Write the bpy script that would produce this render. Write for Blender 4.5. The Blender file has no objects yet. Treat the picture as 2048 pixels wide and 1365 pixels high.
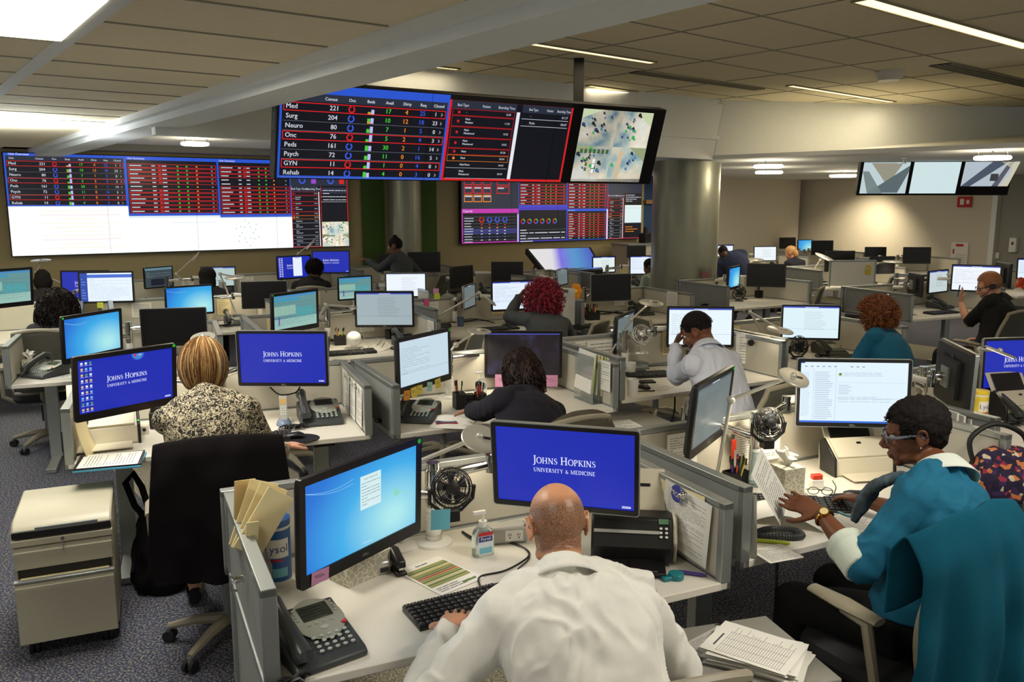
import bpy, bmesh, math, random
from mathutils import Vector, Matrix, noise
import numpy as np
random.seed(7)
R = math.radians
PI = math.pi
scn = bpy.context.scene
COL = scn.collection

# ---------------------------------------------------------------- camera, world, exposure
FPX = 1680.0; CAMH = 2.05; PITCH = math.atan(277.0 / FPX)
cam_d = bpy.data.cameras.new('camera'); cam = bpy.data.objects.new('camera', cam_d); COL.objects.link(cam)
cam.location = (0, 0, CAMH); cam.rotation_euler = (PI / 2 - PITCH, 0, 0)
cam_d.sensor_width = 36; cam_d.lens = 36 * FPX / 2048; cam_d.clip_start = 0.05; cam_d.clip_end = 200
scn.camera = cam
scn.view_settings.view_transform = 'Standard'; scn.view_settings.look = 'None'
scn.view_settings.gamma = 1.0; scn.view_settings.use_curve_mapping = False
scn.view_settings.exposure = 0.0
world = bpy.data.worlds.new('world'); scn.world = world; world.use_nodes = True
world.node_tree.nodes['Background'].inputs[0].default_value = (0.95, 0.93, 0.87, 1)
world.node_tree.nodes['Background'].inputs[1].default_value = 0.55


def area(loc, sx, sy, power, color=(1, .88, .68), rot=(0, 0, 0), spread=PI):
    d = bpy.data.lights.new('lamp_or_fill_light', 'AREA'); d.shape = 'RECTANGLE'; d.size = sx; d.size_y = sy
    d.energy = power; d.color = color; d.spread = spread
    o = bpy.data.objects.new('lamp_or_fill_light', d); COL.objects.link(o); o.location = loc; o.rotation_euler = rot
    return o


# the large lamps of the room: recessed troffers over and behind the first row, strips over the rest
area((-1.95, 4.0, 2.70), .6, 1.2, 60, (1, .95, .84), (0, 0, R(26)))
area((0.4, 0.6, 3.28), 1.3, .5, 90, (1, .94, .82), (0, 0, R(26)))
area((2.4, 1.8, 3.28), 1.3, .5, 80, (1, .93, .8), (0, 0, R(26)))
area((-1.2, 1.2, 2.70), .8, .5, 20, (1, .94, .82), (0, 0, R(26)))
area((-4.3, 5.6, 2.72), 1.2, .5, 26, (.95, .98, 1), (0, 0, R(26)))
# added uplight, out of view at left, to brighten the low ceiling
area((-4.9, 7.4, 2.38), 1.8, .3, 95, (.93, .98, 1), (PI, 0, R(26)))

# ---------------------------------------------------------------- pixel helper: only used to find where things stand
cp_, sp_ = math.cos(PITCH), math.sin(PITCH)
def ray(x, y):
    u = (x - 1024) / FPX; v = -(y - 682.5) / FPX
    return (u, cp_ + v * sp_, -sp_ + v * cp_)
def at(x, y, z):
    d = ray(x, y); t = (z - CAMH) / d[2]
    return Vector((d[0] * t, d[1] * t, z))
def dep(x, y, Y):
    d = ray(x, y); t = Y / d[1]
    return Vector((d[0] * t, Y, CAMH + d[2] * t))

# ---------------------------------------------------------------- materials
def lin(c):
    return tuple(((v / 255) / 12.92 if v / 255 <= .04045 else ((v / 255 + .055) / 1.055) ** 2.4) for v in c)
MATS = {}
def mat(name, rgb, rough=.5, metal=0.0, noise_amt=0.0, nscale=60, bump=0.0, bscale=200, emit=0, spec=.5, alpha=1, trans=0, coat=0):
    if name in MATS: return MATS[name]
    m = bpy.data.materials.new(name); m.use_nodes = True; nt = m.node_tree; b = nt.nodes['Principled BSDF']
    c = lin(rgb) + (1,)
    b.inputs['Base Color'].default_value = c; b.inputs['Roughness'].default_value = rough
    b.inputs['Metallic'].default_value = metal; b.inputs['Specular IOR Level'].default_value = spec
    b.inputs['Coat Weight'].default_value = coat
    if trans: b.inputs['Transmission Weight'].default_value = trans
    if alpha < 1: b.inputs['Alpha'].default_value = alpha
    tc = nt.nodes.new('ShaderNodeTexCoord')
    if noise_amt:
        n = nt.nodes.new('ShaderNodeTexNoise'); n.inputs['Scale'].default_value = nscale; n.inputs['Detail'].default_value = 4
        nt.links.new(tc.outputs['Object'], n.inputs['Vector'])
        r = nt.nodes.new('ShaderNodeValToRGB')
        r.color_ramp.elements[0].position = .3; r.color_ramp.elements[1].position = .7
        r.color_ramp.elements[0].color = tuple(v * (1 - noise_amt) for v in c[:3]) + (1,)
        r.color_ramp.elements[1].color = tuple(min(1, v * (1 + noise_amt)) for v in c[:3]) + (1,)
        nt.links.new(n.outputs['Fac'], r.inputs['Fac']); nt.links.new(r.outputs['Color'], b.inputs['Base Color'])
    if bump:
        n = nt.nodes.new('ShaderNodeTexNoise'); n.inputs['Scale'].default_value = bscale; n.inputs['Detail'].default_value = 3
        nt.links.new(tc.outputs['Object'], n.inputs['Vector'])
        bp = nt.nodes.new('ShaderNodeBump'); bp.inputs['Strength'].default_value = bump; bp.inputs['Distance'].default_value = .004
        nt.links.new(n.outputs['Fac'], bp.inputs['Height']); nt.links.new(bp.outputs['Normal'], b.inputs['Normal'])
    if emit:
        b.inputs['Emission Color'].default_value = c; b.inputs['Emission Strength'].default_value = emit
    MATS[name] = m
    return m
def glow(rgb, s=1.0):
    """lit pixels of a screen"""
    k = 'glow_%d_%d_%d_%g' % (*rgb, s)
    if k in MATS: return MATS[k]
    m = bpy.data.materials.new(k); m.use_nodes = True; nt = m.node_tree; b = nt.nodes['Principled BSDF']
    b.inputs['Base Color'].default_value = (.01, .01, .01, 1); b.inputs['Roughness'].default_value = .35
    b.inputs['Emission Color'].default_value = lin(rgb) + (1,); b.inputs['Emission Strength'].default_value = s
    MATS[k] = m
    return m
def glow_ramp(name, stops, scale=(1, 1, 1), loc=(0, 0, 0), kind='SPHERICAL', s=1.0, nz=0):
    """screen with a soft picture, in the screen's own object coordinates"""
    if name in MATS: return MATS[name]
    m = bpy.data.materials.new(name); m.use_nodes = True; nt = m.node_tree; b = nt.nodes['Principled BSDF']
    b.inputs['Base Color'].default_value = (.01, .01, .01, 1); b.inputs['Roughness'].default_value = .35
    tc = nt.nodes.new('ShaderNodeTexCoord'); mp = nt.nodes.new('ShaderNodeMapping')
    mp.inputs['Location'].default_value = loc; mp.inputs['Scale'].default_value = scale
    nt.links.new(tc.outputs['Object'], mp.inputs['Vector'])
    if kind == 'NOISE':
        g = nt.nodes.new('ShaderNodeTexNoise'); g.inputs['Scale'].default_value = 1; g.inputs['Detail'].default_value = nz
    else:
        g = nt.nodes.new('ShaderNodeTexGradient'); g.gradient_type = kind
    nt.links.new(mp.outputs[0], g.inputs['Vector'])
    r = nt.nodes.new('ShaderNodeValToRGB'); els = r.color_ramp.elements
    for i, (p, c) in enumerate(stops):
        e = els[i] if i < 2 else els.new(p)
        e.position = p; e.color = lin(c) + (1,)
    nt.links.new(g.outputs['Fac'], r.inputs['Fac'])
    nt.links.new(r.outputs['Color'], b.inputs['Emission Color']); b.inputs['Emission Strength'].default_value = s
    MATS[name] = m
    return m

# ---------------------------------------------------------------- mesh builder
class MB:
    def __init__(s): s.v = []; s.f = []; s.fm = []; s.mats = []; s.M = Matrix.Identity(4)
    def mi(s, m):
        if m is None: m = s.mats[0] if s.mats else MATS['cream']
        if m not in s.mats: s.mats.append(m)
        return s.mats.index(m)
    def add(s, vs, fs, m=None):
        k = s.mi(m); o = len(s.v)
        s.v += [tuple(s.M @ Vector(p)) for p in vs]
        s.f += [tuple(i + o for i in f) for f in fs]; s.fm += [k] * len(fs)
        return s
    def box(s, c, d, m=None, rz=0, rx=0, ry=0):
        h = [x / 2 for x in d]; T = Matrix.Translation(c) @ Matrix.Rotation(rz, 4, 'Z') @ Matrix.Rotation(ry, 4, 'Y') @ Matrix.Rotation(rx, 4, 'X')
        vs = [T @ Vector((sx * h[0], sy * h[1], sz * h[2])) for sx in (-1, 1) for sy in (-1, 1) for sz in (-1, 1)]
        return s.add(vs, [(0, 1, 3, 2), (4, 6, 7, 5), (0, 4, 5, 1), (2, 3, 7, 6), (0, 2, 6, 4), (1, 5, 7, 3)], m)
    def cyl(s, a, b, r0, r1=None, n=16, m=None, caps=True):
        r1 = r0 if r1 is None else r1; a = Vector(a); b = Vector(b); d = (b - a).normalized()
        u = d.orthogonal().normalized(); w = d.cross(u)
        vs = []
        for p, r in ((a, r0), (b, r1)):
            vs += [p + (u * math.cos(2 * PI * i / n) + w * math.sin(2 * PI * i / n)) * r for i in range(n)]
        fs = [(i, (i + 1) % n, n + (i + 1) % n, n + i) for i in range(n)]
        if caps: fs += [tuple(range(n))[::-1], tuple(range(n, 2 * n))]
        return s.add(vs, fs, m)
    def tube(s, pts, r, n=8, m=None, closed=False):
        pts = [Vector(p) for p in pts]; vs = []; k = len(pts)
        rr = r if isinstance(r, (list, tuple)) else [r] * k
        u = None
        for i, p in enumerate(pts):
            a = pts[(i - 1) % k] if (closed or i > 0) else p; b = pts[(i + 1) % k] if (closed or i < k - 1) else p
            d = (b - a).normalized()
            if u is None: u = d.orthogonal().normalized()
            u = (u - d * u.dot(d))
            u = u.normalized() if u.length > 1e-6 else d.orthogonal().normalized()
            w = d.cross(u)
            vs += [p + (u * math.cos(2 * PI * j / n) + w * math.sin(2 * PI * j / n)) * rr[i] for j in range(n)]
        fs = []
        for i in range(k if closed else k - 1):
            o = i * n; q = ((i + 1) % k) * n
            fs += [(o + j, o + (j + 1) % n, q + (j + 1) % n, q + j) for j in range(n)]
        if not closed: fs += [tuple(range(n))[::-1], tuple(range((k - 1) * n, k * n))]
        return s.add(vs, fs, m)
    def lathe(s, prof, c=(0, 0, 0), n=24, m=None, sx=1, sy=1):
        vs = []
        for r, z in prof:
            vs += [(c[0] + r * sx * math.cos(2 * PI * i / n), c[1] + r * sy * math.sin(2 * PI * i / n), c[2] + z) for i in range(n)]
        fs = []
        for k in range(len(prof) - 1):
            fs += [(k * n + i, k * n + (i + 1) % n, (k + 1) * n + (i + 1) % n, (k + 1) * n + i) for i in range(n)]
        fs += [tuple(range(n))[::-1], tuple(range((len(prof) - 1) * n, len(prof) * n))]
        return s.add(vs, fs, m)
    def prism(s, poly, z0, z1, m=None, axis='z'):
        n = len(poly)
        def P(p, z): return (p[0], p[1], z) if axis == 'z' else ((z, p[0], p[1]) if axis == 'x' else (p[0], z, p[1]))
        vs = [P(p, z0) for p in poly] + [P(p, z1) for p in poly]
        fs = [tuple(range(n))[::-1], tuple(range(n, 2 * n))] + [(i, (i + 1) % n, n + (i + 1) % n, n + i) for i in range(n)]
        return s.add(vs, fs, m)
    def ell(s, c, r, m=None, n=16, k=10, rot=None):
        if not isinstance(r, (list, tuple)): r = (r, r, r)
        T = Matrix.Translation(c) @ (rot.to_4x4() if rot is not None else Matrix.Identity(4))
        vs = [T @ Vector((0, 0, -r[2]))]
        for i in range(1, k):
            a = -PI / 2 + PI * i / k
            vs += [T @ Vector((r[0] * math.cos(a) * math.cos(2 * PI * j / n), r[1] * math.cos(a) * math.sin(2 * PI * j / n), r[2] * math.sin(a))) for j in range(n)]
        vs.append(T @ Vector((0, 0, r[2]))); L = len(vs) - 1
        fs = [(0, 1 + (j + 1) % n, 1 + j) for j in range(n)]
        for i in range(k - 2):
            fs += [(1 + i * n + j, 1 + i * n + (j + 1) % n, 1 + (i + 1) * n + (j + 1) % n, 1 + (i + 1) * n + j) for j in range(n)]
        fs += [(1 + (k - 2) * n + j, 1 + (k - 2) * n + (j + 1) % n, L) for j in range(n)]
        return s.add(vs, fs, m)
    def loft(s, secs, n=20, m=None, e=1.0):
        """secs: (centre, axis1, axis2) vectors"""
        vs = []
        for c, a, b in secs:
            c = Vector(c); a = Vector(a); b = Vector(b)
            for i in range(n):
                t = 2 * PI * i / n; x = math.cos(t); y = math.sin(t)
                x = math.copysign(abs(x) ** e, x); y = math.copysign(abs(y) ** e, y)
                vs.append(c + a * x + b * y)
        fs = []
        for k in range(len(secs) - 1):
            fs += [(k * n + i, k * n + (i + 1) % n, (k + 1) * n + (i + 1) % n, (k + 1) * n + i) for i in range(n)]
        fs += [tuple(range(n))[::-1], tuple(range((len(secs) - 1) * n, len(secs) * n))]
        return s.add(vs, fs, m)
    def grid(s, fn, nu, nv, m=None):
        vs = [fn(i / nu, j / nv) for j in range(nv + 1) for i in range(nu + 1)]
        fs = [(j * (nu + 1) + i, j * (nu + 1) + i + 1, (j + 1) * (nu + 1) + i + 1, (j + 1) * (nu + 1) + i) for j in range(nv) for i in range(nu)]
        return s.add(vs, fs, m)
    def mesh(s, name):
        me = bpy.data.meshes.new(name); me.from_pydata(s.v, [], s.f)
        for m in s.mats: me.materials.append(m)
        me.polygons.foreach_set('material_index', s.fm)
        me.update()
        return me
def smooth(me, ang=40):
    me.polygons.foreach_set('use_smooth', [True] * len(me.polygons)); me.set_sharp_from_angle(angle=R(ang)); me.update()

def obj(name, mb, parent=None, m=None, bevel=0, sm=True, loc=None, rotz=0, solid=0, label=None, weld=False):
    if isinstance(mb, MB):
        if m is not None and not mb.mats: mb.mi(m)
        me = mb.mesh(name)
        b = bmesh.new(); b.from_mesh(me)
        if weld: bmesh.ops.remove_doubles(b, verts=b.verts, dist=1e-5)
        bmesh.ops.recalc_face_normals(b, faces=b.faces); b.to_mesh(me); b.free()
        if m is not None and len(mb.mats) == 1: me.materials.clear(); me.materials.append(m)
        if sm: smooth(me)
    else: me = mb
    o = bpy.data.objects.new(name, me); COL.objects.link(o)
    if parent is not None: o.parent = parent
    if loc is not None: o.location = loc
    o.rotation_euler = (0, 0, rotz)
    if bevel:
        k = o.modifiers.new('edge', 'BEVEL'); k.width = bevel; k.segments = 2; k.limit_method = 'ANGLE'; k.angle_limit = R(50)
    if solid:
        k = o.modifiers.new('thick', 'SOLIDIFY'); k.thickness = solid; k.offset = 0
    if label: o['label'] = label
    return o
def tag(o, label, cat, group=None, kind=None):
    if label: o['label'] = label
    if cat: o['category'] = cat
    if group: o['group'] = group
    if kind: o['kind'] = kind
    return o
def thing(name, label, cat, loc=(0, 0, 0), rotz=0, group=None):
    o = bpy.data.objects.new(name, None); COL.objects.link(o); o.empty_display_size = .05
    o.location = loc; o.rotation_euler = (0, 0, rotz)
    return tag(o, label, cat, group)
def struct(name, mb, m=None, **k):
    o = obj(name, mb, None, m, **k); o['kind'] = 'structure'
    return o
def kids(o): return [c for c in list(COL.objects) if c.parent == o] if False else list(o.children)
def dup(o, loc=None, rotz=None, label=None, group=None, parent=None):
    c = o.copy(); COL.objects.link(c)
    if loc is not None: c.location = loc
    if rotz is not None: c.rotation_euler = (0, 0, rotz)
    if label: c['label'] = label
    if group: c['group'] = group
    if parent is not None: c.parent = parent
    for ch in list(o.children): dup(ch, parent=c)
    return c

# ---------------------------------------------------------------- lettering
_tc = {}
def text_geo(t):
    if t not in _tc:
        cu = bpy.data.curves.new('t', 'FONT'); cu.body = t; cu.resolution_u = 2
        o = bpy.data.objects.new('t', cu); COL.objects.link(o)
        bpy.context.view_layer.update()
        me = bpy.data.meshes.new_from_object(o.evaluated_get(bpy.context.evaluated_depsgraph_get()))
        _tc[t] = ([tuple(v.co) for v in me.vertices], [tuple(p.vertices) for p in me.polygons])
        bpy.data.objects.remove(o); bpy.data.curves.remove(cu); bpy.data.meshes.remove(me)
    return _tc[t]
class Pane:
    """flat picture on a plane: x right, z up, facing -y; layers step towards the viewer"""
    def __init__(s, step=.0006): s.mb = MB(); s.st = step
    def rect(s, x0, z0, x1, z1, m, L=1):
        y = -L * s.st
        s.mb.add([(x0, y, z0), (x1, y, z0), (x1, y, z1), (x0, y, z1)], [(0, 1, 2, 3)], m); return s
    def frame(s, x0, z0, x1, z1, t, m, L=2):
        s.rect(x0, z0, x1, z0 + t, m, L); s.rect(x0, z1 - t, x1, z1, m, L); s.rect(x0, z0, x0 + t, z1, m, L); s.rect(x1 - t, z0, x1, z1, m, L); return s
    def text(s, t, x, z, h, m, L=3, align='l', sx=1.0, bold=0):
        v, f = text_geo(t)
        if not v: return s
        xs = [p[0] for p in v]; w = max(xs) - min(xs); k = h / .7
        ox = x - min(xs) * k * sx
        if align == 'c': ox -= w * k * sx / 2
        if align == 'r': ox -= w * k * sx
        y = -L * s.st
        s.mb.add([(ox + p[0] * k * sx, y, z + p[1] * k) for p in v], f, m)
        if bold: s.mb.add([(ox + bold + p[0] * k * sx, y, z + p[1] * k) for p in v], f, m)
        return s
    def poly(s, pts, m, L=2):
        s.mb.add([(x, -L * s.st, z) for x, z in pts], [tuple(range(len(pts)))], m); return s
    def ring(s, x, z, r0, r1, m, a0=0, a1=360, L=2, n=20):
        A = [R(a0 + (a1 - a0) * i / n) for i in range(n + 1)]
        vs = [(x + r0 * math.cos(a), -L * s.st, z + r0 * math.sin(a)) for a in A] + [(x + r1 * math.cos(a), -L * s.st, z + r1 * math.sin(a)) for a in A]
        s.mb.add(vs, [(i, i + 1, n + 2 + i, n + 1 + i) for i in range(n)], m); return s
    def lines(s, x0, z0, x1, z1, n, m, L=2, th=.35, seed=0, gaps=True):
        rd = random.Random(seed); dz = (z1 - z0) / n
        for i in range(n):
            z = z1 - (i + .5) * dz; x = x0
            while x < x1 - .01 * (x1 - x0):
                w = rd.uniform(.08, .3) * (x1 - x0) if gaps else (x1 - x0) * rd.uniform(.7, 1)
                xe = min(x1, x + w); s.rect(x, z - dz * th / 2, xe, z + dz * th / 2, m, L); x = xe + .03 * (x1 - x0)
                if not gaps or rd.random() < .12: break
        return s
# a roman capital alphabet drawn as strokes (thick stems, thin hairlines, serifs)
def _st(pts, w):
    out = []
    w = w if isinstance(w, (list, tuple)) else [w] * len(pts)
    L = []; Rr = []
    for i, p in enumerate(pts):
        a = pts[max(0, i - 1)]; b = pts[min(len(pts) - 1, i + 1)]
        dx, dy = b[0] - a[0], b[1] - a[1]; l = math.hypot(dx, dy) or 1
        nx, ny = -dy / l * w[i] / 2, dx / l * w[i] / 2
        L.append((p[0] + nx, p[1] + ny)); Rr.append((p[0] - nx, p[1] - ny))
    for i in range(len(pts) - 1): out.append([L[i], L[i + 1], Rr[i + 1], Rr[i]])
    return out
def _arc(cx, cy, rx, ry, a0, a1, n=14): return [(cx + rx * math.cos(R(a0 + (a1 - a0) * i / n)), cy + ry * math.sin(R(a0 + (a1 - a0) * i / n))) for i in range(n + 1)]
def _arcw(a0, a1, thick=.155, thin=.065, n=14): return [thin + (thick - thin) * abs(math.cos(R(a0 + (a1 - a0) * i / n))) for i in range(n + 1)]
def _stem(x, y0=0, y1=1, w=.14, top=1, bot=1, s=.08):
    o = [[(x, y0), (x + w, y0), (x + w, y1), (x, y1)]]
    if bot: o.append([(x - s, y0), (x + w + s, y0), (x + w + s, y0 + .06), (x - s, y0 + .06)])
    if top: o.append([(x - s, y1 - .06), (x + w + s, y1 - .06), (x + w + s, y1), (x - s, y1)])
    return o
def glyph(c):
    if c == 'I': return _stem(.08), .3
    if c == 'J': return _stem(.2, -.05, 1, bot=0) + _st([(.27, 0), (.25, -.14), (.15, -.24), (.02, -.26)], [.14, .12, .08, .05]), .42
    if c == 'O': return _st(_arc(.42, .5, .36, .49, 0, 360, 28), _arcw(0, 360, n=28)), .84
    if c == 'H': return _stem(.08) + _stem(.6) + [[(.2, .46), (.62, .46), (.62, .54), (.2, .54)]], .86
    if c == 'N': return _stem(.1, w=.075) + _stem(.66, w=.075) + _st([(.12, .97), (.7, .02)], .15), .84
    if c == 'S': return _st([(.5, .78), (.46, .92), (.32, .98), (.16, .92), (.1, .76), (.18, .6), (.36, .48), (.48, .36), (.5, .2), (.42, .07), (.26, .02), (.12, .08), (.07, .24)], [.05, .05, .06, .09, .12, .14, .15, .14, .12, .08, .06, .05, .05]), .6
    if c == 'P': return _stem(.08) + _st(_arc(.22, .74, .3, .235, 90, -90), _arcw(90, -90, .14)), .62
    if c == 'R': return _stem(.08) + _st(_arc(.22, .75, .27, .225, 90, -90), _arcw(90, -90, .14)) + _st([(.3, .52), (.66, .02)], .14) + _st([(.56, .025), (.78, .025)], .045), .74
    if c == 'K': return _stem(.08) + _st([(.2, .45), (.58, .97)], .055) + _st([(.28, .58), (.66, .02)], .14) + _st([(.46, .975), (.7, .975)], .045) + _st([(.54, .025), (.8, .025)], .045), .76
    if c == 'U': return _stem(.08, .25, 1, bot=0) + _stem(.62, .25, 1, w=.06, bot=0) + _st(_arc(.4, .28, .26, .25, 180, 360), [.14 - .006 * i for i in range(15)]), .8
    if c == 'V': return _st([(.12, .98), (.4, .0)], .14) + _st([(.4, .0), (.66, .98)], .055) + _st([(0, .975), (.28, .975)], .045) + _st([(.54, .975), (.78, .975)], .045), .76
    if c == 'E': return _stem(.08) + [[(.2, 0), (.56, 0), (.56, .08), (.2, .08)], [(.5, .0), (.56, 0), (.58, .22), (.54, .22)], [(.2, .92), (.54, .92), (.54, 1), (.2, 1)], [(.48, .8), (.53, .8), (.54, 1), (.48, 1)], [(.2, .46), (.46, .46), (.46, .54), (.2, .54)]], .62
    if c == 'T': return _stem(.3, top=0) + [[(.02, .95), (.72, .95), (.72, 1), (.02, 1)]] + _st([(.04, .98), (.02, .8)], .045) + _st([(.7, .98), (.72, .8)], .045), .74
    if c == 'Y': return _stem(.32, 0, .46, top=0) + _st([(.12, .98), (.39, .44)], .14) + _st([(.4, .44), (.66, .98)], .055) + _st([(0, .975), (.26, .975)], .045) + _st([(.54, .975), (.78, .975)], .045), .76
    if c == 'M': return _stem(.1, w=.06) + _stem(.8, w=.14) + _st([(.13, .98), (.47, .02)], .13) + _st([(.47, .02), (.84, .98)], .055), 1.06
    if c == 'D': return _stem(.08) + _st(_arc(.2, .5, .48, .475, 90, -90), _arcw(90, -90, .15)), .8
    if c == 'C': return _st(_arc(.44, .5, .36, .48, 48, 312, 22), _arcw(48, 312, .15, n=22)) + _st([(.69, .95), (.69, .7)], .045), .76
    if c == '&': return _st([(.72, .42), (.6, .14), (.4, .03), (.2, .08), (.1, .26), (.2, .46), (.38, .6), (.46, .78), (.36, .94), (.24, .9), (.22, .72), (.4, .4), (.72, .04)], [.05, .06, .08, .11, .13, .1, .06, .06, .05, .07, .09, .13, .13]), .8
    return [], .35
def roman(pane, t, cx, z, h, m, L=3, caps=None, track=.06):
    """t: capitals; letters flagged in caps (indices) stand taller"""
    caps = caps or []
    hs = [h * (1.28 if i in caps else 1) for i in range(len(t))]
    gl = [glyph(c) for c in t]
    tot = sum(g[1] * hh + track * h for g, hh in zip(gl, hs)); x = cx - tot / 2
    for (polys, adv), hh in zip(gl, hs):
        for p in polys: pane.poly([(x + a * hh, z + b * hh) for a, b in p], m, L)
        x += adv * hh + track * h
# ---------------------------------------------------------------- shared materials
cream = mat('cream', (222, 214, 196), .45, noise_amt=.02, nscale=300)
white_lam = mat('white_laminate', (226, 221, 209), .38, noise_amt=.015, nscale=400)
panel_m = mat('partition_fabric', (140, 143, 140), .75, noise_amt=.08, nscale=500, bump=.2, bscale=900)
panel_in = mat('partition_board', (194, 189, 174), .6, noise_amt=.02, nscale=300)
alu = mat('brushed_aluminium', (164, 168, 165), .38, metal=.65)
chrome = mat('chrome', (215, 215, 212), .12, metal=1)
silver = mat('silver_plastic', (190, 190, 184), .3, metal=.4)
black_pl = mat('black_plastic', (22, 21, 21), .38)
black_ma = mat('matt_black', (16, 15, 16), .6)
dark_gr = mat('dark_grey_plastic', (58, 62, 64), .42)
mid_gr = mat('mid_grey_plastic', (120, 124, 124), .45)
light_gr = mat('light_grey_plastic', (178, 176, 168), .45)
white_pl = mat('white_plastic', (232, 230, 222), .35)
beige_pl = mat('beige_metal', (186, 180, 158), .42, noise_amt=.03, nscale=500)
paper = mat('paper', (236, 234, 226), .75)
paper_y = mat('cream_paper', (236, 220, 170), .75)
ink = mat('ink', (70, 70, 76), .8)
green_dot = mat('green_sticker', (40, 190, 60), .5)
wood_black = mat('desk_underframe', (60, 58, 55), .5)
rubber = mat('rubber', (25, 25, 26), .7)

def carpet_mat():
    m = bpy.data.materials.new('carpet'); m.use_nodes = True; nt = m.node_tree; b = nt.nodes['Principled BSDF']; N = nt.nodes.new; L = nt.links.new
    tc = N('ShaderNodeTexCoord')
    n1 = N('ShaderNodeTexNoise'); n1.inputs['Scale'].default_value = 95; n1.inputs['Detail'].default_value = 5
    L(tc.outputs['Object'], n1.inputs['Vector'])
    def ramp(cols):
        r = N('ShaderNodeValToRGB'); e = r.color_ramp.elements
        for i, (p, c) in enumerate(cols):
            x = e[i] if i < 2 else e.new(p)
            x.position = p; x.color = lin(c) + (1,)
        L(n1.outputs['Fac'], r.inputs['Fac']); return r
    blue = ramp([(.42, (36, 40, 58)), (.62, (150, 138, 112)), (.5, (70, 76, 98)), (.56, (92, 96, 110))])
    tan = ramp([(.42, (120, 114, 96)), (.62, (190, 182, 158)), (.5, (152, 146, 126))])
    # broad stripes of sand coloured tile run diagonally through the blue
    mp = N('ShaderNodeMapping'); mp.inputs['Rotation'].default_value = (0, 0, R(-38)); L(tc.outputs['Object'], mp.inputs['Vector'])
    sx = N('ShaderNodeSeparateXYZ'); L(mp.outputs[0], sx.inputs[0])
    a = N('ShaderNodeMath'); a.operation = 'ADD'; a.inputs[1].default_value = 19.2 - 1.42; L(sx.outputs['X'], a.inputs[0])
    w = N('ShaderNodeMath'); w.operation = 'MODULO'; w.inputs[1].default_value = 4.8; L(a.outputs[0], w.inputs[0])
    c = N('ShaderNodeMath'); c.operation = 'LESS_THAN'; c.inputs[1].default_value = 1.1; L(w.outputs[0], c.inputs[0])
    mx = N('ShaderNodeMix'); mx.data_type = 'RGBA'; L(c.outputs[0], mx.inputs['Factor']); L(blue.outputs[0], mx.inputs['A']); L(tan.outputs[0], mx.inputs['B'])
    L(mx.outputs['Result'], b.inputs['Base Color']); b.inputs['Roughness'].default_value = .95
    bp = N('ShaderNodeBump'); bp.inputs['Strength'].default_value = .5; bp.inputs['Distance'].default_value = .01
    L(n1.outputs['Fac'], bp.inputs['Height']); L(bp.outputs[0], b.inputs['Normal'])
    return m
carpet = carpet_mat()
ceil_m = mat('ceiling_tile', (240, 228, 196), .9, noise_amt=.03, nscale=30, bump=.3, bscale=160)
grid_m = mat('ceiling_grid', (150, 144, 124), .6)
plaster = mat('plaster', (232, 236, 236), .85, noise_amt=.015, nscale=20)
plaster_w = mat('warm_plaster', (208, 200, 184), .85, noise_amt=.02, nscale=25)
tan_wall = mat('tan_wall', (170, 156, 118), .85, noise_amt=.03, nscale=30)
grey_wall = mat('grey_wall', (150, 150, 142), .85, noise_amt=.02, nscale=30)
green_wall = mat('green_wall', (66, 96, 34), .8, noise_amt=.03, nscale=30)
blue_wall = mat('blue_wall', (40, 70, 110), .8, noise_amt=.03, nscale=30)
col_m = mat('metallic_column_paint', (150, 150, 132), .34, metal=.45, noise_amt=.04, nscale=8)

WA = R(34); wd = Vector((math.cos(WA), math.sin(WA), 0)); wn = Vector((math.sin(WA), -math.cos(WA), 0))
def wall_pt(t, off=0, z=0):
    """point on the far video wall plane, t metres along it from the first video wall's centre"""
    p = Vector((-4.74, 12.78, 0)) + wd * t + wn * off; p.z = z; return p
def slab(name, a, b, z0, z1, th, m, side=1):
    a = Vector(a); b = Vector(b); d = (b - a).normalized(); n = Vector((-d.y, d.x, 0)) * th * side
    mb = MB(); mb.prism([(a.x, a.y), (b.x, b.y), (b.x + n.x, b.y + n.y), (a.x + n.x, a.y + n.y)], z0, z1, m)
    return struct(name, mb, m, sm=False)

mb = MB(); mb.box((1, 12, -.05), (36, 40, .1), carpet); struct('floor', mb, carpet, sm=False)
# far walls
slab('wall_video', wall_pt(-9), wall_pt(3.3), 0, 2.95, .2, tan_wall)
slab('wall_green_left', wall_pt(2.66, .03), wall_pt(3.07, .03), 0, 2.72, .012, green_wall)
slab('wall_green_right', wall_pt(3.68, .03), wall_pt(4.09, .03), 0, 2.72, .012, green_wall)
slab('wall_video_right', wall_pt(3.3), wall_pt(9.05), 0, 2.95, .2, tan_wall)
slab('wall_blue', wall_pt(9.05), wall_pt(10.3), 0, 2.75, .2, blue_wall)
slab('wall_back', wall_pt(10.3), wall_pt(14.15), 0, 2.75, .2, plaster_w)
P1 = Vector((6.8, 21.5, 0)); P2 = Vector((9.75, 17.1, 0)); P3 = Vector((13.2, 12.4, 0))
A1 = P1 - wd * 1.45
slab('wall_alcove_side', A1, wall_pt(14.15), 0, 2.75, .1, plaster_w)
slab('wall_alcove', A1 - wd * .2, P1, 0, 2.75, .2, plaster_w)
slab('wall_right_far', P1, P2, 0, 2.75, .2, plaster_w)
slab('wall_right_near', P2 + Vector((.12, .1, 0)), P3, 0, 2.75, .2, grey_wall)
slab('wall_right_edge', P2, P2 + Vector((.25, .2, 0)), 0, 2.75, .1, plaster)
mb = MB(); d3 = (P3 - P2).normalized(); c = P2 + d3 * 2.0; mb.box((c.x - .06, c.y - .06, 1.05), (.95, .05, 2.1), mid_gr, rz=math.atan2(d3.y, d3.x)); struct('door_1', mb, mid_gr)
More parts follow.
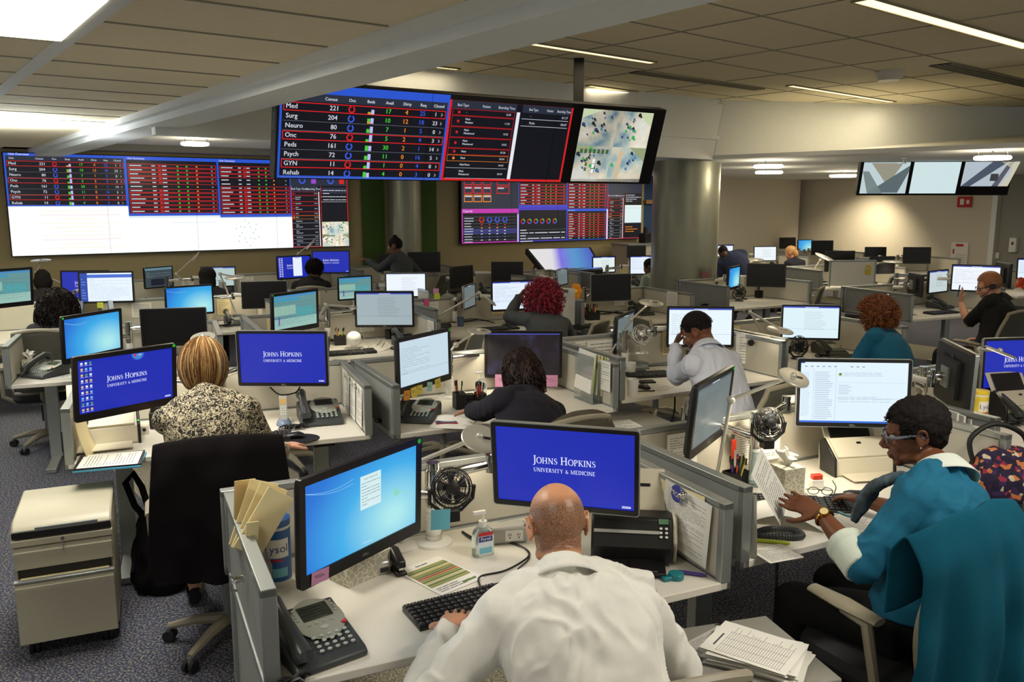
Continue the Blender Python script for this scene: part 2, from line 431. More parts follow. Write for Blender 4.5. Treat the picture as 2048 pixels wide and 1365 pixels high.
mb = MB(); c = wall_pt(3.37, .2); mb.cyl((c.x, c.y, 0), (c.x, c.y, 2.84), .285, n=40, m=tan_wall); o = struct('column_far', mb, col_m)
c = Vector((2.45, 12.0, 0)); mb = MB(); mb.cyl(c, c + Vector((0, 0, 2.62)), .465, n=64, m=col_m); struct('column_near', mb, col_m)

# ceilings: high tiled field, bulkheads round it, low ceilings beyond
HZ = 3.35; LZ = 2.6
mb = MB(); mb.box((1, 6.0, HZ + .03), (22, 26, .06), ceil_m); struct('ceiling', mb, ceil_m, sm=False)
mb = MB()
ga = R(-39); ux = Vector((math.cos(R(22)), math.sin(R(22)), 0))
u1 = (at(1305, 124, HZ) - at(953, 68, HZ)).normalized()      # direction of the light strips
u2 = Vector((-u1.y, u1.x, 0))
g0 = at(953, 68, HZ)
def bar(mb, a, b, w, z0, z1, m):
    d = (b - a).normalized(); n = Vector((-d.y, d.x, 0)) * w / 2
    mb.prism([((a - n).x, (a - n).y), ((b - n).x, (b - n).y), ((b + n).x, (b + n).y), ((a + n).x, (a + n).y)], z0, z1, m)
for i in range(-8, 14):
    a = g0 + u2 * (i * .72 + .36); bar(mb, a - u1 * 9, a + u1 * 14, .018, HZ - .004, HZ + .01, grid_m)
for i in range(-10, 16):
    a = g0 + u1 * (i * 1.25 - .1); bar(mb, a - u2 * 7, a + u2 * 11, .012, HZ - .005, HZ + .01, grid_m)
struct('ceiling_grid', mb, grid_m, sm=False)

bA = dep(546, 284, 7.6); bA = Vector((-2.13, 7.6, 0)); bdir = Vector((math.cos(R(36)), math.sin(R(36)), 0))
bC = Vector((2.72, 11.15, 0))                                   # corner of the two bulkheads
bL = Vector((-3.15, 6.86, 0))
slab('wall_bulkhead_left', bL + bdir * .3, bC, LZ, HZ, .12, plaster)
# sloping bulkhead on the right
mb = MB(); b0 = Vector((2.60, 11.05, LZ)); b1 = Vector((5.25, 8.6, LZ)); t0 = Vector((2.72, 11.15, HZ)); t1 = Vector((7.35, 12.0, HZ))
b1e = b0 + (b1 - b0) * 1.9; t1e = t0 + (t1 - t0) * 1.9
mb.add([b0, b1e, t1e, t0], [(0, 1, 2, 3)], plaster); mb.add([b0, t0, t0 + Vector((0, .3, 0)), b0 + Vector((0, .3, 0))], [(0, 1, 2, 3)], plaster)
struct('wall_bulkhead_right', mb, plaster, sm=False)
# low ceilings beyond: a higher one before the left video wall, a lower one on the right
XB = Vector((-3.15, 6.86, 0)); WB = Vector((-6.69, 11.4, 0)); WC = wall_pt(5.6); BCm = bL + bdir * 7.4
mb = MB(); mb.prism([(XB.x, XB.y), (BCm.x, BCm.y), (WC.x, WC.y), (WB.x, WB.y)], 2.85, 2.9, plaster); struct('ceiling_low_left', mb, plaster, sm=False)
slab('wall_ceiling_step', BCm, WC, LZ, 2.95, .08, plaster)
mb = MB(); poly = [(BCm.x, BCm.y), (bC.x, bC.y), (b0.x, b0.y), (b1e.x, b1e.y), (20, 6), (20, 34), (2, 34), (WC.x, WC.y)]
mb.prism(poly, LZ, LZ + .05, plaster)
struct('ceiling_low_right', mb, plaster, sm=False)
mb = MB(); e0 = wall_pt(-2.45, .2); e1 = wall_pt(3.3, .2); bar(mb, e0, e1, .4, 2.76, 2.86, grey_wall); struct('ceiling_soffit', mb, grey_wall, sm=False)

# left lower tiled ceiling with its edge beam
CZ = 2.76
q0 = at(760, 61, CZ); q1 = at(0, 317, CZ); bd = (q1 - q0).normalized(); bn = Vector((bd.y, -bd.x, 0))
if bn.x < 0: bn = -bn
f0 = q0 - bd * 5; f1 = q0 + bd * 10.0
mb = MB(); mb.prism([(f0.x, f0.y), (f1.x, f1.y), (f1.x - 9, f1.y - 6), (f0.x - 12, f0.y)], CZ, CZ + .04, ceil_m)
struct('ceiling_left', mb, ceil_m, sm=False)
mb = MB()
c0 = f0 + bn * .03; c1 = f1 + bn * .03; bar(mb, c0, c1, .07, CZ - .05, CZ + .06, plaster)
c0 = f0 + bn * .21; c1 = f1 + bn * .21; bar(mb, c0, c1, .30, CZ - .10, HZ, plaster)
struct('beam_1', mb, plaster, sm=False)
mb = MB(); la = at(140, 85, CZ); lb = at(548, 125, CZ); ld = (lb - la).normalized(); ln = Vector((-ld.y, ld.x, 0))
g1 = at(215, 15, CZ); g2 = at(0, 183, CZ); gd = (g2 - g1).normalized()
for i in range(-3, 9):
    a = la + ln * (i * .93 * .62)
    # stop each rail at the beam
    den = ld.x * bd.y - ld.y * bd.x; tt = ((f0.x - a.x) * bd.y - (f0.y - a.y) * bd.x) / den
    bar(mb, a - ld * 5, a + ld * (tt - .02), .02, CZ - .004, CZ + .01, grid_m)
a = g1; bar(mb, a - gd * 3, a + gd * 7, .08, CZ - .005, CZ + .01, plaster)
a = g1 - ld * 1.25; bar(mb, a - gd * 3, a + gd * 7, .03, CZ - .005, CZ + .01, grid_m)
struct('trim_1', mb, grid_m, sm=False)

# ceiling light fixtures
lampw = mat('lamp_diffuser', (255, 246, 214), .5, emit=6)
lampy = mat('strip_diffuser', (255, 226, 160), .5, emit=2.4)
def strip(p0, p1, z, w, label, power, m):
    a = at(*p0, z); b = at(*p1, z); d = b - a; L = d.length; c = (a + b) / 2; rz = math.atan2(d.y, d.x)
    t = thing('ceiling_light', label, 'ceiling light', c, rz, 'recessed ceiling light strips')
    k = MB(); k.box((0, 0, -.004), (L, w, .01), m); obj('diffuser', k, t, m)
    k = MB()
    for s in (-1, 1): k.box((0, s * (w / 2 + .008), -.006), (L + .03, .014, .016)); k.box((s * (L / 2 + .008), 0, -.006), (.014, w, .016))
    obj('rim', k, t, grid_m)
    if power: area((c.x, c.y, z - .03), L, w, power, (1, .83, .56), (0, 0, rz))
strip((953, 68), (1305, 124), HZ, .07, 'long lit ceiling strip above and right of the hanging display', 10, lampy)
strip((760, 120), (915, 137), HZ, .05, 'short lit ceiling strip just above the hanging display, left end', 2, lampy)
strip((1178, 170), (1378, 197), HZ, .05, 'thin lit ceiling strip above the security camera panel', 2.5, lampy)
strip((1580, 170), (1785, 203), HZ, .07, 'amber lit ceiling strip beside the round smoke detector', 10, lampy)
strip((1725, -2), (2060, 93), HZ, .12, 'widest lit ceiling strip in the top right corner', 14, lampy)
# troffer top left
t = thing('ceiling_panel_light', 'large glowing square ceiling panel in the low ceiling top left', 'ceiling light', la)
k = MB(); pa = at(-90, 62, CZ - .006); pb = at(122, 81, CZ - .006); pc = at(215, 0, CZ - .006); pe = pc + (pa - pb)
k.add([pa - la, pb - la, pc - la, pe - la], [(0, 1, 2, 3)], lampw); obj('diffuser', k, t, lampw, solid=.008)
# round halo lights of the low ceiling
def halo(x, y, z, r, label, power=9):
    c = at(x, y, z); t = thing('pendant_ring_light', label, 'ceiling light', c, 0, 'oval ring lights under the low ceiling')
    k = MB(); k.tube([(r * math.cos(a), r * math.sin(a), 0) for a in [2 * PI * i / 24 for i in range(24)]], .022, 8, closed=True); k.lathe([(r * .55, -.012), (r * .55, .012)], n=20); obj('ring', k, t, lampw)
    k = MB()
    for i in range(3): a = 2 * PI * i / 3; k.cyl((r * math.cos(a), r * math.sin(a), .01), (r * math.cos(a), r * math.sin(a), .07), .008)
    obj('hanger', k, t, chrome)
    d = bpy.data.lights.new('ring_lamp_light', 'POINT'); d.energy = power; d.color = (1, .84, .6); d.shadow_soft_size = .12
    l = bpy.data.objects.new('ring_lamp_light', d); COL.objects.link(l); l.location = (c.x, c.y, z - .15)
for x, y, r, lb, pw in [(390, 288, .15, 'oval ring light under the soffit above the left video wall', 9), (1537, 333, .17, 'upper ring light right of the grey column top', 13),
                  (1538, 345, .19, 'lower ring light right of the grey column top', 13), (1687, 352, .22, 'ring light left of the ceiling-hung screens, nearer one', 15), (1700, 370, .3, 'ring light left of the ceiling-hung screens, farther one', 15),
                  (1580, 371, .3, 'faint far ring light over the alcove wall', 20), (1985, 316, .16, 'bright ring light above the ceiling-hung screens on the right', 13)]:
    halo(x, y, LZ - .08 if x > 500 else 2.78, r, lb, pw)
for (x, y, w) in [(1750, 480, 28), (1500, 400, 20), (1040, 330, 14)]:
    pass
# warm wash on the far wall from a recessed downlight
c = Vector((7.6, 18.6, 2.55)); t = thing('recessed_downlight', 'recessed downlight washing the far cream wall', 'ceiling light', c)
k = MB(); k.lathe([(.09, -.01), (.09, .01)]); obj('lens', k, t, lampw)
d = bpy.data.lights.new('downlight', 'SPOT'); d.energy = 260; d.color = (1, .85, .58); d.spot_size = R(110); d.spot_blend = 1; d.shadow_soft_size = .1
l = bpy.data.objects.new('downlight', d); COL.objects.link(l); l.location = c - Vector((0, 0, .05)); l.rotation_euler = (R(25), 0, R(-30))
area((5.2, 14.5, 2.5), 2.4, .3, 34, (1, .87, .64)); area((3.9, 16.8, 2.5), 1.6, .3, 22, (1, .87, .64))
area((7.6, 13.6, 2.5), 2.4, .3, 27, (1, .87, .64)); area((1.0, 13.6, 2.5), 2.4, .3, 12, (1, .84, .56), (0, 0, WA)); area((-3.5, 10.6, 2.8), 2, .3, 9, (1, .9, .72), (0, 0, WA))

# smoke detector, vents, sprinklers
c = at(1778, 150, HZ - .03); t = thing('smoke_detector', 'round white smoke detector on the tiled ceiling', 'smoke detector', c)
k = MB(); k.lathe([(.02, -.06), (.1, -.055), (.13, -.02), (.14, .03)], n=28); obj('dome', k, t, white_pl)
def vent(p0, p1, w, label):
    a = at(*p0, HZ); b = at(*p1, HZ); d = b - a; L = d.length; c = (a + b) / 2
    t = thing('ceiling_vent', label, 'air vent', c, math.atan2(d.y, d.x), 'slot air vents in the ceiling')
    k = MB(); k.box((0, 0, -.004), (L, w, .008)); obj('slot', k, t, black_ma)
    k = MB()
    for i in range(4): k.box((0, -w / 2 + w * i / 3, -.008), (L, .012, .01))
    obj('slat', k, t, grid_m)
vent((1268, 143), (1520, 178), .13, 'slot air vent in the middle of the ceiling'); vent((1880, 128), (2075, 172), .2, 'wide slot air vent at the right edge of the ceiling')
for x, y, z, lb in [(1441, 203, HZ, 'chrome sprinkler head at the corner of the bulkhead'), (1808, 322, LZ, 'chrome sprinkler head over the ceiling-hung screens')]:
    c = at(x, y - 6, z); t = thing('sprinkler', lb, 'sprinkler', c); k = MB(); k.cyl((0, 0, 0), (0, 0, -.06), .012); k.lathe([(.035, -.07), (.035, -.065)]); k.lathe([(.045, -.006), (.045, 0)]); k.tube([(.02, 0, -.02), (.035, 0, -.045), (.01, 0, -.068)], .005); obj('head', k, t, chrome)
# ---------------------------------------------------------------- screen pictures
W_ = lambda s=1.0: glow((235, 243, 255), s)
JHB = glow((24, 42, 178), .95)
WTX = glow((225, 228, 255), 1.0)
RED = glow((215, 30, 34), 1.0); BLU = glow((58, 92, 225), 1.0); GRN = glow((70, 205, 60), 1.0); ORG = glow((240, 140, 40), 1.0)
NAVY = glow((10, 13, 24), 1.0); NAV2 = glow((38, 44, 60), 1.0); LAV = glow((190, 185, 240), 1.0); BORD = glow((40, 84, 205), 1.0); GREY = glow((120, 128, 140), 1.0)
DGT = glow((205, 210, 222), 1.0)
WIN = lambda: glow_ramp('wallpaper_glow', [(0, (26, 78, 186)), (.35, (34, 118, 214)), (.62, (60, 172, 232)), (.95, (170, 232, 236))], (1.6, 1, 2.2), (-.22, 0, .16))
def pic_jh(p, w, h, small=True):
    p.rect(-w / 2, -h / 2, w / 2, h / 2, JHB, 0)
    roman(p, 'JOHNS HOPKINS', 0, .012 * h / .3, .024 * h / .3, WTX, 3, (0, 6))
    roman(p, 'UNIVERSITY & MEDICINE', 0, -.022 * h / .3, .0155 * h / .3, WTX, 3, (), .08)
    if small:
        for i in range(2): p.rect(w / 2 - .045, -h / 2 + .008 + i * .005, w / 2 - .012, -h / 2 + .011 + i * .005, WTX, 2)
def pic_jh_icons(p, w, h):
    pic_jh(p, w, h)
    ic = [glow((120, 190, 240)), glow((225, 235, 250)), glow((80, 150, 90)), glow((220, 190, 120))]
    rd = random.Random(3)
    for r_ in range(9):
        for c_ in range(3):
            x = -w / 2 + .014 + c_ * .022; z = h / 2 - .022 - r_ * .03
            p.rect(x, z, x + .011, z + .011, ic[rd.randrange(4)], 2); p.rect(x - .002, z - .006, x + .013, z - .004, WTX, 2)
    p.ring(.06, h / 2 - .004, .002, .03, glow((70, 130, 215)), 180, 360, 1); p.ring(.06, h / 2 - .004, .03, .036, glow((30, 90, 190)), 180, 360, 1)
    p.ring(.045, h / 2 - .012, 0, .007, RED, 0, 360, 2, 10); p.rect(.062, h / 2 - .016, .08, h / 2 - .006, glow((150, 170, 200)), 2)
def pic_win(p, w, h, dialog=False):
    p.rect(-w / 2, -h / 2, w / 2, h / 2, WIN(), 0)
    lg = glow((150, 210, 245))
    for k in range(2):
        pts = [(-w / 2 + i * .02, h / 2 - .025 - .02 * math.sin(i / 12 * PI) - k * .004 * i / 3) for i in range(11)]
        for q in _st(pts, .0012): p.poly(q, lg, 1)
    if dialog:
        p.rect(-.02, -.01, .075, .1, glow((212, 236, 238)), 2)
        p.text('AGENT DIRECTORY', .0275, .086, .005, glow((90, 110, 120)), 3, 'c'); p.lines(-.015, 0, .07, .08, 8, glow((110, 130, 140)), 3, .18, 5)
        p.text('Windows', -.01, -h / 2 + .012, .008, glow((190, 225, 245)), 3)
        g = glow((130, 215, 110))
        for i in range(5):
            a = R(72 * i + 20); p.poly([(.15, .0), (.15 + .013 * math.cos(a), .013 * math.sin(a)), (.15 + .013 * math.cos(a + .5), .013 * math.sin(a + .5))], g, 2)
        for q in _st([(.15, 0), (.18, -.004), (.2, -.012), (.22, -.028)], .001): p.poly(q, g, 2)
def pic_doc(p, w, h, tint=(222, 238, 248), s=1.0, seed=1, top=(60, 80, 190), cols=1):
    p.rect(-w / 2, -h / 2, w / 2, h / 2, glow(tint, s), 0)
    p.rect(-w / 2, h / 2 - .012, w / 2, h / 2, glow(top), 1)
    p.rect(-.05, h / 2 - .008, .06, h / 2 - .004, glow((230, 235, 250)), 2)
    lt = glow(tuple(int(v * .74) for v in tint))
    if seed % 2: p.lines(-w / 2 + .02, -h / 4, w * .1, h / 2 - .04, 12, lt, 1, .16, seed)
    else: p.lines(-w * .12, -h / 4, w * .3, h / 2 - .04, 11, lt, 1, .16, seed, False)
    p.rect(-w / 2, -h * .22, w / 2, -h * .215, glow(tuple(int(v * .6) for v in tint)), 1)
def pic_mail(p, w, h):
    p.rect(-w / 2, -h / 2, w / 2, h / 2, glow((226, 243, 255), 1.0), 0)
    p.rect(-w / 2, -h / 2, w / 2, -h / 2 + .009, glow((50, 110, 220)), 1); p.rect(-w / 2, h / 2 - .006, -w / 2 + .02, h / 2, glow((30, 60, 170)), 1)
    g = glow((176, 196, 214)); g2 = glow((140, 160, 180))
    for i in range(9): p.rect(-w / 2 + .02 + i * .028 + (.05 if i > 5 else 0), h / 2 - .024, -w / 2 + .032 + i * .028 + (.05 if i > 5 else 0), h / 2 - .019, g2, 1)
    p.lines(-w / 2 + .006, -h / 2 + .03, -w / 2 + .05, h / 2 - .05, 22, g, 1, .2, 3, False)
    p.lines(-w / 2 + .07, -h / 2 + .015, -w / 2 + .16, h / 2 - .045, 26, g2, 1, .2, 4, False)
    p.rect(-w / 2 + .063, -h / 2 + .01, -w / 2 + .0645, h / 2 - .03, g, 1); p.rect(-w / 2 + .17, -h / 2 + .01, -w / 2 + .1715, h / 2 - .03, g, 1)
    p.ring(-w / 2 + .19, h / 2 - .06, 0, .009, glow((150, 190, 120)), n=12); p.ring(-w / 2 + .19, h / 2 - .058, 0, .004, glow((60, 50, 60)), L=3, n=8)
    p.lines(-w / 2 + .205, h / 2 - .07, w / 2 - .12, h / 2 - .048, 3, g2, 1, .2, 8); p.rect(-w / 2 + .175, h / 2 - .1, w / 2 - .01, h / 2 - .099, g, 1)
    p.lines(-w / 2 + .185, h / 2 - .16, -w / 2 + .25, h / 2 - .11, 6, g2, 1, .2, 8, False); p.rect(-w / 2 + .175, h / 2 - .178, w / 2 - .02, h / 2 - .177, g2, 1); p.lines(-w / 2 + .185, h / 2 - .2, w / 2 - .08, h / 2 - .165, 3, g, 1, .2, 9)
def pic_teal(p, w, h):
    p.rect(-w / 2, -h / 2, w / 2, h / 2, glow((100, 146, 148)), 0)
    p.rect(-w / 2, h / 2 - .02, w / 2, h / 2, glow((70, 138, 190)), 1); p.rect(-w / 2, h / 2 - .05, w * .1, h / 2 - .028, glow((60, 150, 185)), 1)
    p.rect(w * .0, -h * .18, w * .42, h * .1, glow((84, 160, 164)), 1); p.rect(-w / 2, -h * .1, 0, h * .18, glow((150, 188, 172)), 1)
    p.rect(-w * .5, -h / 2, w * .5, -h * .2, glow((150, 190, 180)), 1)
    p.lines(-w / 2 + .02, -h / 2 + .02, w / 2 - .03, h / 2 - .05, 22, glow((60, 110, 120)), 2, .14, 2)
    p.rect(-w / 2 + .05, -h / 2 + .03, -w / 2 + .062, -h / 2 + .1, glow((110, 50, 160)), 3)
    p.rect(-w / 2, -h * .19, w / 2, -h * .18, glow((50, 110, 150)), 2)
def pic_inbox(p, w, h):
    p.rect(-w / 2, -h / 2, w / 2, h / 2, glow((232, 244, 255)), 0); p.rect(-w / 2, -h / 2, -w / 2 + .07, h / 2, glow((34, 70, 170)), 1)
    p.rect(-w / 2 + .07, h / 2 - .05, w / 2, h / 2 - .015, glow((70, 110, 210)), 1); p.lines(-w / 2 + .01, -h / 2 + .02, -w / 2 + .05, h / 2 - .05, 8, glow((120, 160, 230)), 2, .25, 2)
    p.lines(-w / 2 + .09, -h / 2 + .02, w / 2 - .03, h / 2 - .06, 14, glow((190, 206, 222)), 2, .2, 4)
def pic_split(p, w, h):
    pic_jh(p, w, h, False); p.rect(-.02, -h / 2 + .02, .12, h / 2 - .01, glow((232, 240, 255)), 4)
    p.rect(.02, h / 2 - .022, .09, h / 2 - .016, glow((20, 20, 40)), 5)
    for i in range(11):
        for c_ in range(2): p.rect(-w / 2 + .02 + c_ * .035, h / 2 - .03 - i * .025, -w / 2 + .042 + c_ * .035, h / 2 - .018 - i * .025, WTX, 3)
def pic_galaxy(p, w, h):
    p.rect(-w / 2, -h / 2, w / 2, h / 2, glow_ramp('galaxy_glow', [(.3, (12, 9, 14)), (.55, (34, 26, 34)), (.8, (60, 56, 92))], (6, 1, 6), (3, 0, 1), 'NOISE', 1, 6), 0)
    p.rect(-w / 2, h / 2 - .008, w / 2, h / 2, glow((70, 80, 180)), 1); rd = random.Random(9)
    for i in range(110):
        x = rd.gauss(.08, .1); z = rd.gauss(.0, .05) - x * .2; s_ = rd.uniform(.0006, .0016)
        if abs(x) < w / 2 - .01 and abs(z) < h / 2 - .012: p.rect(x, z, x + s_, z + s_, glow((170, 165, 200)), 1)
def pic_off(p, w, h): p.rect(-w / 2, -h / 2, w / 2, h / 2, mat('dark_lcd', (24, 22, 24), .3, spec=.35), 0)
def pic_greydoc(p, w, h):
    pic_doc(p, w, h, (104, 116, 118), 1, 3, (70, 84, 96))
def pic_dark(p, w, h):
    p.rect(-w / 2, -h / 2, w / 2, h / 2, glow((52, 66, 74)), 0); p.rect(-w / 2, h / 2 - .03, w / 2, h / 2, glow((96, 130, 140)), 1)
    p.rect(-w * .3, -h / 2 + .02, w * .2, -.02, glow((18, 22, 40)), 1); p.lines(-w / 2 + .02, 0, w / 2 - .02, h / 2 - .05, 5, glow((130, 150, 155)), 2, .2, 4)

# ---------------------------------------------------------------- monitors
_fc = {}
def frame_meshes(k, thick, silver_edge):
    key = (round(k, 3), thick, silver_edge)
    if key in _fc: return _fc[key]
    W, Hh = .55 * k, .34 * k
    b = (.019 if not thick else .024) * k; bb = (.022 if not thick else .04) * k
    fm = mat('monitor_bezel', (24, 22, 22), .32)
    f = MB()
    def rr(w, h, r, y, cx=0, cz=0):
        o = []
        for sx, sz, a0 in ((1, 1, 0), (-1, 1, 90), (-1, -1, 180), (1, -1, 270)):
            for i in range(4): a = R(a0 + 30 * i); o.append((cx + sx * (w / 2 - r) + r * math.cos(a), y, cz + sz * (h / 2 - r) + r * math.sin(a)))
        return o
    iw, ih = W - 2 * b, Hh - b - bb; cz = (bb - b) / 2
    o0 = rr(W, Hh, .012, 0); i0 = rr(iw, ih, .002, 0, 0, cz); i1 = rr(iw, ih, .002, .006, 0, cz)
    o1 = rr(W, Hh, .012, .018); back = rr(W * .96, Hh * .94, .03, .034)
    n = 16; q = lambda a, c: [(a * n + i, a * n + (i + 1) % n, c * n + (i + 1) % n, c * n + i) for i in range(n)]
    f.add(o0 + i0 + i1, q(0, 1) + q(1, 2), fm)
    em = alu if silver_edge else fm
    f.add([(x * 1.0, y - .0004, z) for x, y, z in o0] + o1, q(0, 1), em)
    if silver_edge:
        oi = rr(W - .006, Hh - .006, .011, -.0008)
        f.add([(x, -.0006, z) for x, y, z in o0] + oi, q(0, 1), em)
    mf = f.mesh('bezel'); smooth(mf)
    g = MB(); bm = mat('monitor_back', (34, 34, 36), .55)
    g.add(o1 + back, q(0, 1) + [tuple(range(n, 2 * n))], bm)
    g.box((0, .045, 0), (.3 * k, .03, .2 * k), bm)
    g.box((0, .0605, Hh * .3), (W * .7, .002, .006), black_ma)
    g.cyl((0, .036, Hh * .28), (0, .0378, Hh * .28), .026, m=dark_gr, n=20)
    p = Pane(); mg = MB(); mf2 = g.mesh('back_cover'); smooth(mf2)
    v = MB(); v.box((0, .066, 0), (.11, .012, .11), alu); v.cyl((0, .07, 0), (0, .12, 0), .024, m=chrome); v.cyl((0, .12, -.035), (0, .12, .035), .022, m=chrome)
    mv = v.mesh('mount_plate'); smooth(mv)
    _fc[key] = (mf, mf2, mv, iw, ih, cz)
    return _fc[key]
def monitor(key, x, y, z, yaw, tilt, w, pic, label, thick=0, silver_edge=0, dot=0, logo=0, notes=(), **pk):
    k = w / .55
    t = thing('monitor', label, 'monitor', (x, y, z)); t.rotation_euler = (-R(tilt), 0, R(yaw)); t['group'] = 'desk monitors'
    if 'group' in t: del t['group']
    mf, mb_, mv, iw, ih, cz = frame_meshes(k, thick, silver_edge)
    obj('bezel', mf, t); obj('back_cover', mb_, t); obj('mount_plate', mv, t)
    p = Pane(); pic(p, iw, ih, **pk); s_ = obj('screen', p.mb, t, sm=False); s_.location = (0, .0045, cz)
    if dot == 1 or dot == -1:
        g = MB(); g.cyl((0, -.0005, 0), (0, -.0025, 0), .0085 * k, m=mat('green_sticker_bright', (50, 205, 70), .5), n=16); d = obj('green_sticker', g, t); d.location = (dot * (w / 2 - .014), 0, .34 * k / 2 - .013)  # plain green dot sticker in the bezel corner
    if logo:
        p = Pane(); p.text('DELL', 0, -.34 * k / 2 + (.014 if thick else .007), .009, silver, 1, 'c'); obj('logo', p.mb, t, sm=False)
    for (nx, nz, nw, nh, m_, rt) in notes:
        g = MB(); g.box((nx, -.003, nz), (nw, .001, nh), m_, ry=R(rt)); g.box((nx - nw * .1, -.0037, nz + nh * .15), (nw * .5, .0004, .002), ink, ry=R(rt)); g.box((nx, -.0037, nz), (nw * .55, .0004, .002), ink, ry=R(rt)); obj('sticky_note', g, t, sm=False)
    return t
ny = mat('note_yellow', (236, 214, 92), .7); no = mat('note_orange', (238, 160, 60), .7); ng = mat('note_mint', (170, 220, 205), .7); npk = mat('note_pink', (214, 150, 190), .7); nb = mat('note_blue', (110, 190, 210), .7); nlime = mat('note_lime', (200, 215, 60), .7)
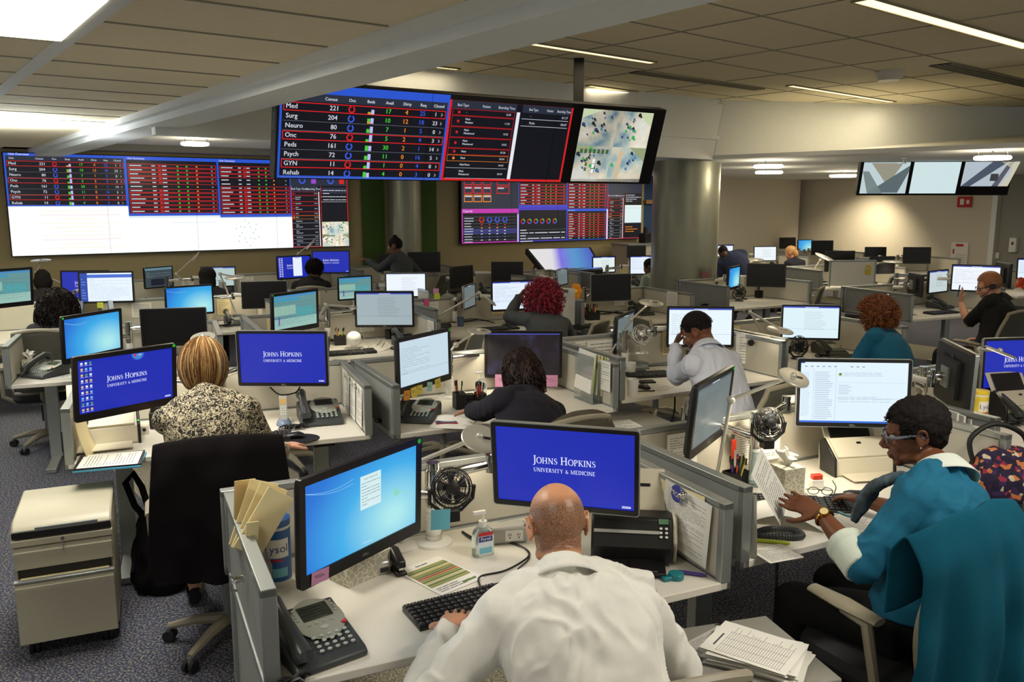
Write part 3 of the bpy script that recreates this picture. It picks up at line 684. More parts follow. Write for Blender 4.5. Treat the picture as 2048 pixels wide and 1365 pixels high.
MON = [
 ('A1', -4.38, 7.2, 1.32, 63, -5, .55, pic_teal, 'thick-bezel monitor with a pale teal table at the left edge of the room', dict(thick=1)),
 ('A2', -4.93, 9.68, 1.11, 5, 6, .55, pic_jh, 'partly hidden blue monitor behind the big dark curly hair', dict()),
 ('A3', -4.32, 8.92, 1.16, 12, 4, .55, pic_inbox, 'white inbox monitor with blue sidebar and yellow note beside the big dark curls', dict(notes=[(-.07, -.19, .06, .06, nlime, 0)])),
 ('A4', -4.74, 11.27, 1.06, 62, 0, .464, pic_dark, 'dim grey monitor turned sideways left of the tall thin desk lamp', dict(dot=-1)),
 ('A5', -3.97, 11.35, 1.06, 19, 3, .452, pic_doc, 'pale monitor behind the straight black-haired head', dict(tint=(178, 200, 196))),
 ('A6', -3.3, 8.56, 1.06, 42, 0, .5, pic_win, 'blue wallpaper monitor in front of the straight black-haired head', dict(dot=-1)),
 ('A7', -2.69, 9.09, 1.06, 16, 2, .484, pic_off, 'switched-off black monitor left of the angled teal spreadsheet monitor', dict(silver_edge=1)),
 ('A8', -1.81, 6.99, 1.15, 61, -1, .55, pic_teal, 'angled monitor full of a teal spreadsheet behind the partition', dict(thick=1, dot=-1)),
 ('A9', -1.84, 9.84, 1.06, 39, 0, .45, pic_teal, 'small teal spreadsheet monitor left of a plain white monitor', dict(dot=-1)),
 ('A10', -1.29, 10.18, 1.06, 6, 0, .5, pic_doc, 'plain white monitor behind the grey form monitor', dict(silver_edge=1, tint=(238, 246, 255), seed=2, top=(200, 210, 230))),
 ('A11', -1.2, 7.84, 1.06, 1, -2, .557, pic_doc, 'grey form monitor with dark blue top bar above a cluttered desk', dict(logo=1, tint=(160, 176, 182), seed=4)),
 ('A12', -.67, 11.32, 1.06, 55, 2, .48, pic_off, 'black monitor turned sideways with a green corner sticker, mid room', dict(dot=-1)),
 ('A12b', -.45, 8.96, 1.06, 75, 1, .42, pic_greydoc, 'thin blue-grey monitor seen edge-on left of the red-haired woman', dict(silver_edge=1)),
 ('A13', -.07, 12.19, 1.06, 1, 2, .467, pic_off, 'black monitor directly behind the white screen of the red-haired woman', dict()),
 ('A14', .03, 9.03, 1.06, 20, 2, .537, pic_doc, 'white monitor in front of the red-haired woman', dict(tint=(228, 240, 255), seed=3)),
 ('A15', .74, 12.24, .98, 64, 3, .396, pic_greydoc, 'thin grey monitor seen edge-on behind the red curls', dict(silver_edge=1)),
 ('A16', 1.17, 9.88, 1.06, 18, 3, .52, pic_off, 'black monitor right of the orange paper flower', dict(silver_edge=1)),
 ('A17', 1.49, 13.61, 1.06, 27, 2, .44, pic_doc, 'narrow white monitor just right of the tilted touch table', dict(tint=(226, 238, 236), seed=2)),
 ('A18', 2.13, 13.5, 1.06, 7, 3, .5, pic_doc, 'white monitor cut off by the left side of the grey column', dict(tint=(230, 242, 255), seed=5)),
 ('A19', 2.45, 16.6, 1.1, 5, 3, .38, pic_off, 'small black monitor on the counter left of the grey column', dict()),
 ('A20', -1.42, 13.6, 1.1, 9, 2, .53, pic_off, 'black monitor right of the standing woman', dict()),
 ('A20b', -1.95, 13.6, 1.1, 30, 2, .45, pic_off, 'dark monitor behind the arm of the standing woman', dict()),
 ('A21', -3.14, 12.14, 1.13, 42, 2, .55, pic_split, 'blue monitor with a white page left of the short-haired head in black', dict()),
 ('A22', -2.65, 12.33, 1.19, 11, 3, .55, pic_jh, 'blue logo monitor right of the short-haired head in black', dict()),
 ('B1', 4.25, 16.9, 1.08, 20, 3, .45, pic_doc, 'white monitor edge showing above the stooping person in navy', dict(tint=(235, 240, 245))),
 ('B2', 4.97, 16.54, 1.06, 9, 4, .48, pic_doc, 'white monitor left of the blonde woman far back', dict(tint=(235, 245, 250), seed=2, top=(220, 230, 240))),
 ('B3', 6.56, 20.1, 1.1, 14, 4, .43, pic_off, 'small black monitor behind the blonde woman far back', dict()),
 ('B4', 6.60, 19.0, 1.1, 23, 4, .42, pic_win, 'small blue wallpaper monitor right of the blonde woman far back', dict()),
 ('B5', 6.62, 18.0, 1.1, 9, 4, .5, pic_off, 'wide black monitor below the warm light patch on the far wall', dict()),
 ('B6', 5.38, 13.81, 1.1, 13, 1, .55, pic_off, 'black monitor right of the round-headed lamp by the far wall', dict()),
 ('B7', 7.16, 16.6, 1.06, -1, 4, .42, pic_off, 'black monitor half hidden behind another, right of far lamp', dict()),
 ('B8', 5.94, 13.49, 1.06, 13, 4, .458, pic_off, 'black monitor above the whiteboard partition with a yellow padlock sticker', dict()),
 ('B9', 7.69, 16.0, 1.06, -5, 5, .51, pic_off, 'black monitor farthest right along the cream wall', dict()),
 ('B10', 2.97, 11.2, 1.06, 58, -1, .50, pic_win, 'narrow blue wallpaper monitor touching the right side of the column', dict(thick=1)),
 ('B11', 3.5, 11.56, 1.06, -14, 3, .518, pic_off, 'black monitor above the empty desk right of the column', dict()),
 ('B12', 1.52, 6.71, 1.06, -2, 3, .538, pic_doc, 'white monitor in front of the man in the white shirt', dict(tint=(232, 246, 255), seed=5)),
 ('B13', 2.5, 6.96, 1.06, -7, 3, .483, pic_doc, 'white monitor in front of the person with the copper afro', dict(tint=(222, 242, 250), seed=4, silver_edge=1)),
 ('B15', 5.42, 10.65, 1.06, 36, 2, .48, pic_doc, 'pale monitor left of the bright one the headset man faces', dict(tint=(196, 210, 214), seed=4)),
 ('B16', 5.76, 10.42, 1.12, -27, 3, .55, pic_doc, 'bright white monitor the man with the headset faces', dict(tint=(240, 246, 255), seed=3)),
 ('B14', 4.95, 10.25, 1.06, 84, 0, .45, pic_off, 'dark monitor seen from behind on a chrome arm left of headset man', dict()),
 ('B17', 6.3, 10.75, 1.14, 80, 0, .5, pic_off, 'grey-backed monitor behind the head of the headset man', dict()),
 ('B18', 7.93, 12.73, 1.06, -12, 5, .518, pic_doc, 'white monitor cut off by the right edge, above an orange item', dict(tint=(225, 240, 255))),
 ('B19', 1.67, 4.01, 1.13, -4, 4, .55, pic_mail, 'large white mail-program monitor in front of the woman in teal', dict(silver_edge=1, logo=1)),
 ('B20', 2.41, 4.45, 1.12, 80, -1, .55, pic_off, 'dark monitor seen from behind on a chrome arm, right of the mail monitor', dict(silver_edge=1)),
 ('B21', 3.23, 5.24, 1.04, 10, 2, .55, pic_jh, 'blue logo monitor cut off by the right edge of the picture', dict(silver_edge=1)),
 ('C1', .93, 3.78, 1.10, 59, -5, .55, pic_greydoc, 'dim grey monitor turned sideways over the desk of the woman in teal', dict(thick=1, dot=1, logo=1)),
 ('D1', -.46, 2.52, 1.1, 57, -2, .55, pic_win, 'large angled wallpaper monitor with a white form window, in front left', dict(thick=1, dot=1, logo=1, dialog=True, notes=[(-.2, -.148, .07, .04, npk, 4)])),
 ('D2', .19, 2.95, 1.09, -15, -8, .55, pic_jh, 'large blue logo monitor just above the bald head', dict(silver_edge=1)),
 ('D3', -2.0, 4.28, 1.13, 52, -5, .55, pic_jh_icons, 'blue logo monitor with desktop icons left of the blonde woman', dict(thick=1, dot=1)),
 ('D4', -1.37, 4.93, 1.13, -1, -1, .55, pic_jh, 'blue logo monitor with silver edge right of the blonde head', dict(silver_edge=1, logo=1)),
 ('D5', -3.03, 6.01, 1.1, 71, -2, .55, pic_win, 'angled blue wallpaper monitor above the tissues and phone on the left', dict(thick=1, dot=-1)),
 ('D6', -2.72, 6.69, 1.06, 14, -1, .505, pic_off, 'black switched-off monitor with silver edge behind the blonde head', dict(silver_edge=1)),
 ('D7', -.54, 5.15, 1.08, 59, 1, .55, pic_doc, 'angled white list monitor with sticky notes along its bottom edge', dict(thick=1, dot=1, tint=(196, 218, 230), seed=3, top=(200, 214, 230), notes=[(-.2, -.185, .06, .06, no, 5), (-.13, -.18, .06, .065, ny, -4), (-.07, -.175, .055, .06, ny, 3), (.03, -.175, .055, .06, ng, 10), (.12, -.17, .06, .062, ny, -6)])),
 ('D8', .08, 5.84, .99, -1, -2, .55, pic_galaxy, 'dark star-field monitor in front of the dark-curled woman', dict(notes=[(-.14, -.19, .12, .09, npk, 0), (.2, -.19, .09, .085, npk, 0)])),
 ('D9', .93, 6.79, 1.01, 66, -2, .5, pic_greydoc, 'dim grey sideways monitor on a chrome arm left of white-shirted man', dict(thick=1)),
]
MPOS = {}
for key, x, y, z, yaw, tl, w, pic, lab, kw in MON:
    monitor(key, x, y, z, yaw, tl, w, pic, lab, **kw); MPOS[key] = (x, y, z, yaw, w)

# ---------------------------------------------------------------- data walls
ROWS = [('Med', 221, 1, 17, 4, 25, 1), ('Surg', 204, 0, 10, 12, 18, 23), ('Neuro', 80, 0, 7, 1, 5, 0), ('Onc', 76, 1, 5, 2, 4, 3),
        ('Peds', 161, 0, 30, 2, 1, 14), ('Psych', 72, 0, 11, 0, 16, 5), ('GYN', 11, 1, 1, 0, 4, 0), ('Rehab', 14, 0, 4, 0, 3, 0)]
def board_units(p, x0, z0, x1, z1, txt=True, bar=.08):
    w = x1 - x0; h = z1 - z0; p.rect(x0, z0, x1, z1, BORD, 0); b = .014 * w
    p.rect(x0 + b, z0 + b, x1 - b, z1 - bar * h, NAVY, 1); p.rect(x0 + b, z1 - (bar + .085) * h, x1 - b, z1 - bar * h, NAV2, 2)
    T = lambda s, fx, fz, fh, m, al='c': p.text(s, x0 + fx * w, z0 + fz * h, fh * h, m, 4, al, bold=.0012)
    hz = 1 - bar - .06
    for s_, fx in (('Unit', .06), ('Census', .28), ('Occ', .40), ('Beds', .51), ('Avail', .62), ('Dirty', .73), ('Req', .83), ('Closed', .93)): T(s_, fx, hz, .033, DGT)
    p.text('Unit Overview', x0 + .04 * w, z1 - bar * .75 * h, .04 * h, WTX, 4, bold=.0012)
    rh = (1 - bar - .1) / 8
    for i, (n, c, rd, a, d, q, cl) in enumerate(ROWS):
        zt = 1 - bar - .09 - i * rh; zb = zt - rh; zc = zb + rh * .3
        T(n, .035, zc, .05, DGT, 'l'); T(str(c), .32, zc, .05, DGT, 'r')
        p.ring(x0 + .4 * w, z0 + (zb + rh * .5) * h, .022 * h * 1.1, .034 * h * 1.15, RED if rd else BLU, 100, 425, 4)
        bx = x0 + .495 * w
        p.rect(bx, z0 + (zb + .1 * rh) * h, bx + .018 * w, z0 + (zb + (.35 + .4 * ((i * 37) % 10) / 10) * rh) * h, GRN, 4); p.rect(bx + .02 * w, z0 + (zb + .1 * rh) * h, bx + .038 * w, z0 + (zb + (.6 + .3 * ((i * 53) % 10) / 10) * rh) * h, LAV, 4)
        if i < 2: p.rect(bx, z0 + (zb + .1 * rh) * h, bx + .018 * w, z0 + (zb + .3 * rh) * h, ORG, 5)
        T(str(a), .62, zc, .05, GRN); T(str(d), .73, zc, .05, ORG); T(str(q), .83, zc, .05, BLU); T(str(cl), .915, zc, .045, DGT)
        cx = x0 + .955 * w; cz = z0 + (zb + rh * .5) * h; e = .016 * h
        for q_ in _st([(cx - e * .5, cz + e), (cx + e * .5, cz), (cx - e * .5, cz - e)], .006 * h): p.poly(q_, DGT, 4)
        if not rd: p.rect(x0 + .02 * w, z0 + zb * h, x1 - .02 * w, z0 + zb * h + .003 * h, GREY, 3)
        if rd: p.frame(x0 + .02 * w, z0 + (zb + .004) * h, x1 - .02 * w, z0 + (zt - .004) * h, .009 * h, RED, 4)
def board_list(p, x0, z0, x1, z1, n=12, red=1.0, seed=0, head=True, border=BORD):
    w = x1 - x0; h = z1 - z0; p.rect(x0, z0, x1, z1, border, 0); b = .012 * w
    p.rect(x0 + b, z0 + b, x1 - b, z1 - .06 * h, NAVY, 1); rd = random.Random(seed)
    p.text('Unit Summary', x0 + .02 * w, z1 - .05 * h, .035 * h, WTX, 3)
    z1b = z1 - .12 * h; rh = (z1b - z0 - b) / n
    for i in range(n):
        zt = z1b - i * rh; isr = rd.random() < red
        if isr: p.frame(x0 + 2 * b, zt - rh + rh * .08, x1 - 2 * b, zt - rh * .06, rh * .1, RED, 3)
        p.rect(x0 + .04 * w, zt - rh * .6, x0 + rd.uniform(.12, .2) * w, zt - rh * .38, DGT, 4)
        p.rect(x0 + .27 * w, zt - rh * .6, x0 + .31 * w, zt - rh * .38, DGT, 4)
        if isr: p.rect(x0 + .34 * w, zt - rh * .7, x0 + .37 * w, zt - rh * .3, RED, 4)
        p.rect(x0 + .38 * w, zt - rh * .6, x0 + .43 * w, zt - rh * .38, DGT, 4)
        for fx, m in ((.54, GRN), (.64, GRN), (.75, ORG), (.92, GREY)): p.rect(x0 + fx * w, zt - rh * .65, x0 + (fx + .02) * w, zt - rh * .35, m, 4)
def board_wait(p, x0, z0, x1, z1, rows, border=None, two=True, scroll=True):
    w = x1 - x0; h = z1 - z0; p.rect(x0, z0, x1, z1, border or NAVY, 0); b = .016 * w
    p.rect(x0 + b, z0 + b, x1 - b, z1, NAVY, 1); xs = x0 + (.54 * w if two else .92 * w)
    p.rect(x0 + b, z1 - .1 * h, xs - .02 * w, z1 - .0, NAV2, 2)
    if two: p.rect(xs + .03 * w, z1 - .1 * h, x1 - b, z1, NAV2, 2)
    for s_, f in (('Bed Type', .1), ('Patient', .28), ('Boarding Time', .44)): p.text(s_, x0 + f * w * (1 if two else 1.7), z1 - .07 * h, .032 * h, DGT, 4, 'c', .9)
    if two:
        for s_, f in (('Bed Type', .66), ('Patient', .80), ('Boarding Time', .92)): p.text(s_, x0 + f * w, z1 - .07 * h, .032 * h, DGT, 4, 'c', .8)
        for i, (a_, t_) in enumerate((('-', '01:17'), ('Peds-', '00:47'))):
            zz = z1 - (.15 + i * .09) * h; p.text(a_, x0 + .64 * w, zz, .03 * h, DGT, 4); p.text(t_, x0 + .96 * w, zz, .03 * h, DGT, 4, 'r'); p.rect(xs + .03 * w, zz - .03 * h, x1 - 2 * b, zz - .025 * h, DGT, 4)
    tot = sum(2 if '\n' in r_[0] else 1.25 for r_ in rows); z = z1 - .1 * h; u = (h * .9 - b) / tot
    for s_, t_, c_ in rows:
        k = 2 if '\n' in s_ else 1.25; zb = z - k * u; ls = s_.split('\n')
        for j, l_ in enumerate(ls): p.text(l_, x0 + .13 * w, z - u * (.75 + .6 * j), u * .36, DGT, 4, bold=.0008)
        p.text(t_, xs - .06 * w, z - u * k * .6, u * .36, DGT, 4, 'r')
        if c_: p.ring(x0 + .075 * w, (z + zb) / 2, 0, u * .26, c_, n=10, L=4); p.frame(x0 + 1.6 * b, zb + .05 * u, xs - .03 * w, z - .04 * u, u * .06, c_, 3)
        else: p.rect(x0 + 1.6 * b, zb, xs - .03 * w, zb + .05 * u, DGT, 3)
        z = zb
    if scroll: p.rect(xs - .015 * w, z0 + b, xs + .012 * w, z1 - .1 * h, glow((230, 232, 240)), 4)
CAMF = lambda nm, o: glow_ramp(nm, [(.3, (110, 150, 176)), (.42, (190, 206, 196)), (.55, (238, 226, 200)), (.7, (244, 246, 236))], (2.6 / o, 1, 3.2 / o), (o * 3, 0, o), 'NOISE', 1.05, 3)
def board_cams(p, x0, z0, x1, z1, s=1.0):
    xm = (x0 + x1) / 2; zm = (z0 + z1) / 2; rd = random.Random(5)
    for i, (a, b, c, d) in enumerate(((x0, zm, xm, z1), (xm, zm, x1, z1), (x0, z0, xm, zm), (xm, z0, x1, zm))):
        p.rect(a, b, c, d, CAMF('camera_view_%d' % i, (.5 + .13 * i) * s), 0)
        w, h = c - a, d - b
        p.poly([(a, d - .25 * h), (a + .45 * w, d - .05 * h), (a + .6 * w, d), (a, d)] if i % 2 == 0 else [(c, d - .4 * h), (a + .5 * w, d), (c, d)], glow((196, 208, 170) if i < 2 else (150, 160, 120)), 1)
        for k in range(16 if i < 3 else 8):
            px = a + rd.gauss(.45, .2) * w; pz = b + rd.gauss(.5 if i < 2 else .6, .16) * h
            px = min(max(px, a + .06 * w), c - .06 * w); pz = min(max(pz, b + .08 * h), d - .08 * h)
            q = rd.choice(((36, 60, 96), (30, 40, 60), (60, 170, 90), (70, 110, 160), (30, 36, 30)))
            r_ = rd.uniform(.02, .05) * w; p.ring(px, pz, 0, r_, glow(q), n=9, L=2); p.ring(px + r_, pz - r_ * .8, 0, r_ * .6, glow(q), n=8, L=2)
        if i == 2:
            for k in range(7): p.rect(a + (.1 + k * .12) * w, d - .2 * h, a + (.18 + k * .12) * w, d - .08 * h, glow((70, 96, 60)), 3)
            for k in range(3): p.rect(a + .3 * w, b + (.3 + k * .14) * h, a + .36 * w, b + (.4 + k * .14) * h, glow((70, 100, 40)), 3); p.rect(a + .5 * w, b + (.25 + k * .14) * h, a + .57 * w, b + (.36 + k * .14) * h, glow((240, 240, 240)), 3)
        if i == 3: p.poly([(a + .18 * w, b + .1 * h), (a + .3 * w, b + .1 * h), (a + .34 * w, d - .1 * h), (a + .22 * w, d - .1 * h)], glow((206, 184, 150)), 3)
def white_page(p, x0, z0, x1, z1, kind, s=1.12):
    p.rect(x0, z0, x1, z1, glow((242, 250, 252), s), 0); w = x1 - x0; h = z1 - z0
    if kind == 0:
        for i in range(10):
            c_ = glow((246, 190, 190)) if i in (1, 7) else glow((250, 232, 176)); o = 0 if i in (1, 7) else .08 * (i % 3)
            p.rect(x0 + (.25 + o) * w, z1 - (.1 + i * .085) * h, x1 - (.08 + o) * w, z1 - (.1 + i * .085) * h + .008 * h, c_, 1)
    if kind == 1: p.rect(x0 + .45 * w, z1 - .2 * h, x1 - .06 * w, z1 - .19 * h, glow((206, 214, 218)), 1); p.rect(x0, z1 - .06 * h, x1, z1, glow((225, 236, 244)), 1)
    if kind == 2:
        rd = random.Random(2)
        for i in range(18): a = R(i * 20); r_ = (.2 + .1 * (i % 3)) * h; p.ring(x0 + .36 * w + r_ * .9 * math.cos(a), z0 + .5 * h + r_ * math.sin(a), 0, .02 * h, glow((176, 196, 196)), n=8, L=1)
        p.rect(x0, z1 - .03 * h, x1, z1, glow((90, 120, 200)), 1)
def videowall(name, label, c, yaw, tilt, W, Hh, draw, cols, rows, depth=.09, hang=False, dtag='video wall'):
    t = thing(name, label, dtag, c); t.rotation_euler = (-tilt, 0, yaw)
    k = MB(); k.box((0, depth / 2 + .003, 0), (W + .02, depth, Hh + .02), black_ma)
    obj('housing', k, t, black_ma, bevel=.004)
    p = Pane(.0015); draw(p, W, Hh); s_ = obj('screen', p.mb, t, sm=False)
    for i in range(1, cols): obj('seam', MB().box((-W / 2 + W * i / cols, -.0045, 0), (.0022, .002, Hh), black_ma), t)
    for j in range(1, rows): obj('seam', MB().box((0, -.0048, -Hh / 2 + Hh * j / rows), (W, .002, .0022), black_ma), t)
    return t
WROWS = [('-', '12:00', RED), ('Med-\nMonitor', '11:20', RED), ('Med-\nMonitored', '10:52', RED), ('Med-\nMonitored', '10:02', RED), ('Med-', '07:28', RED), ('Med-', '05:04', ORG), ('Med-Floor', '04:52', None), ('Med-\nMonitored', '03:04', None)]
WLONG = [('-', '12:00', RED), ('Med-JHH\nMonitor', '11:20', RED), ('Med-JHH', '10:52', RED), ('Med-\nMonitored', '10:02', RED), ('Med-', '07:28', RED), ('Med-', '05:04', ORG), ('Med-Floor', '04:52', None), ('Med-\nMonitored', '03:04', None), ('Med-\nMonitored', '02:51', None), ('Med-Floor', '02:30', None), ('Med-Floor', '01:51', None), ('Peds-', '01:12', None)]
def draw_left(p, W, H):
    x = [-W / 2 + W * f for f in (0, .306, .571, .802, 1)]
    zs = [-.02, -.14, -.16]; top = H / 2
    board_units(p, x[0], zs[0], x[1], top, bar=.05); white_page(p, x[0], -H / 2, x[1], zs[0], 0)
    board_list(p, x[1], zs[1], x[2], top, 12, .85, 3); white_page(p, x[1], -H / 2, x[2], zs[1] - .02, 1); p.rect(x[1], zs[1] - .02, x[2], zs[1], BORD, 1)
    board_list(p, x[2], zs[2], x[3], top, 12, .6, 8); white_page(p, x[2], -H / 2, x[3], zs[2] - .02, 2); p.rect(x[2], zs[2] - .02, x[3], zs[2], BORD, 1)
    p.rect(x[3], .3, x[4], top, NAV2, 0)
    for i, f in enumerate((.25, .75)):
        p.ring(x[3] + f * (x[4] - x[3]) - .05, .38, .035, .055, BLU, 100, 420, 2); p.rect(x[3] + f * (x[4] - x[3]) + .1, .33, x[3] + f * (x[4] - x[3]) + .18, .44, RED if i else glow((150, 70, 200)), 2)
        p.lines(x[3] + f * (x[4] - x[3]) - .2, .5, x[3] + f * (x[4] - x[3]) + .2, .62, 3, DGT, 2, .3, i)
    xm = (x[3] + x[4]) / 2 + .02
    board_wait(p, x[3], -H / 2, xm, .3, WLONG, RED, two=False); p.rect(xm, -.28, x[4], .3, NAVY, 0); p.rect(xm, .17, x[4], .27, NAV2, 2); p.lines(xm + .03, .05, x[4] - .03, .25, 4, DGT, 3, .2, 5)
    p.rect(xm, .12, x[4] - .02, .125, DGT, 3); p.rect(xm, .04, x[4] - .02, .045, DGT, 3); p.rect(x[4] - .012, -.28, x[4], top, RED, 3)
    board_cams(p, xm, -H / 2, x[4], -.28)
def draw_right(p, W, H):
    x = [-W / 2 + W * f for f in (0, .285, .55, .79, 1)]; top = H / 2
    PUR = glow((190, 50, 170)); p.rect(x[0], 0, x[1], top, NAV2, 0)
    for r_ in range(3):
        for c_ in range(4):
            if r_ == 2 and c_ > 2 or (c_ == 3 and r_ > 1): continue
            a = x[0] + .05 + c_ * .2 + (.1 if c_ == 3 else 0); z = top - .2 - r_ * .15; col = ORG if r_ == 2 else RED
            p.frame(a, z, a + (.18 if c_ < 3 else .28), z + .13, .014, col, 3); p.rect(a + .02, z + .09, a + .16, z + .11, DGT, 4)
    p.rect(x[0], -H / 2, x[1], 0, PUR, 0); p.rect(x[0] + .02, -H / 2 + .02, x[1] - .02, -.08, NAVY, 1); p.text('Capacity', x[0] + .03, -.06, .04, WTX, 3)
    p.rect(x[0] + .02, -.46, x[1] - .05, -.36, glow((46, 50, 110)), 2)
    for i in range(4):
        cx = x[0] + .42 + i * .17; p.ring(cx, -.2, .035, .055, RED if i == 0 else BLU, 100, 420, 3)
        for k in range(6): p.rect(cx - .02, -.3 - k * .055, cx + .02, -.285 - k * .055, (RED, ORG, DGT, DGT, BLU, DGT)[k], 3)
    p.lines(x[0] + .05, -.62, x[0] + .25, -.15, 10, DGT, 3, .25, 2, False)
    for k in range(8): p.rect(x[0] + .02, -.15 - k * .06, x[1] - .05, -.147 - k * .06, GREY, 2)
    p.rect(x[1] - .03, -H / 2, x[1], -.1, glow((215, 200, 240)), 3)
    board_list(p, x[1], .05, x[2], top - .1, 7, .9, 1); p.rect(x[1], top - .1, x[2], top, NAVY, 0)
    p.rect(x[1], -H / 2, x[2], .05, glow((70, 60, 190)), 0); p.rect(x[1] + .015, -H / 2 + .02, x[2] - .015, -.03, NAVY, 1)
    for i in range(6): cx = x[1] + .1 + i * .15; p.ring(cx, -.24, .03, .05, RED, 90, 250, 3); p.ring(cx, -.24, .03, .05, BLU, 250, 360, 3); p.ring(cx, -.24, .03, .05, GRN, 0, 90, 3)
    p.lines(x[1] + .04, -.64, x[2] - .05, -.38, 5, DGT, 3, .3, 4)
    for k in range(4): p.rect(x[1] + .02, -.4 - k * .06, x[2] - .02, -.397 - k * .06, GREY, 2)
    board_list(p, x[2], -.02, x[3], top + 0, 9, 1, 6); board_list(p, x[2], -H / 2, x[3], -.02, 11, .8, 7); p.rect(x[3] - .04, -H / 2, x[3], -.02, glow((215, 200, 240)), 5)
    board_wait(p, x[3], -H / 2, x[3] + .42 * (W * .21) / .42 * .48, .3, WLONG, RED, two=False); p.rect(x[3], .3, x[4], top, NAV2, 0)
    xm = x[3] + W * .105; p.rect(xm, .1, x[4], .3, NAVY, 0); p.lines(xm + .02, .12, x[4] - .02, .28, 4, DGT, 2, .3, 3)
    p.rect(xm, -.3, x[4], .06, glow((222, 240, 240), 1.0), 0); p.rect(xm, -H / 2, x[4], -.3, NAVY, 0); p.lines(xm + .02, -.5, x[4] - .1, -.36, 3, ORG, 2, .3, 3); p.rect(x[3], -H / 2, x[4], -H / 2 + .015, glow((190, 40, 90)), 3)
def draw_hang(p, W, H):
    w = W / 3
    board_units(p, -W / 2, -H / 2, -W / 2 + w * 1.13, H / 2, bar=.09)
    board_wait(p, -W / 2 + w * 1.13, -H / 2, -W / 2 + w * 2.13, H / 2 - .035, WROWS, RED)
    p.rect(-W / 2 + w * 2.13, -H / 2, W / 2, H / 2, mat('dark_lcd', (24, 22, 24), .3), 0)
    board_cams(p, W / 2 - w * .78, -H / 2 + .01, W / 2 - w * .115, H / 2 - .03)
def draw_outside(p, W, H):
    w = W / 3; sky = glow((196, 216, 220)); p.rect(-W / 2, -H / 2, W / 2, H / 2, mat('dark_lcd', (24, 22, 24), .3), 0)
    for i in range(3):
        a = -W / 2 + i * w + .03; b = a + w - .05; g = (glow((190, 208, 212)), glow((206, 226, 228)), glow((178, 190, 200)))[i]
        z0 = -H / 2 + (.02 if i < 2 else .12)
        p.rect(a, z0, b, H / 2 - .01, g, 1)
        if i == 0: p.poly([(a + .1, H / 2 - .02), (a + .35, -.1), (b - .1, .2), (b - .2, H / 2 - .02)], glow((150, 146, 130)), 2); p.poly([(a + .1, -H / 2 + .03), (a + .5, -H / 2 + .03), (b, .1), (b, .18)], glow((90, 104, 108)), 3); p.poly([(a, .1), (a + .08, .1), (a + .3, -H / 2 + .02), (a + .1, -H / 2 + .02)], glow((120, 134, 134)), 3)
        if i == 2:
            p.poly([(a, z0), (a + .12, z0), (a + .55, H / 2 - .01), (a + .35, H / 2 - .01)], glow((74, 84, 100)), 2); p.poly([(a + .4, z0), (a + .48, z0), (a + .62, H / 2 - .01), (a + .56, H / 2 - .01)], glow((90, 90, 100)), 2)
            p.poly([(a + .5, z0), (b, z0), (b, H / 2 - .1), (b - .15, H / 2 - .01), (a + .7, H / 2 - .01)], glow((200, 196, 176)), 2); p.rect(b - .25, -.04, b - .15, .06, glow((60, 60, 66)), 3)
cL = Vector((-4.74, 12.73, 2.02)); videowall('video_wall', 'huge left video wall with data tables above white pages', cL + wn * .06, .6, -.0, 4.84, 1.36, draw_left, 4, 2)
cR = Vector((.86, 16.5, 1.94)); videowall('video_wall', 'smaller far video wall left of the column, below the hanging display', cR + wn * .06, .6, 0, 4.35, 1.24, draw_right, 4, 2)
HP = Vector((-.16, 7.31, 2.57))
hd = videowall('hanging_display', 'big tilted display hung from the ceiling, unit table beside security camera views', HP, .55, -.3, 3.66, .7, draw_hang, 3, 1, .11, dtag='display')
k = MB(); k.box((-1.844, .04, 0), (.02, .12, .72), black_ma); obj('side_cover', k, hd, black_ma)
p = Pane(); mb = MB(); p.text('SAMSUNG', 0, 0, .03, light_gr, 0, 'c'); o = obj('logo', p.mb, hd, sm=False); o.location = (-1.856, .06, .1); o.rotation_euler = (0, R(90), R(-90))
for px, py in ((720, 140), (1157, 190)):
    q = dep(px, py, HP.y + (px - 940) / 1703 * HP.y * .62 + .1); k = MB(); k.box((q.x, q.y, (HZ + 2.8) / 2), (.09, .06, HZ - 2.8), black_ma); o = obj('hanger_post', k, None, black_ma)
    o.parent = hd; bpy.context.view_layer.update(); o.matrix_parent_inverse = hd.matrix_world.inverted()
RHc = Vector((5.78, 11.7, 2.38))
hd2 = videowall('hanging_display', 'ceiling-hung display of three outdoor camera pictures on the right', RHc, R(-6), -.32, 1.98, .47, draw_outside, 3, 1, .12, dtag='display')
for sx in (-.6, .6):
    k = MB(); k.cyl((0, 0, .0), (0, 0, .16), .015); o = obj('hanger_post', k, hd2, black_ma); o.location = (sx, .08, .2); o.rotation_euler = (-.32, 0, 0)
# touch table
tq = [(1055.6, 499), (1178.7, 496), (1202, 538), (1093, 545)]
tp = [dep(tq[0][0], tq[0][1], 14.3), dep(tq[1][0], tq[1][1], 14.7), dep(tq[2][0], tq[2][1], 13.5), dep(tq[3][0], tq[3][1], 13.2)]
c = sum(tp, Vector()) / 4; t = thing('touch_table', 'tilted touch-screen table glowing white to blue beneath the far video wall', 'touch table', (c.x, c.y, 0))
k = MB(); nn = (tp[1] - tp[0]).cross(tp[3] - tp[0]).normalized(); nn = nn if nn.z > 0 else -nn
o_ = Vector((c.x, c.y, 0))
def grow(f): return [c + (p_ - c) * f - o_ for p_ in tp]
k.add([p_ for p_ in grow(1.06)] + [p_ - nn * .09 for p_ in grow(1.06)], [(0, 1, 2, 3), (4, 5, 6, 7), (0, 1, 5, 4), (1, 2, 6, 5), (2, 3, 7, 6), (3, 0, 4, 7)], black_ma); obj('frame', k, t, black_ma)
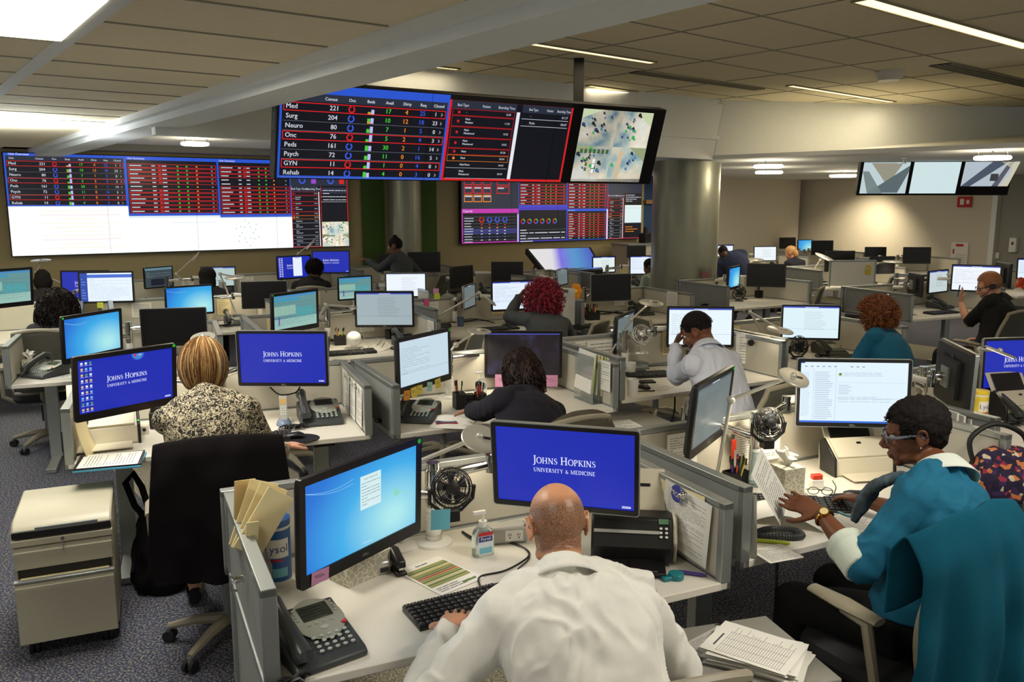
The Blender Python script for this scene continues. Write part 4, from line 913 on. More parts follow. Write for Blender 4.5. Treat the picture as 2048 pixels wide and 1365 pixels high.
k = MB(); k.add([p_ + nn * .006 for p_ in grow(.98)], [(0, 1, 2, 3)], glow_ramp('touch_glow', [(0, (226, 226, 220)), (.3, (222, 220, 224)), (.42, (120, 110, 220)), (.62, (76, 150, 200)), (.95, (70, 70, 190))], (.85, 0, 0), (.5, 0, 0), 'LINEAR')); obj('screen', k, t, sm=False)
k = MB(); k.cyl((0, .1, .04), (0, .1, c.z - .12), .06); k.box((0, .1, .03), (.9, .6, .05)); k.tube([(-.5, .1, c.z - .1), (-.56, 0, c.z - .2), (-.4, 0, c.z - .25)], .02); obj('stand', k, t, black_ma)
# ---------------------------------------------------------------- work stations
DZ = .73; PZ = 1.02
STN = {}
def station(key, F, th, desc, W=1.5, D=.78, left=1, right=1, back=1, legs=1, tall=0, plot=1, dk=None):
    th = R(th); e2 = Vector((math.cos(th), math.sin(th), 0)); e1 = Vector((-e2.y, e2.x, 0)); F = Vector((F[0], F[1], 0))
    STN[key] = (F, e1, e2, W, D, th)
    P = lambda u, v, z=0: F + e2 * u + e1 * v + Vector((0, 0, z))
    t = thing('desk', 'white laminate desk, ' + desc, 'desk', F, th)
    k = MB(); k.box((W / 2, D / 2, DZ - .015), (W, D, .03)); obj('desktop', k, t, dk or white_lam, bevel=.004)
    for u in (.22, W - .22):
        k = MB(); k.box((u, D * .6, .36), (.09, .06, .67)); obj('leg', k, t, alu, bevel=.004)
        k = MB(); k.box((u, D * .5, .018), (.07, .62, .035)); obj('foot', k, t, alu, bevel=.004)
    k = MB(); k.box((W / 2, D * .6, .67), (W - .3, .05, .05)); obj('crossbar', k, t, wood_black)
    def screen(name, u0, v0, u1, v1, lab, z0=DZ - .03, z1=PZ, floor=0, inner=1):
        a = P(u0, v0); b = P(u1, v1); d = (b - a); L = d.length
        q = thing('partition_screen', lab, 'partition', a, math.atan2(d.y, d.x))
        k = MB(); w = .04
        for (c, s_) in (((L / 2, 0, z1 - .0125), (L, .044, .025)), ((L / 2, 0, z0 + .015), (L, .044, .03)), ((.015, 0, (z0 + z1) / 2), (.03, .044, z1 - z0)), ((L - .015, 0, (z0 + z1) / 2), (.03, .044, z1 - z0))): k.box(c, s_)
        obj('frame', k, q, alu, bevel=.003)
        k = MB(); k.box((L / 2, 0, (z0 + z1) / 2), (L - .06, .03, z1 - z0 - .05), panel_m)
        k.box((L / 2, (.0165 if inner == 1 else -.0165), (z0 + z1) / 2 + .005), (L - .07, .002, z1 - z0 - .07), panel_in); obj('panel', k, q, sm=False)
        if floor:
            for u in (.02, L - .02): k = MB(); k.box((u, 0, (z0) / 2), (.04, .04, z0)); obj('post', k, q, alu, bevel=.003)
            k = MB(); k.box((L / 2, 0, .46), (L - .08, .012, .44)); obj('lower_panel', k, q, mat('frosted_panel', (150, 152, 146), .5))
        return q
    if left: screen('l', .01, .0, .01, D, 'left end partition, ' + desc, inner=-1, floor=tall)
    if right: screen('r', W - .01, .0, W - .01, D, 'right end partition, ' + desc, inner=1)
    if back: screen('b', -.02, D + .03, W + .02, D + .03, 'rear partition, ' + desc, inner=-1)
    return t
SD = [
 ('S1', (-.665, 2.12), 25, 'desk of the bald man in the white coat', dict(W=1.575, D=.86, tall=1)),
 ('S2', (.86, 2.95), 27, 'desk of the teal-sweatered woman', dict(W=1.55, D=.82)),
 ('S3', (-2.27, 4.13), 21, 'desk of the blonde woman', dict(W=1.56, D=.8)),
 ('S4', (-.67, 4.69), 25.5, 'desk of the dark-curled woman in navy', dict(W=1.5, D=.85)),
 ('S5', (.74, 5.55), 28, 'desk of the man in the white shirt', dict(W=1.5, D=.9)),
 ('S6', (2.1, 6.35), 28, 'desk of the person with the copper afro', dict(W=1.4, D=.9)),
 ('S2b', (2.35, 3.95), 27, 'desk at the right edge behind the teal-sweatered woman', dict(W=1.5, D=1.0)),
 ('S8', (-3.69, 6.0), 22, 'desk with the wallpaper monitor and tissues at left', dict(W=1.5, D=.85)),
 ('S9', (-2.05, 6.75), 25, 'cluttered desk under the grey form monitor', dict(W=1.55, D=1.0)),
 ('S10', (-.75, 8.15), 27, 'desk of the red-haired woman', dict(W=1.5, D=.9)),
 ('S10b', (.75, 8.9), 27, 'desk with the orange paper flower', dict(W=1.5, D=.95)),
 ('S11', (-3.9, 8.1), 26, 'desk with the black monitor behind the blonde head', dict(W=1.55, D=.9)),
 ('S11b', (-5.25, 7.65), 26, 'desk of the woman with big dark curls', dict(W=1.15, D=.9, left=0)),
 ('S12', (-2.3, 9.2), 26, 'desk with plain white monitor mid room', dict(W=1.5, D=.9)),
 ('S13', (-1.2, 11.1), 30, 'desk with black monitor beneath the far video wall', dict(W=1.6, D=.9)),
 ('S14', (-5.1, 10.3), 26, 'desk of the straight black-haired person', dict(W=1.5, D=.9)),
 ('S16', (-3.75, 11.35), 28, 'desk of the short-haired person in black', dict(W=1.6, D=.9)),
 ('S17', (-2.3, 12.9), 28, 'desk behind the standing woman', dict(W=1.6, D=.9)),
 ('S19', (.32, 12.0), 30, 'desk left of the tilted touch table', dict(W=.8, D=.8)),
 ('S20', (1.2, 12.45), 28, 'desk partly hidden by the column', dict(W=1.6, D=.9)),
 ('S21', (2.7, 10.45), 28, 'empty desk with mesh chair right of the column', dict(W=1.45, D=.95)),
 ('S22', (4.75, 12.9), 20, 'desk with the padlock-sticker partition', dict(W=1.7, D=.9)),
 ('S23', (4.25, 15.6), 22, 'far desk with a lit white monitor', dict(W=1.6, D=.9)),
 ('S24', (6.0, 17.2), 20, 'far desk under the wall light patch', dict(W=1.5, D=.9)),
 ('S25', (6.8, 15.3), 14, 'desk along the cream wall', dict(W=1.6, D=.8)),
 ('S7', (4.55, 9.5), 24, 'desk of the man with the headset', dict(W=1.55, D=1.0, left=1)),
 ('S18', (7.2, 11.9), 14, 'desk at the right edge with an orange item', dict(W=1.4, D=.9, left=0)),
]
for key, F, th, desc, kw in SD: station(key, F, th, desc, **kw)
def SP(key, u, v, z=DZ):
    F, e1, e2, W, D, th = STN[key]; return F + e2 * u + e1 * v + Vector((0, 0, z))

# ---------------------------------------------------------------- monitor arms: one pole per station carrying its monitors
def arm(key, u, v, mons, lab, big=0):
    b = SP(key, u, STN[key][4] - .1); t = thing('monitor_stand', lab, 'monitor arm', b)
    k = MB(); k.lathe([(.0, 0), (.075, 0), (.072, .01), (.05, .018), (0, .02)], n=32); obj('base', k, t, white_pl)
    k = MB(); k.lathe([(.034, .018), (.034, .04), (.026, .041), (.026, .33)], n=24); obj('pole', k, t, chrome)
    k = MB(); k.cyl((0, 0, .04), (0, 0, .15), .028, n=20)
    for i in range(5): k.cyl((0, 0, .05 + i * .02), (0, 0, .06 + i * .02), .030, n=20)
    obj('sleeve', k, t, white_pl)
    for i, mk in enumerate(mons):
        x, y, z, yaw, w = MPOS[mk]; n = Vector((math.sin(R(yaw)), -math.cos(R(yaw)), 0))
        tgt = Vector((x, y, z)) - n * .135 - b; tgt.z -= .03; p0 = Vector((0, 0, .2 + .07 * i)); mid = (p0 + tgt) / 2 + Vector((0, 0, .0)); sd = Vector((-(tgt - p0).y, (tgt - p0).x, 0))
        mid += STN[key][1] * .1
        k = MB(); k.cyl(p0 - Vector((0, 0, .03)), p0 + Vector((0, 0, .03)), .032, m=chrome); k.tube([p0, mid], [.022, .017], 10, chrome); k.cyl(mid - Vector((0, 0, .03)), mid + Vector((0, 0, .04)), .024, m=chrome)
        k.tube([mid + Vector((0, 0, .02)), tgt], [.022, .016], 10, white_pl); k.cyl(tgt - Vector((0, 0, .03)), tgt + Vector((0, 0, .03)), .02, m=chrome); obj('arm', k, t)
    return t
arm('S1', .75, .66, ['D1', 'D2'], 'white-based chrome monitor arm on the bald man’s desk behind the small fan')
arm('S2', .72, .62, ['C1', 'B19'], 'chrome monitor arm between the two monitors of the teal-sweatered woman')
arm('S3', .78, .68, ['D3', 'D4'], 'monitor arm hidden behind the blonde head')
arm('S4', .62, .66, ['D7', 'D8'], 'chrome monitor arm pole left of the star-field monitor')
arm('S5', .6, .66, ['D9', 'B12'], 'white and chrome monitor arm beside the fan of the white-shirted man')
arm('S6', .9, .75, ['B13'], 'monitor arm behind the white monitor of the copper afro')
arm('S2b', .65, .85, ['B20', 'B21'], 'shiny chrome monitor arm holding the monitor seen from behind')
arm('S8', .8, .7, ['D5', 'D6'], 'monitor arm behind the wallpaper monitor at left')
arm('S9', .75, .78, ['A8', 'A11'], 'monitor arm over the cluttered desk under the grey form monitor')
arm('S10', .55, .7, ['A12b', 'A14'], 'chrome monitor arm left of the red-haired woman')
arm('S10b', .55, .75, ['A16'], 'white monitor arm behind the orange paper flower')
arm('S11', .95, .68, ['A6', 'A7'], 'monitor arm between the wallpaper and black monitors at left middle')
arm('S11b', .9, .75, ['A3', 'A2'], 'monitor arm behind the inbox monitor')
arm('S12', .8, .7, ['A9', 'A10'], 'monitor arm behind the plain white monitor')
arm('S13', .75, .7, ['A12', 'A13'], 'monitor arm left of the black monitor below the far video wall')
arm('S14', .85, .7, ['A4', 'A5'], 'monitor arm of the straight black-haired person')
arm('S16', .8, .75, ['A21', 'A22'], 'monitor arm behind the two blue monitors of the person in black')
arm('S17', .6, .75, ['A20b', 'A20'], 'monitor arm behind the standing woman')
arm('S19', .4, .5, ['A15'], 'monitor arm left of the touch table')
arm('S20', .8, .75, ['A17', 'A18'], 'monitor arm left of the column between two white monitors')
arm('S21', .55, .75, ['B10', 'B11'], 'monitor arm over the empty desk right of the column')
arm('S22', .95, .75, ['B6', 'B8'], 'monitor arm between two black monitors by the padlock sticker')
arm('S23', .6, .8, ['B1', 'B2'], 'monitor arm of the far lit white monitor')
arm('S24', .6, .8, ['B4', 'B5'], 'monitor arm under the wall light patch')
arm('S25', .8, .75, ['B7', 'B9'], 'monitor arm along the cream wall')
arm('S7', .75, .85, ['B14', 'B15', 'B16', 'B17'], 'chrome monitor arm on the headset man’s desk')
arm('S18', .8, .7, ['B18'], 'monitor arm at the right edge with an orange item')

# ---------------------------------------------------------------- chairs
chair_fr = mat('chair_frame', (150, 142, 122), .45); chair_mesh = mat('chair_mesh', (92, 90, 80), .8, alpha=.82, bump=.3, bscale=600); seat_m = mat('chair_seat', (40, 40, 44), .9)
def make_chair(label, loc, rz, group='mesh-backed office chairs', backh=.52, seatm=None):
    """faces +y locally, back at -y"""
    t = thing('office_chair', label, 'chair', loc, rz)
    k = MB(); k.loft([((0, .03, .42), (.24, 0, 0), (0, .23, 0)), ((0, .03, .45), (.255, 0, 0), (0, .245, 0)), ((0, .03, .485), (.24, 0, 0), (0, .23, 0))], 24, e=.6); obj('seat', k, t, seatm or seat_m)
    W = lambda s_: .2 + .045 * math.sin(PI * min(1, s_ * 1.1)) - .03 * s_
    rim = []
    N = 12
    for i in range(N + 1):
        s_ = i / N; rim.append((-W(s_), -.24 - .07 * s_ + .03 * math.sin(PI * s_), .52 + backh * s_ * .96))
    top = [(-W(1) + 2 * W(1) * j / 8, -.31 - .025 * math.sin(PI * j / 8), .52 + backh * (.96 + .04 * math.sin(PI * j / 8))) for j in range(1, 8)]
    pts = rim + top + [(-x, y, z) for x, y, z in reversed(rim)]
    k = MB(); k.tube(pts, .016, 8, closed=True); k.tube([(0, -.24, .55), (0, -.28, .48), (0, -.1, .4)], .022); obj('back_frame', k, t, chair_fr)
    k = MB()
    k.grid(lambda u, v: (-W(v) + 2 * W(v) * u, -.24 - .07 * v + .03 * math.sin(PI * v) - .03 * math.sin(PI * u), .52 + backh * v * .98), 10, 12, chair_mesh); obj('back_mesh', k, t, chair_mesh, solid=.006)
    for s_ in (-1, 1):
        k = MB(); k.tube([(s_ * .2, -.12, .42), (s_ * .29, -.14, .48), (s_ * .3, -.1, .69), (s_ * .29, 0, .70)], [.016, .018, .02, .016]); k.loft([((s_ * .29, -.14, .71), (.03, 0, 0), (0, 0, .012)), ((s_ * .29, 0, .72), (.042, 0, 0), (0, 0, .016)), ((s_ * .27, .14, .715), (.03, 0, 0), (0, 0, .012))], 14); obj('armrest', k, t, chair_fr)
    k = MB(); k.cyl((0, 0, .1), (0, 0, .42), .028); k.box((0, 0, .4), (.2, .2, .05)); obj('gas_column', k, t, mid_gr)
    for i in range(5):
        a = R(90 + 72 * i); c_, s_ = math.cos(a), math.sin(a); e = Vector((c_ * .29, s_ * .29, .075))
        k = MB(); k.tube([(0, 0, .12), (c_ * .15, s_ * .15, .11), e], [.03, .024, .016], 8); ob = obj('base_spoke', k, t, chair_fr)
        k = MB(); pp = Vector((-s_, c_, 0)); k.cyl(e + pp * .008 - Vector((0, 0, .046)), e + pp * .026 - Vector((0, 0, .046)), .028, m=rubber); k.cyl(e - pp * .026 - Vector((0, 0, .046)), e - pp * .008 - Vector((0, 0, .046)), .028, m=rubber); k.cyl(e - Vector((0, 0, .04)), e, .01, m=mid_gr); obj('caster', k, ob)
    return t
# facing direction given as degrees of world heading; local +y is the front
CH0 = None
def chair(x, y, face, label, src=None):
    global CH0
    rz = R(face - 90)
    if CH0 is None: CH0 = make_chair(label, (x, y, 0), rz); return CH0
    return dup(CH0, (x, y, 0), rz, label)
# ---------------------------------------------------------------- people
def fuse(mb, voxel, it=3, fac=.5, fn=None, mats=None, disp=None):
    me = mb.mesh('tmp'); b = bmesh.new(); b.from_mesh(me); bmesh.ops.recalc_face_normals(b, faces=b.faces); b.to_mesh(me); b.free()
    o = bpy.data.objects.new('tmp', me); COL.objects.link(o)
    r = o.modifiers.new('r', 'REMESH'); r.mode = 'VOXEL'; r.voxel_size = voxel; r.adaptivity = 0
    s_ = o.modifiers.new('s', 'SMOOTH'); s_.iterations = it; s_.factor = fac
    bpy.context.view_layer.update()
    out = bpy.data.meshes.new_from_object(o.evaluated_get(bpy.context.evaluated_depsgraph_get()))
    bpy.data.objects.remove(o); bpy.data.meshes.remove(me)
    out.materials.clear()
    for m in (mats or mb.mats): out.materials.append(m)
    if disp:
        for v, n in zip(out.vertices, [Vector(x.vector) for x in out.vertex_normals]): v.co = v.co + n * disp(v.co)
    out.polygons.foreach_set('material_index', [0] * len(out.polygons))
    out.polygons.foreach_set('use_smooth', [True] * len(out.polygons)); out.update()
    return out
def skin_mat(name, rgb):
    m = mat(name, rgb, .5, noise_amt=.07, nscale=14, spec=.4); b = m.node_tree.nodes['Principled BSDF']
    b.inputs['Subsurface Weight'].default_value = .12; b.inputs['Subsurface Radius'].default_value = (.01, .004, .002); b.inputs['Subsurface Scale'].default_value = 1
    return m
def folds(a=.006, s=1.0, seed=0, up=None):
    def f(p):
        q = Vector((p.x * 9 * s + seed, p.y * 9 * s, p.z * 5 * s)); w = noise.noise_vector(q * .5) * 1.4
        n = noise.noise(q + w); r_ = 1 - abs(noise.noise(q * .8 + w * 1.3 + Vector((7, 3, 1)))) * 2.2
        return a * (.7 * n + .9 * max(0, r_) - .4)
    return f
def ik(S, T, L1, L2, pole):
    d = T - S; D = min(d.length, (L1 + L2) * .995); d.normalize(); T = S + d * D
    a = (L1 * L1 - L2 * L2 + D * D) / (2 * D); h = math.sqrt(max(0, L1 * L1 - a * a)); p = pole - d * pole.dot(d); p.normalize()
    return S + d * a + p * h, T
def hand(mb, w, d, pn, side, curl=.5, k=1.0, spread=.12, m=None):
    """w wrist, d pointing direction, pn normal out of the back of the hand, side +1 if the thumb is towards d x pn"""
    d = d.normalized(); pn = (pn - d * pn.dot(d)).normalized(); t = d.cross(pn) * side
    mb.loft([(w, t * .026 * k, pn * .019 * k), (w + d * .03 * k, t * .034 * k, pn * .017 * k), (w + d * .07 * k, t * .041 * k, pn * .014 * k), (w + d * .09 * k, t * .038 * k, pn * .011 * k)], 14, m)
    for i, (o, L) in enumerate(((.03, .072), (.0105, .08), (-.0095, .074), (-.029, .058))):
        b = w + d * (.082 - abs(i - 1.2) * .003) * k + t * o * k; dd = (d + t * spread * (1.2 - i) * .5).normalized(); pts = [b]; r = [.0095 * k]
        c = curl * .9
        for j, f in enumerate((.45, .3, .25)):
            a = c * (.8 if j == 0 else 1.0); ax = t
            dd = (dd * math.cos(a) - pn * math.sin(a)).normalized() if j == 0 else dd
            if j: q = (dd * math.cos(c) + dd.cross(t * -1) * 0); dd = (Matrix.Rotation(-c * side * 1.0, 3, d.cross(pn)) @ dd)
            if j and dd.dot(pn) > .2: dd = (dd - pn * .6).normalized()
            pts.append(pts[-1] + dd * L * f * k); r.append((.0088, .008, .0066)[j] * k)
        mb.tube(pts, r, 10, m); mb.ell(pts[-1], r[-1], m, 8, 6)
    b = w + d * .025 * k + t * .024 * k; dd = (d * .7 + t * .75 - pn * .25).normalized(); p1 = b + dd * .042 * k; p2 = p1 + (dd + d * .5 - pn * curl * .5).normalized() * .03 * k; p3 = p2 + (d - pn * curl * .7 + t * .1).normalized() * .025 * k
    mb.tube([b, p1, p2, p3], [.014 * k, .0115 * k, .0098 * k, .008 * k], 10, m); mb.ell(p3, .008 * k, m, 8, 6)
def rotm(heading, pitch=0, roll=0):
    """head frame: y forward, x right, z up; heading in degrees, pitch>0 looks down"""
    return Matrix.Rotation(R(heading - 90), 3, 'Z') @ Matrix.Rotation(-R(pitch), 3, 'X') @ Matrix.Rotation(R(roll), 3, 'Y')
def add_head(mb, c, M, k=1.0, m=None, ears=True, hires=True):
    E = lambda p, r: mb.ell(c + M @ (Vector(p) * k), tuple(x * k for x in r), m, 20, 14, rot=M)
    E((0, -.014, .024), (.0765, .097, .091)); E((0, .028, -.035), (.06, .064, .078)); E((0, .06, -.098), (.026, .022, .02)); E((0, -.01, -.04), (.062, .07, .06))
    if hires:
        mb.tube([c + M @ (Vector(p) * k) for p in ((0, .078, .02), (0, .092, -.002), (0, .109, -.03), (0, .1, -.042))], [.009 * k, .009 * k, .0125 * k, .01 * k], 10, m)
        for s_ in (-1, 1):
            E((s_ * .011, .097, -.037), (.009, .011, .008)); E((s_ * .028, .074, .021), (.026, .013, .008)); E((s_ * .036, .056, -.03), (.024, .024, .024)); E((s_ * .045, .02, -.075), (.018, .04, .02))
        E((0, .086, -.066), (.024, .012, .0065)); E((0, .083, -.078), (.021, .012, .0075))
    if ears:
        for s_ in (-1, 1):
            Me = M @ Matrix.Rotation(s_ * R(-22), 3, 'Z')
            mb.ell(c + M @ (Vector((s_ * .081, -.014, -.004)) * k), (.007 * k, .021 * k, .031 * k), m, 14, 10, rot=Me)
            mb.tube([c + M @ (Vector((s_ * (.084 + .004 * math.sin(a)), -.018 - .019 * math.cos(a), .0 + .029 * math.sin(a))) * k) for a in [R(-70 + 25 * i) for i in range(9)]], .005 * k, 6, m)
            E((s_ * .081, -.006, -.03), (.006, .009, .010))
def hairstrands(c, M, k, mats, n, kind, seed=0, parent=None, rad=.0016):
    """many fine strands as one mesh"""
    rd = random.Random(seed); mb = MB(); P = lambda p: c + M @ (Vector(p) * k)
    for m_ in mats: mb.mi(m_)
    for i in range(n):
        az = rd.uniform(-PI, PI); m_ = rd.choice(mats)
        if kind == 'bob':
            if abs(az) < .75 and rd.random() < .8: continue       # az 0 = face
            back = (1 - math.cos(az)) / 2; end = -.07 - .035 * back + rd.uniform(-.012, .012); o = rd.uniform(0, .012); pts = []
            wob = rd.uniform(0, 6)
            for j in range(11):
                f = j / 10; th = f * 1.25 if f < .5 else .625 + (f - .5) * 1.3
                z = .136 + o - (.136 - end) * (f ** 1.75 if f < .35 else (.35 ** 1.75 + (f - .35) * (1 - .35 ** 1.75) / .65))
                q = (z - .012) / (.126 + o); r_ = math.sqrt(max(0, 1 - q * q)) if q > -.62 else .785 - (.55 + .35 * back) * (-.62 - q)
                r_ = max(r_, .3) if j > 2 else r_
                pts.append(P((math.sin(az + .05 * math.sin(wob + f * 4)) * (.1 + o) * r_, math.cos(az) * (.114 + o) * r_ - .014, z)))
            mb.tube(pts, [rad] * 10 + [rad * .4], 3, m_)
        else:
            z = rd.uniform(-.75, 1); 
            R0, cr, tn, drop, face = kind[:5]      # curl spread length, curl radius, turns, gravity, bare half-angle of the face
            if (abs(az) < face and z < .35) or z < (kind[5] if len(kind) > 5 else -1): continue
            q = math.sqrt(1 - z * z); dn = Vector((math.sin(az) * q, math.cos(az) * q, z)); root = Vector((dn.x * .076, dn.y * .095 - .014, .02 + dn.z * .09))
            L = R0 * rd.uniform(.6, 1.15); u = dn.orthogonal().normalized(); w = dn.cross(u); ph = rd.uniform(0, 6.28); pts = []; N = int(6 * tn) + 2
            for j in range(N):
                f = j / (N - 1); a = ph + f * tn * 2 * PI; g = Vector((0, 0, -drop * f * f * (1 + .5 * rd.random())))
                pts.append(P(root + dn * L * f * (1 - .35 * f * (drop > .02)) + (u * math.cos(a) + w * math.sin(a)) * cr * (.5 + .5 * f) + g))
            mb.tube(pts, rad, 3, m_)
    return obj('hair', mb, parent)
def person(name, label, head, heading, hip=None, pitch=10, roll=0, hh=None, neck=None, g=1.0, k=1.0, skin=(196, 140, 110), top=(60, 60, 64), topname='shirt', topfold=.006, L=None, Rr=None,
           sleeve='long', Lhand=None, Rhand=None, lp=None, rp=None, vox=.006, legs=(24, 24, 28), legname='trousers', collar=None, standing=False, hair=None, hires=True, shoe=(20, 20, 20), group=None, curlL=.5, curlR=.5, bodycol=None, topmat=None, dropL=True, sl=0.0, torso_w=1.0, fr=1.0, shw=.178, shz=.85, fs=1.0):
    head = Vector(head); hd = R(heading); f = Vector((math.cos(hd), math.sin(hd), 0)); l = Vector((-f.y, f.x, 0))
    M = rotm(heading if hh is None else hh, pitch, roll)
    N = Vector(neck) if neck is not None else head - M @ Vector((0, .045, .14)) * k
    if hip is None:
        H = N - Vector((0, 0, .5)) - f * .1
        if not standing: H.z = .57
    else: H = Vector(hip)
    up = (N - H).normalized(); ln = (N - H).length; ff = (f - up * f.dot(up)).normalized(); ll = up.cross(ff) * 1.0
    if ll.dot(l) < 0: ll = -ll
    sm_ = skin if not isinstance(skin, tuple) else skin_mat('skin_%d_%d_%d' % skin, skin)
    def spine(t): return H + (N - H) * t - ff * .035 * math.sin(PI * t)
    secs = [(0, .17, .125), (.12, .178, .13), (.3, .162, .12), (.5, .163, .117), (.68, .178, .12), (.82, .182, .112), (.92, .15, .095), (.975, .092, .078), (1.01, .07, .068)]
    def torso(mb, o, m, top=1.02):
        mb.loft([(spine(t), ll * (a * g * torso_w + o), ff * (b * g + o)) for t, a, b in secs if t < top], 28, m)
    def traps(mb, o, m):
        for s_ in (1, -1): mb.tube([spine(.99) + ll * s_ * .03, spine(.95) + ll * s_ * .1 * g, spine(shz + .02) + ll * s_ * .165 * g], [.05 + o, .046 * g + o, .05 * g + o], 14, m)
    sh = {}; base = spine(shz)
    for s_ in (1, -1): sh[s_] = base + ll * s_ * shw * (.5 + .5 * g) * (1 + 0 * torso_w) + up * .0
    arms = {}
    for s_, T, pl in ((1, L, lp), (-1, Rr, rp)):
        if T is None: T = sh[s_] + f * .22 - Vector((0, 0, .32)) - ll * s_ * .05
        pole = Vector(pl) if pl else Vector((0, 0, -1)) + ll * s_ * .6 - f * .4
        arms[s_] = (sh[s_],) + ik(sh[s_], Vector(T), .29 * k, .255 * k, pole)
    hips = {s_: H + ll * s_ * .09 - up * .03 for s_ in (1, -1)}; lg = {}
    for s_ in (1, -1):
        if standing: kn = hips[s_] - Vector((0, 0, .42)) + f * .02; an = Vector((kn.x, kn.y, .09))
        else: kn = hips[s_] + f * .42 + ll * s_ * .05; kn.z = .53; an = kn + f * (.02 if s_ > 0 else -.06); an.z = .1
        lg[s_] = (hips[s_], kn, an)
    t = thing(name, label, 'person', (H.x, H.y, 0), 0, group)
    T0 = Vector((H.x, H.y, 0))
    def put(nm, me, **kw):
        me.transform(Matrix.Translation(-T0)) if isinstance(me, bpy.types.Mesh) else None
        return obj(nm, me, t, **kw)
    # body
    b = MB(); torso(b, -.016, sm_); add_head(b, head, M, k, sm_, hires=hires)
    b.tube([head + M @ Vector((0, -.03, -.03)) * k, head + M @ Vector((0, -.028, -.09)) * k, N + up * .01, N - up * .05], [.055 * k, .054 * k * fr, .06 * k * fr, .075 * k], 20, sm_)
    for s_ in (1, -1):
        S, E_, W_2 = arms[s_]
        b.ell(S, .052 * g, sm_); b.tube([S, S * .5 + E_ * .5, E_], [.05 * g, .044 * g, .036 * g], 14, sm_); b.tube([E_, E_ * .65 + W_2 * .35, W_2], [.037 * g, .037 * g, .025 * k], 14, sm_); b.ell(E_, .036 * g, sm_)
        hd_ = (Lhand if s_ > 0 else Rhand); d, pn = hd_ if hd_ else ((W_2 - E_).normalized() + f * .2, Vector((0, 0, 1)))
        hand(b, W_2 - Vector(d).normalized() * .008, Vector(d), Vector(pn), -s_ , curlL if s_ > 0 else curlR, k * .98, m=sm_)
        a, kn, an = lg[s_]
        b.tube([a, kn], [.085 * g, .055], 16, sm_); b.tube([kn, kn * .6 + an * .4, an], [.055, .055, .036], 14, sm_); b.ell(kn, .056, sm_)
        b.loft([(an + Vector((0, 0, -.02)) - f * .03, ll * .032, Vector((0, 0, .05))), (an + f * .06 + Vector((0, 0, -.045)), ll * .038, Vector((0, 0, .03))), (an + f * .15 + Vector((0, 0, -.065)), ll * .036, Vector((0, 0, .02)))], 12, sm_)
    me = fuse(b, vox, 3)
    if bodycol: bodycol(me, head, M, k)
    put('body', me)
    # top
    tm = topmat or mat('cloth_%s_%d_%d_%d' % ((topname,) + top), top, .9, noise_amt=.06, nscale=120, bump=.25, bscale=500)
    c = MB(); torso(c, .014 + sl, tm, 1.0); traps(c, .004 + sl, tm); c.tube([spine(.86) - ff * .01, N - up * .02 - ff * .012], [.09 * k, .083 * k * fr], 20, tm); c.ell(N - up * .012 - ff * .008, .08 * k * fr, tm)
    for s_ in (1, -1):
        S, E_, W_2 = arms[s_]; c.ell(S, .066 * g, tm)
        if sleeve != 'none':
            c.tube([S, S * .5 + E_ * .5, E_], [.062 * g, .058 * g, .052 * g], 18, tm); 
            if sleeve == 'short': pass
            else:
                c.ell(E_, .054 * g, tm); u_ = W_2 - E_; en = E_ + u_ * {'long': .97, 'half': .3, 'three': .62}[sleeve]
                c.tube([E_, E_ * .6 + en * .4, en], [.053 * g, .051 * g, .040 * g if sleeve == 'long' else .05 * g], 18, tm)
    me = fuse(c, max(.007, vox), 3, .6, disp=folds(topfold, fs, len(label)))
    put(topname, me)
    # trousers and shoes
    lm = mat('cloth_legs_%d_%d_%d' % legs, legs, .9, bump=.2, bscale=400)
    c = MB(); c.ell(H + up * .02, (.0, 0, 0), lm) if False else None
    c.loft([(H - up * .08, ll * .15, ff * .12), (H + up * .02, ll * .185 * g, ff * .14 * g), (H + up * .1, ll * .172 * g, ff * .13 * g)], 24, lm)
    for s_ in (1, -1):
        a, kn, an = lg[s_]; c.tube([a, kn], [.1 * g, .074], 18, lm); c.ell(kn, .075, lm); c.tube([kn, an + Vector((0, 0, .03))], [.074, .06], 16, lm)
    put(legname, fuse(c, .012, 3, disp=folds(.004)))
    for s_ in (1, -1):
        an = lg[s_][2]; k_ = MB(); sm2 = mat('shoe_%d_%d_%d' % shoe, shoe, .4)
        k_.loft([(an - T0 + Vector((0, 0, -.045)) - f * .05, ll * .03, Vector((0, 0, .035))), (an - T0 + Vector((0, 0, -.035)), ll * .045, Vector((0, 0, .06))), (an - T0 + f * .09 + Vector((0, 0, -.055)), ll * .05, Vector((0, 0, .04))), (an - T0 + f * .19 + Vector((0, 0, -.075)), ll * .035, Vector((0, 0, .022)))], 16, sm2)
        obj('shoe', k_, t, sm2)
    if hires:
        for s_ in (-1, 1):
            e = MB(); p = head + M @ (Vector((s_ * .03, .0695, .004)) * k) - T0; e.ell(p, .0125 * k, mat('eye_white', (225, 220, 210), .2), 14, 10); e.ell(p + M @ Vector((0, .0085, -.001)) * k, .0062 * k, mat('iris', (40, 26, 18), .2), 10, 8)
            obj('eye', e, t)
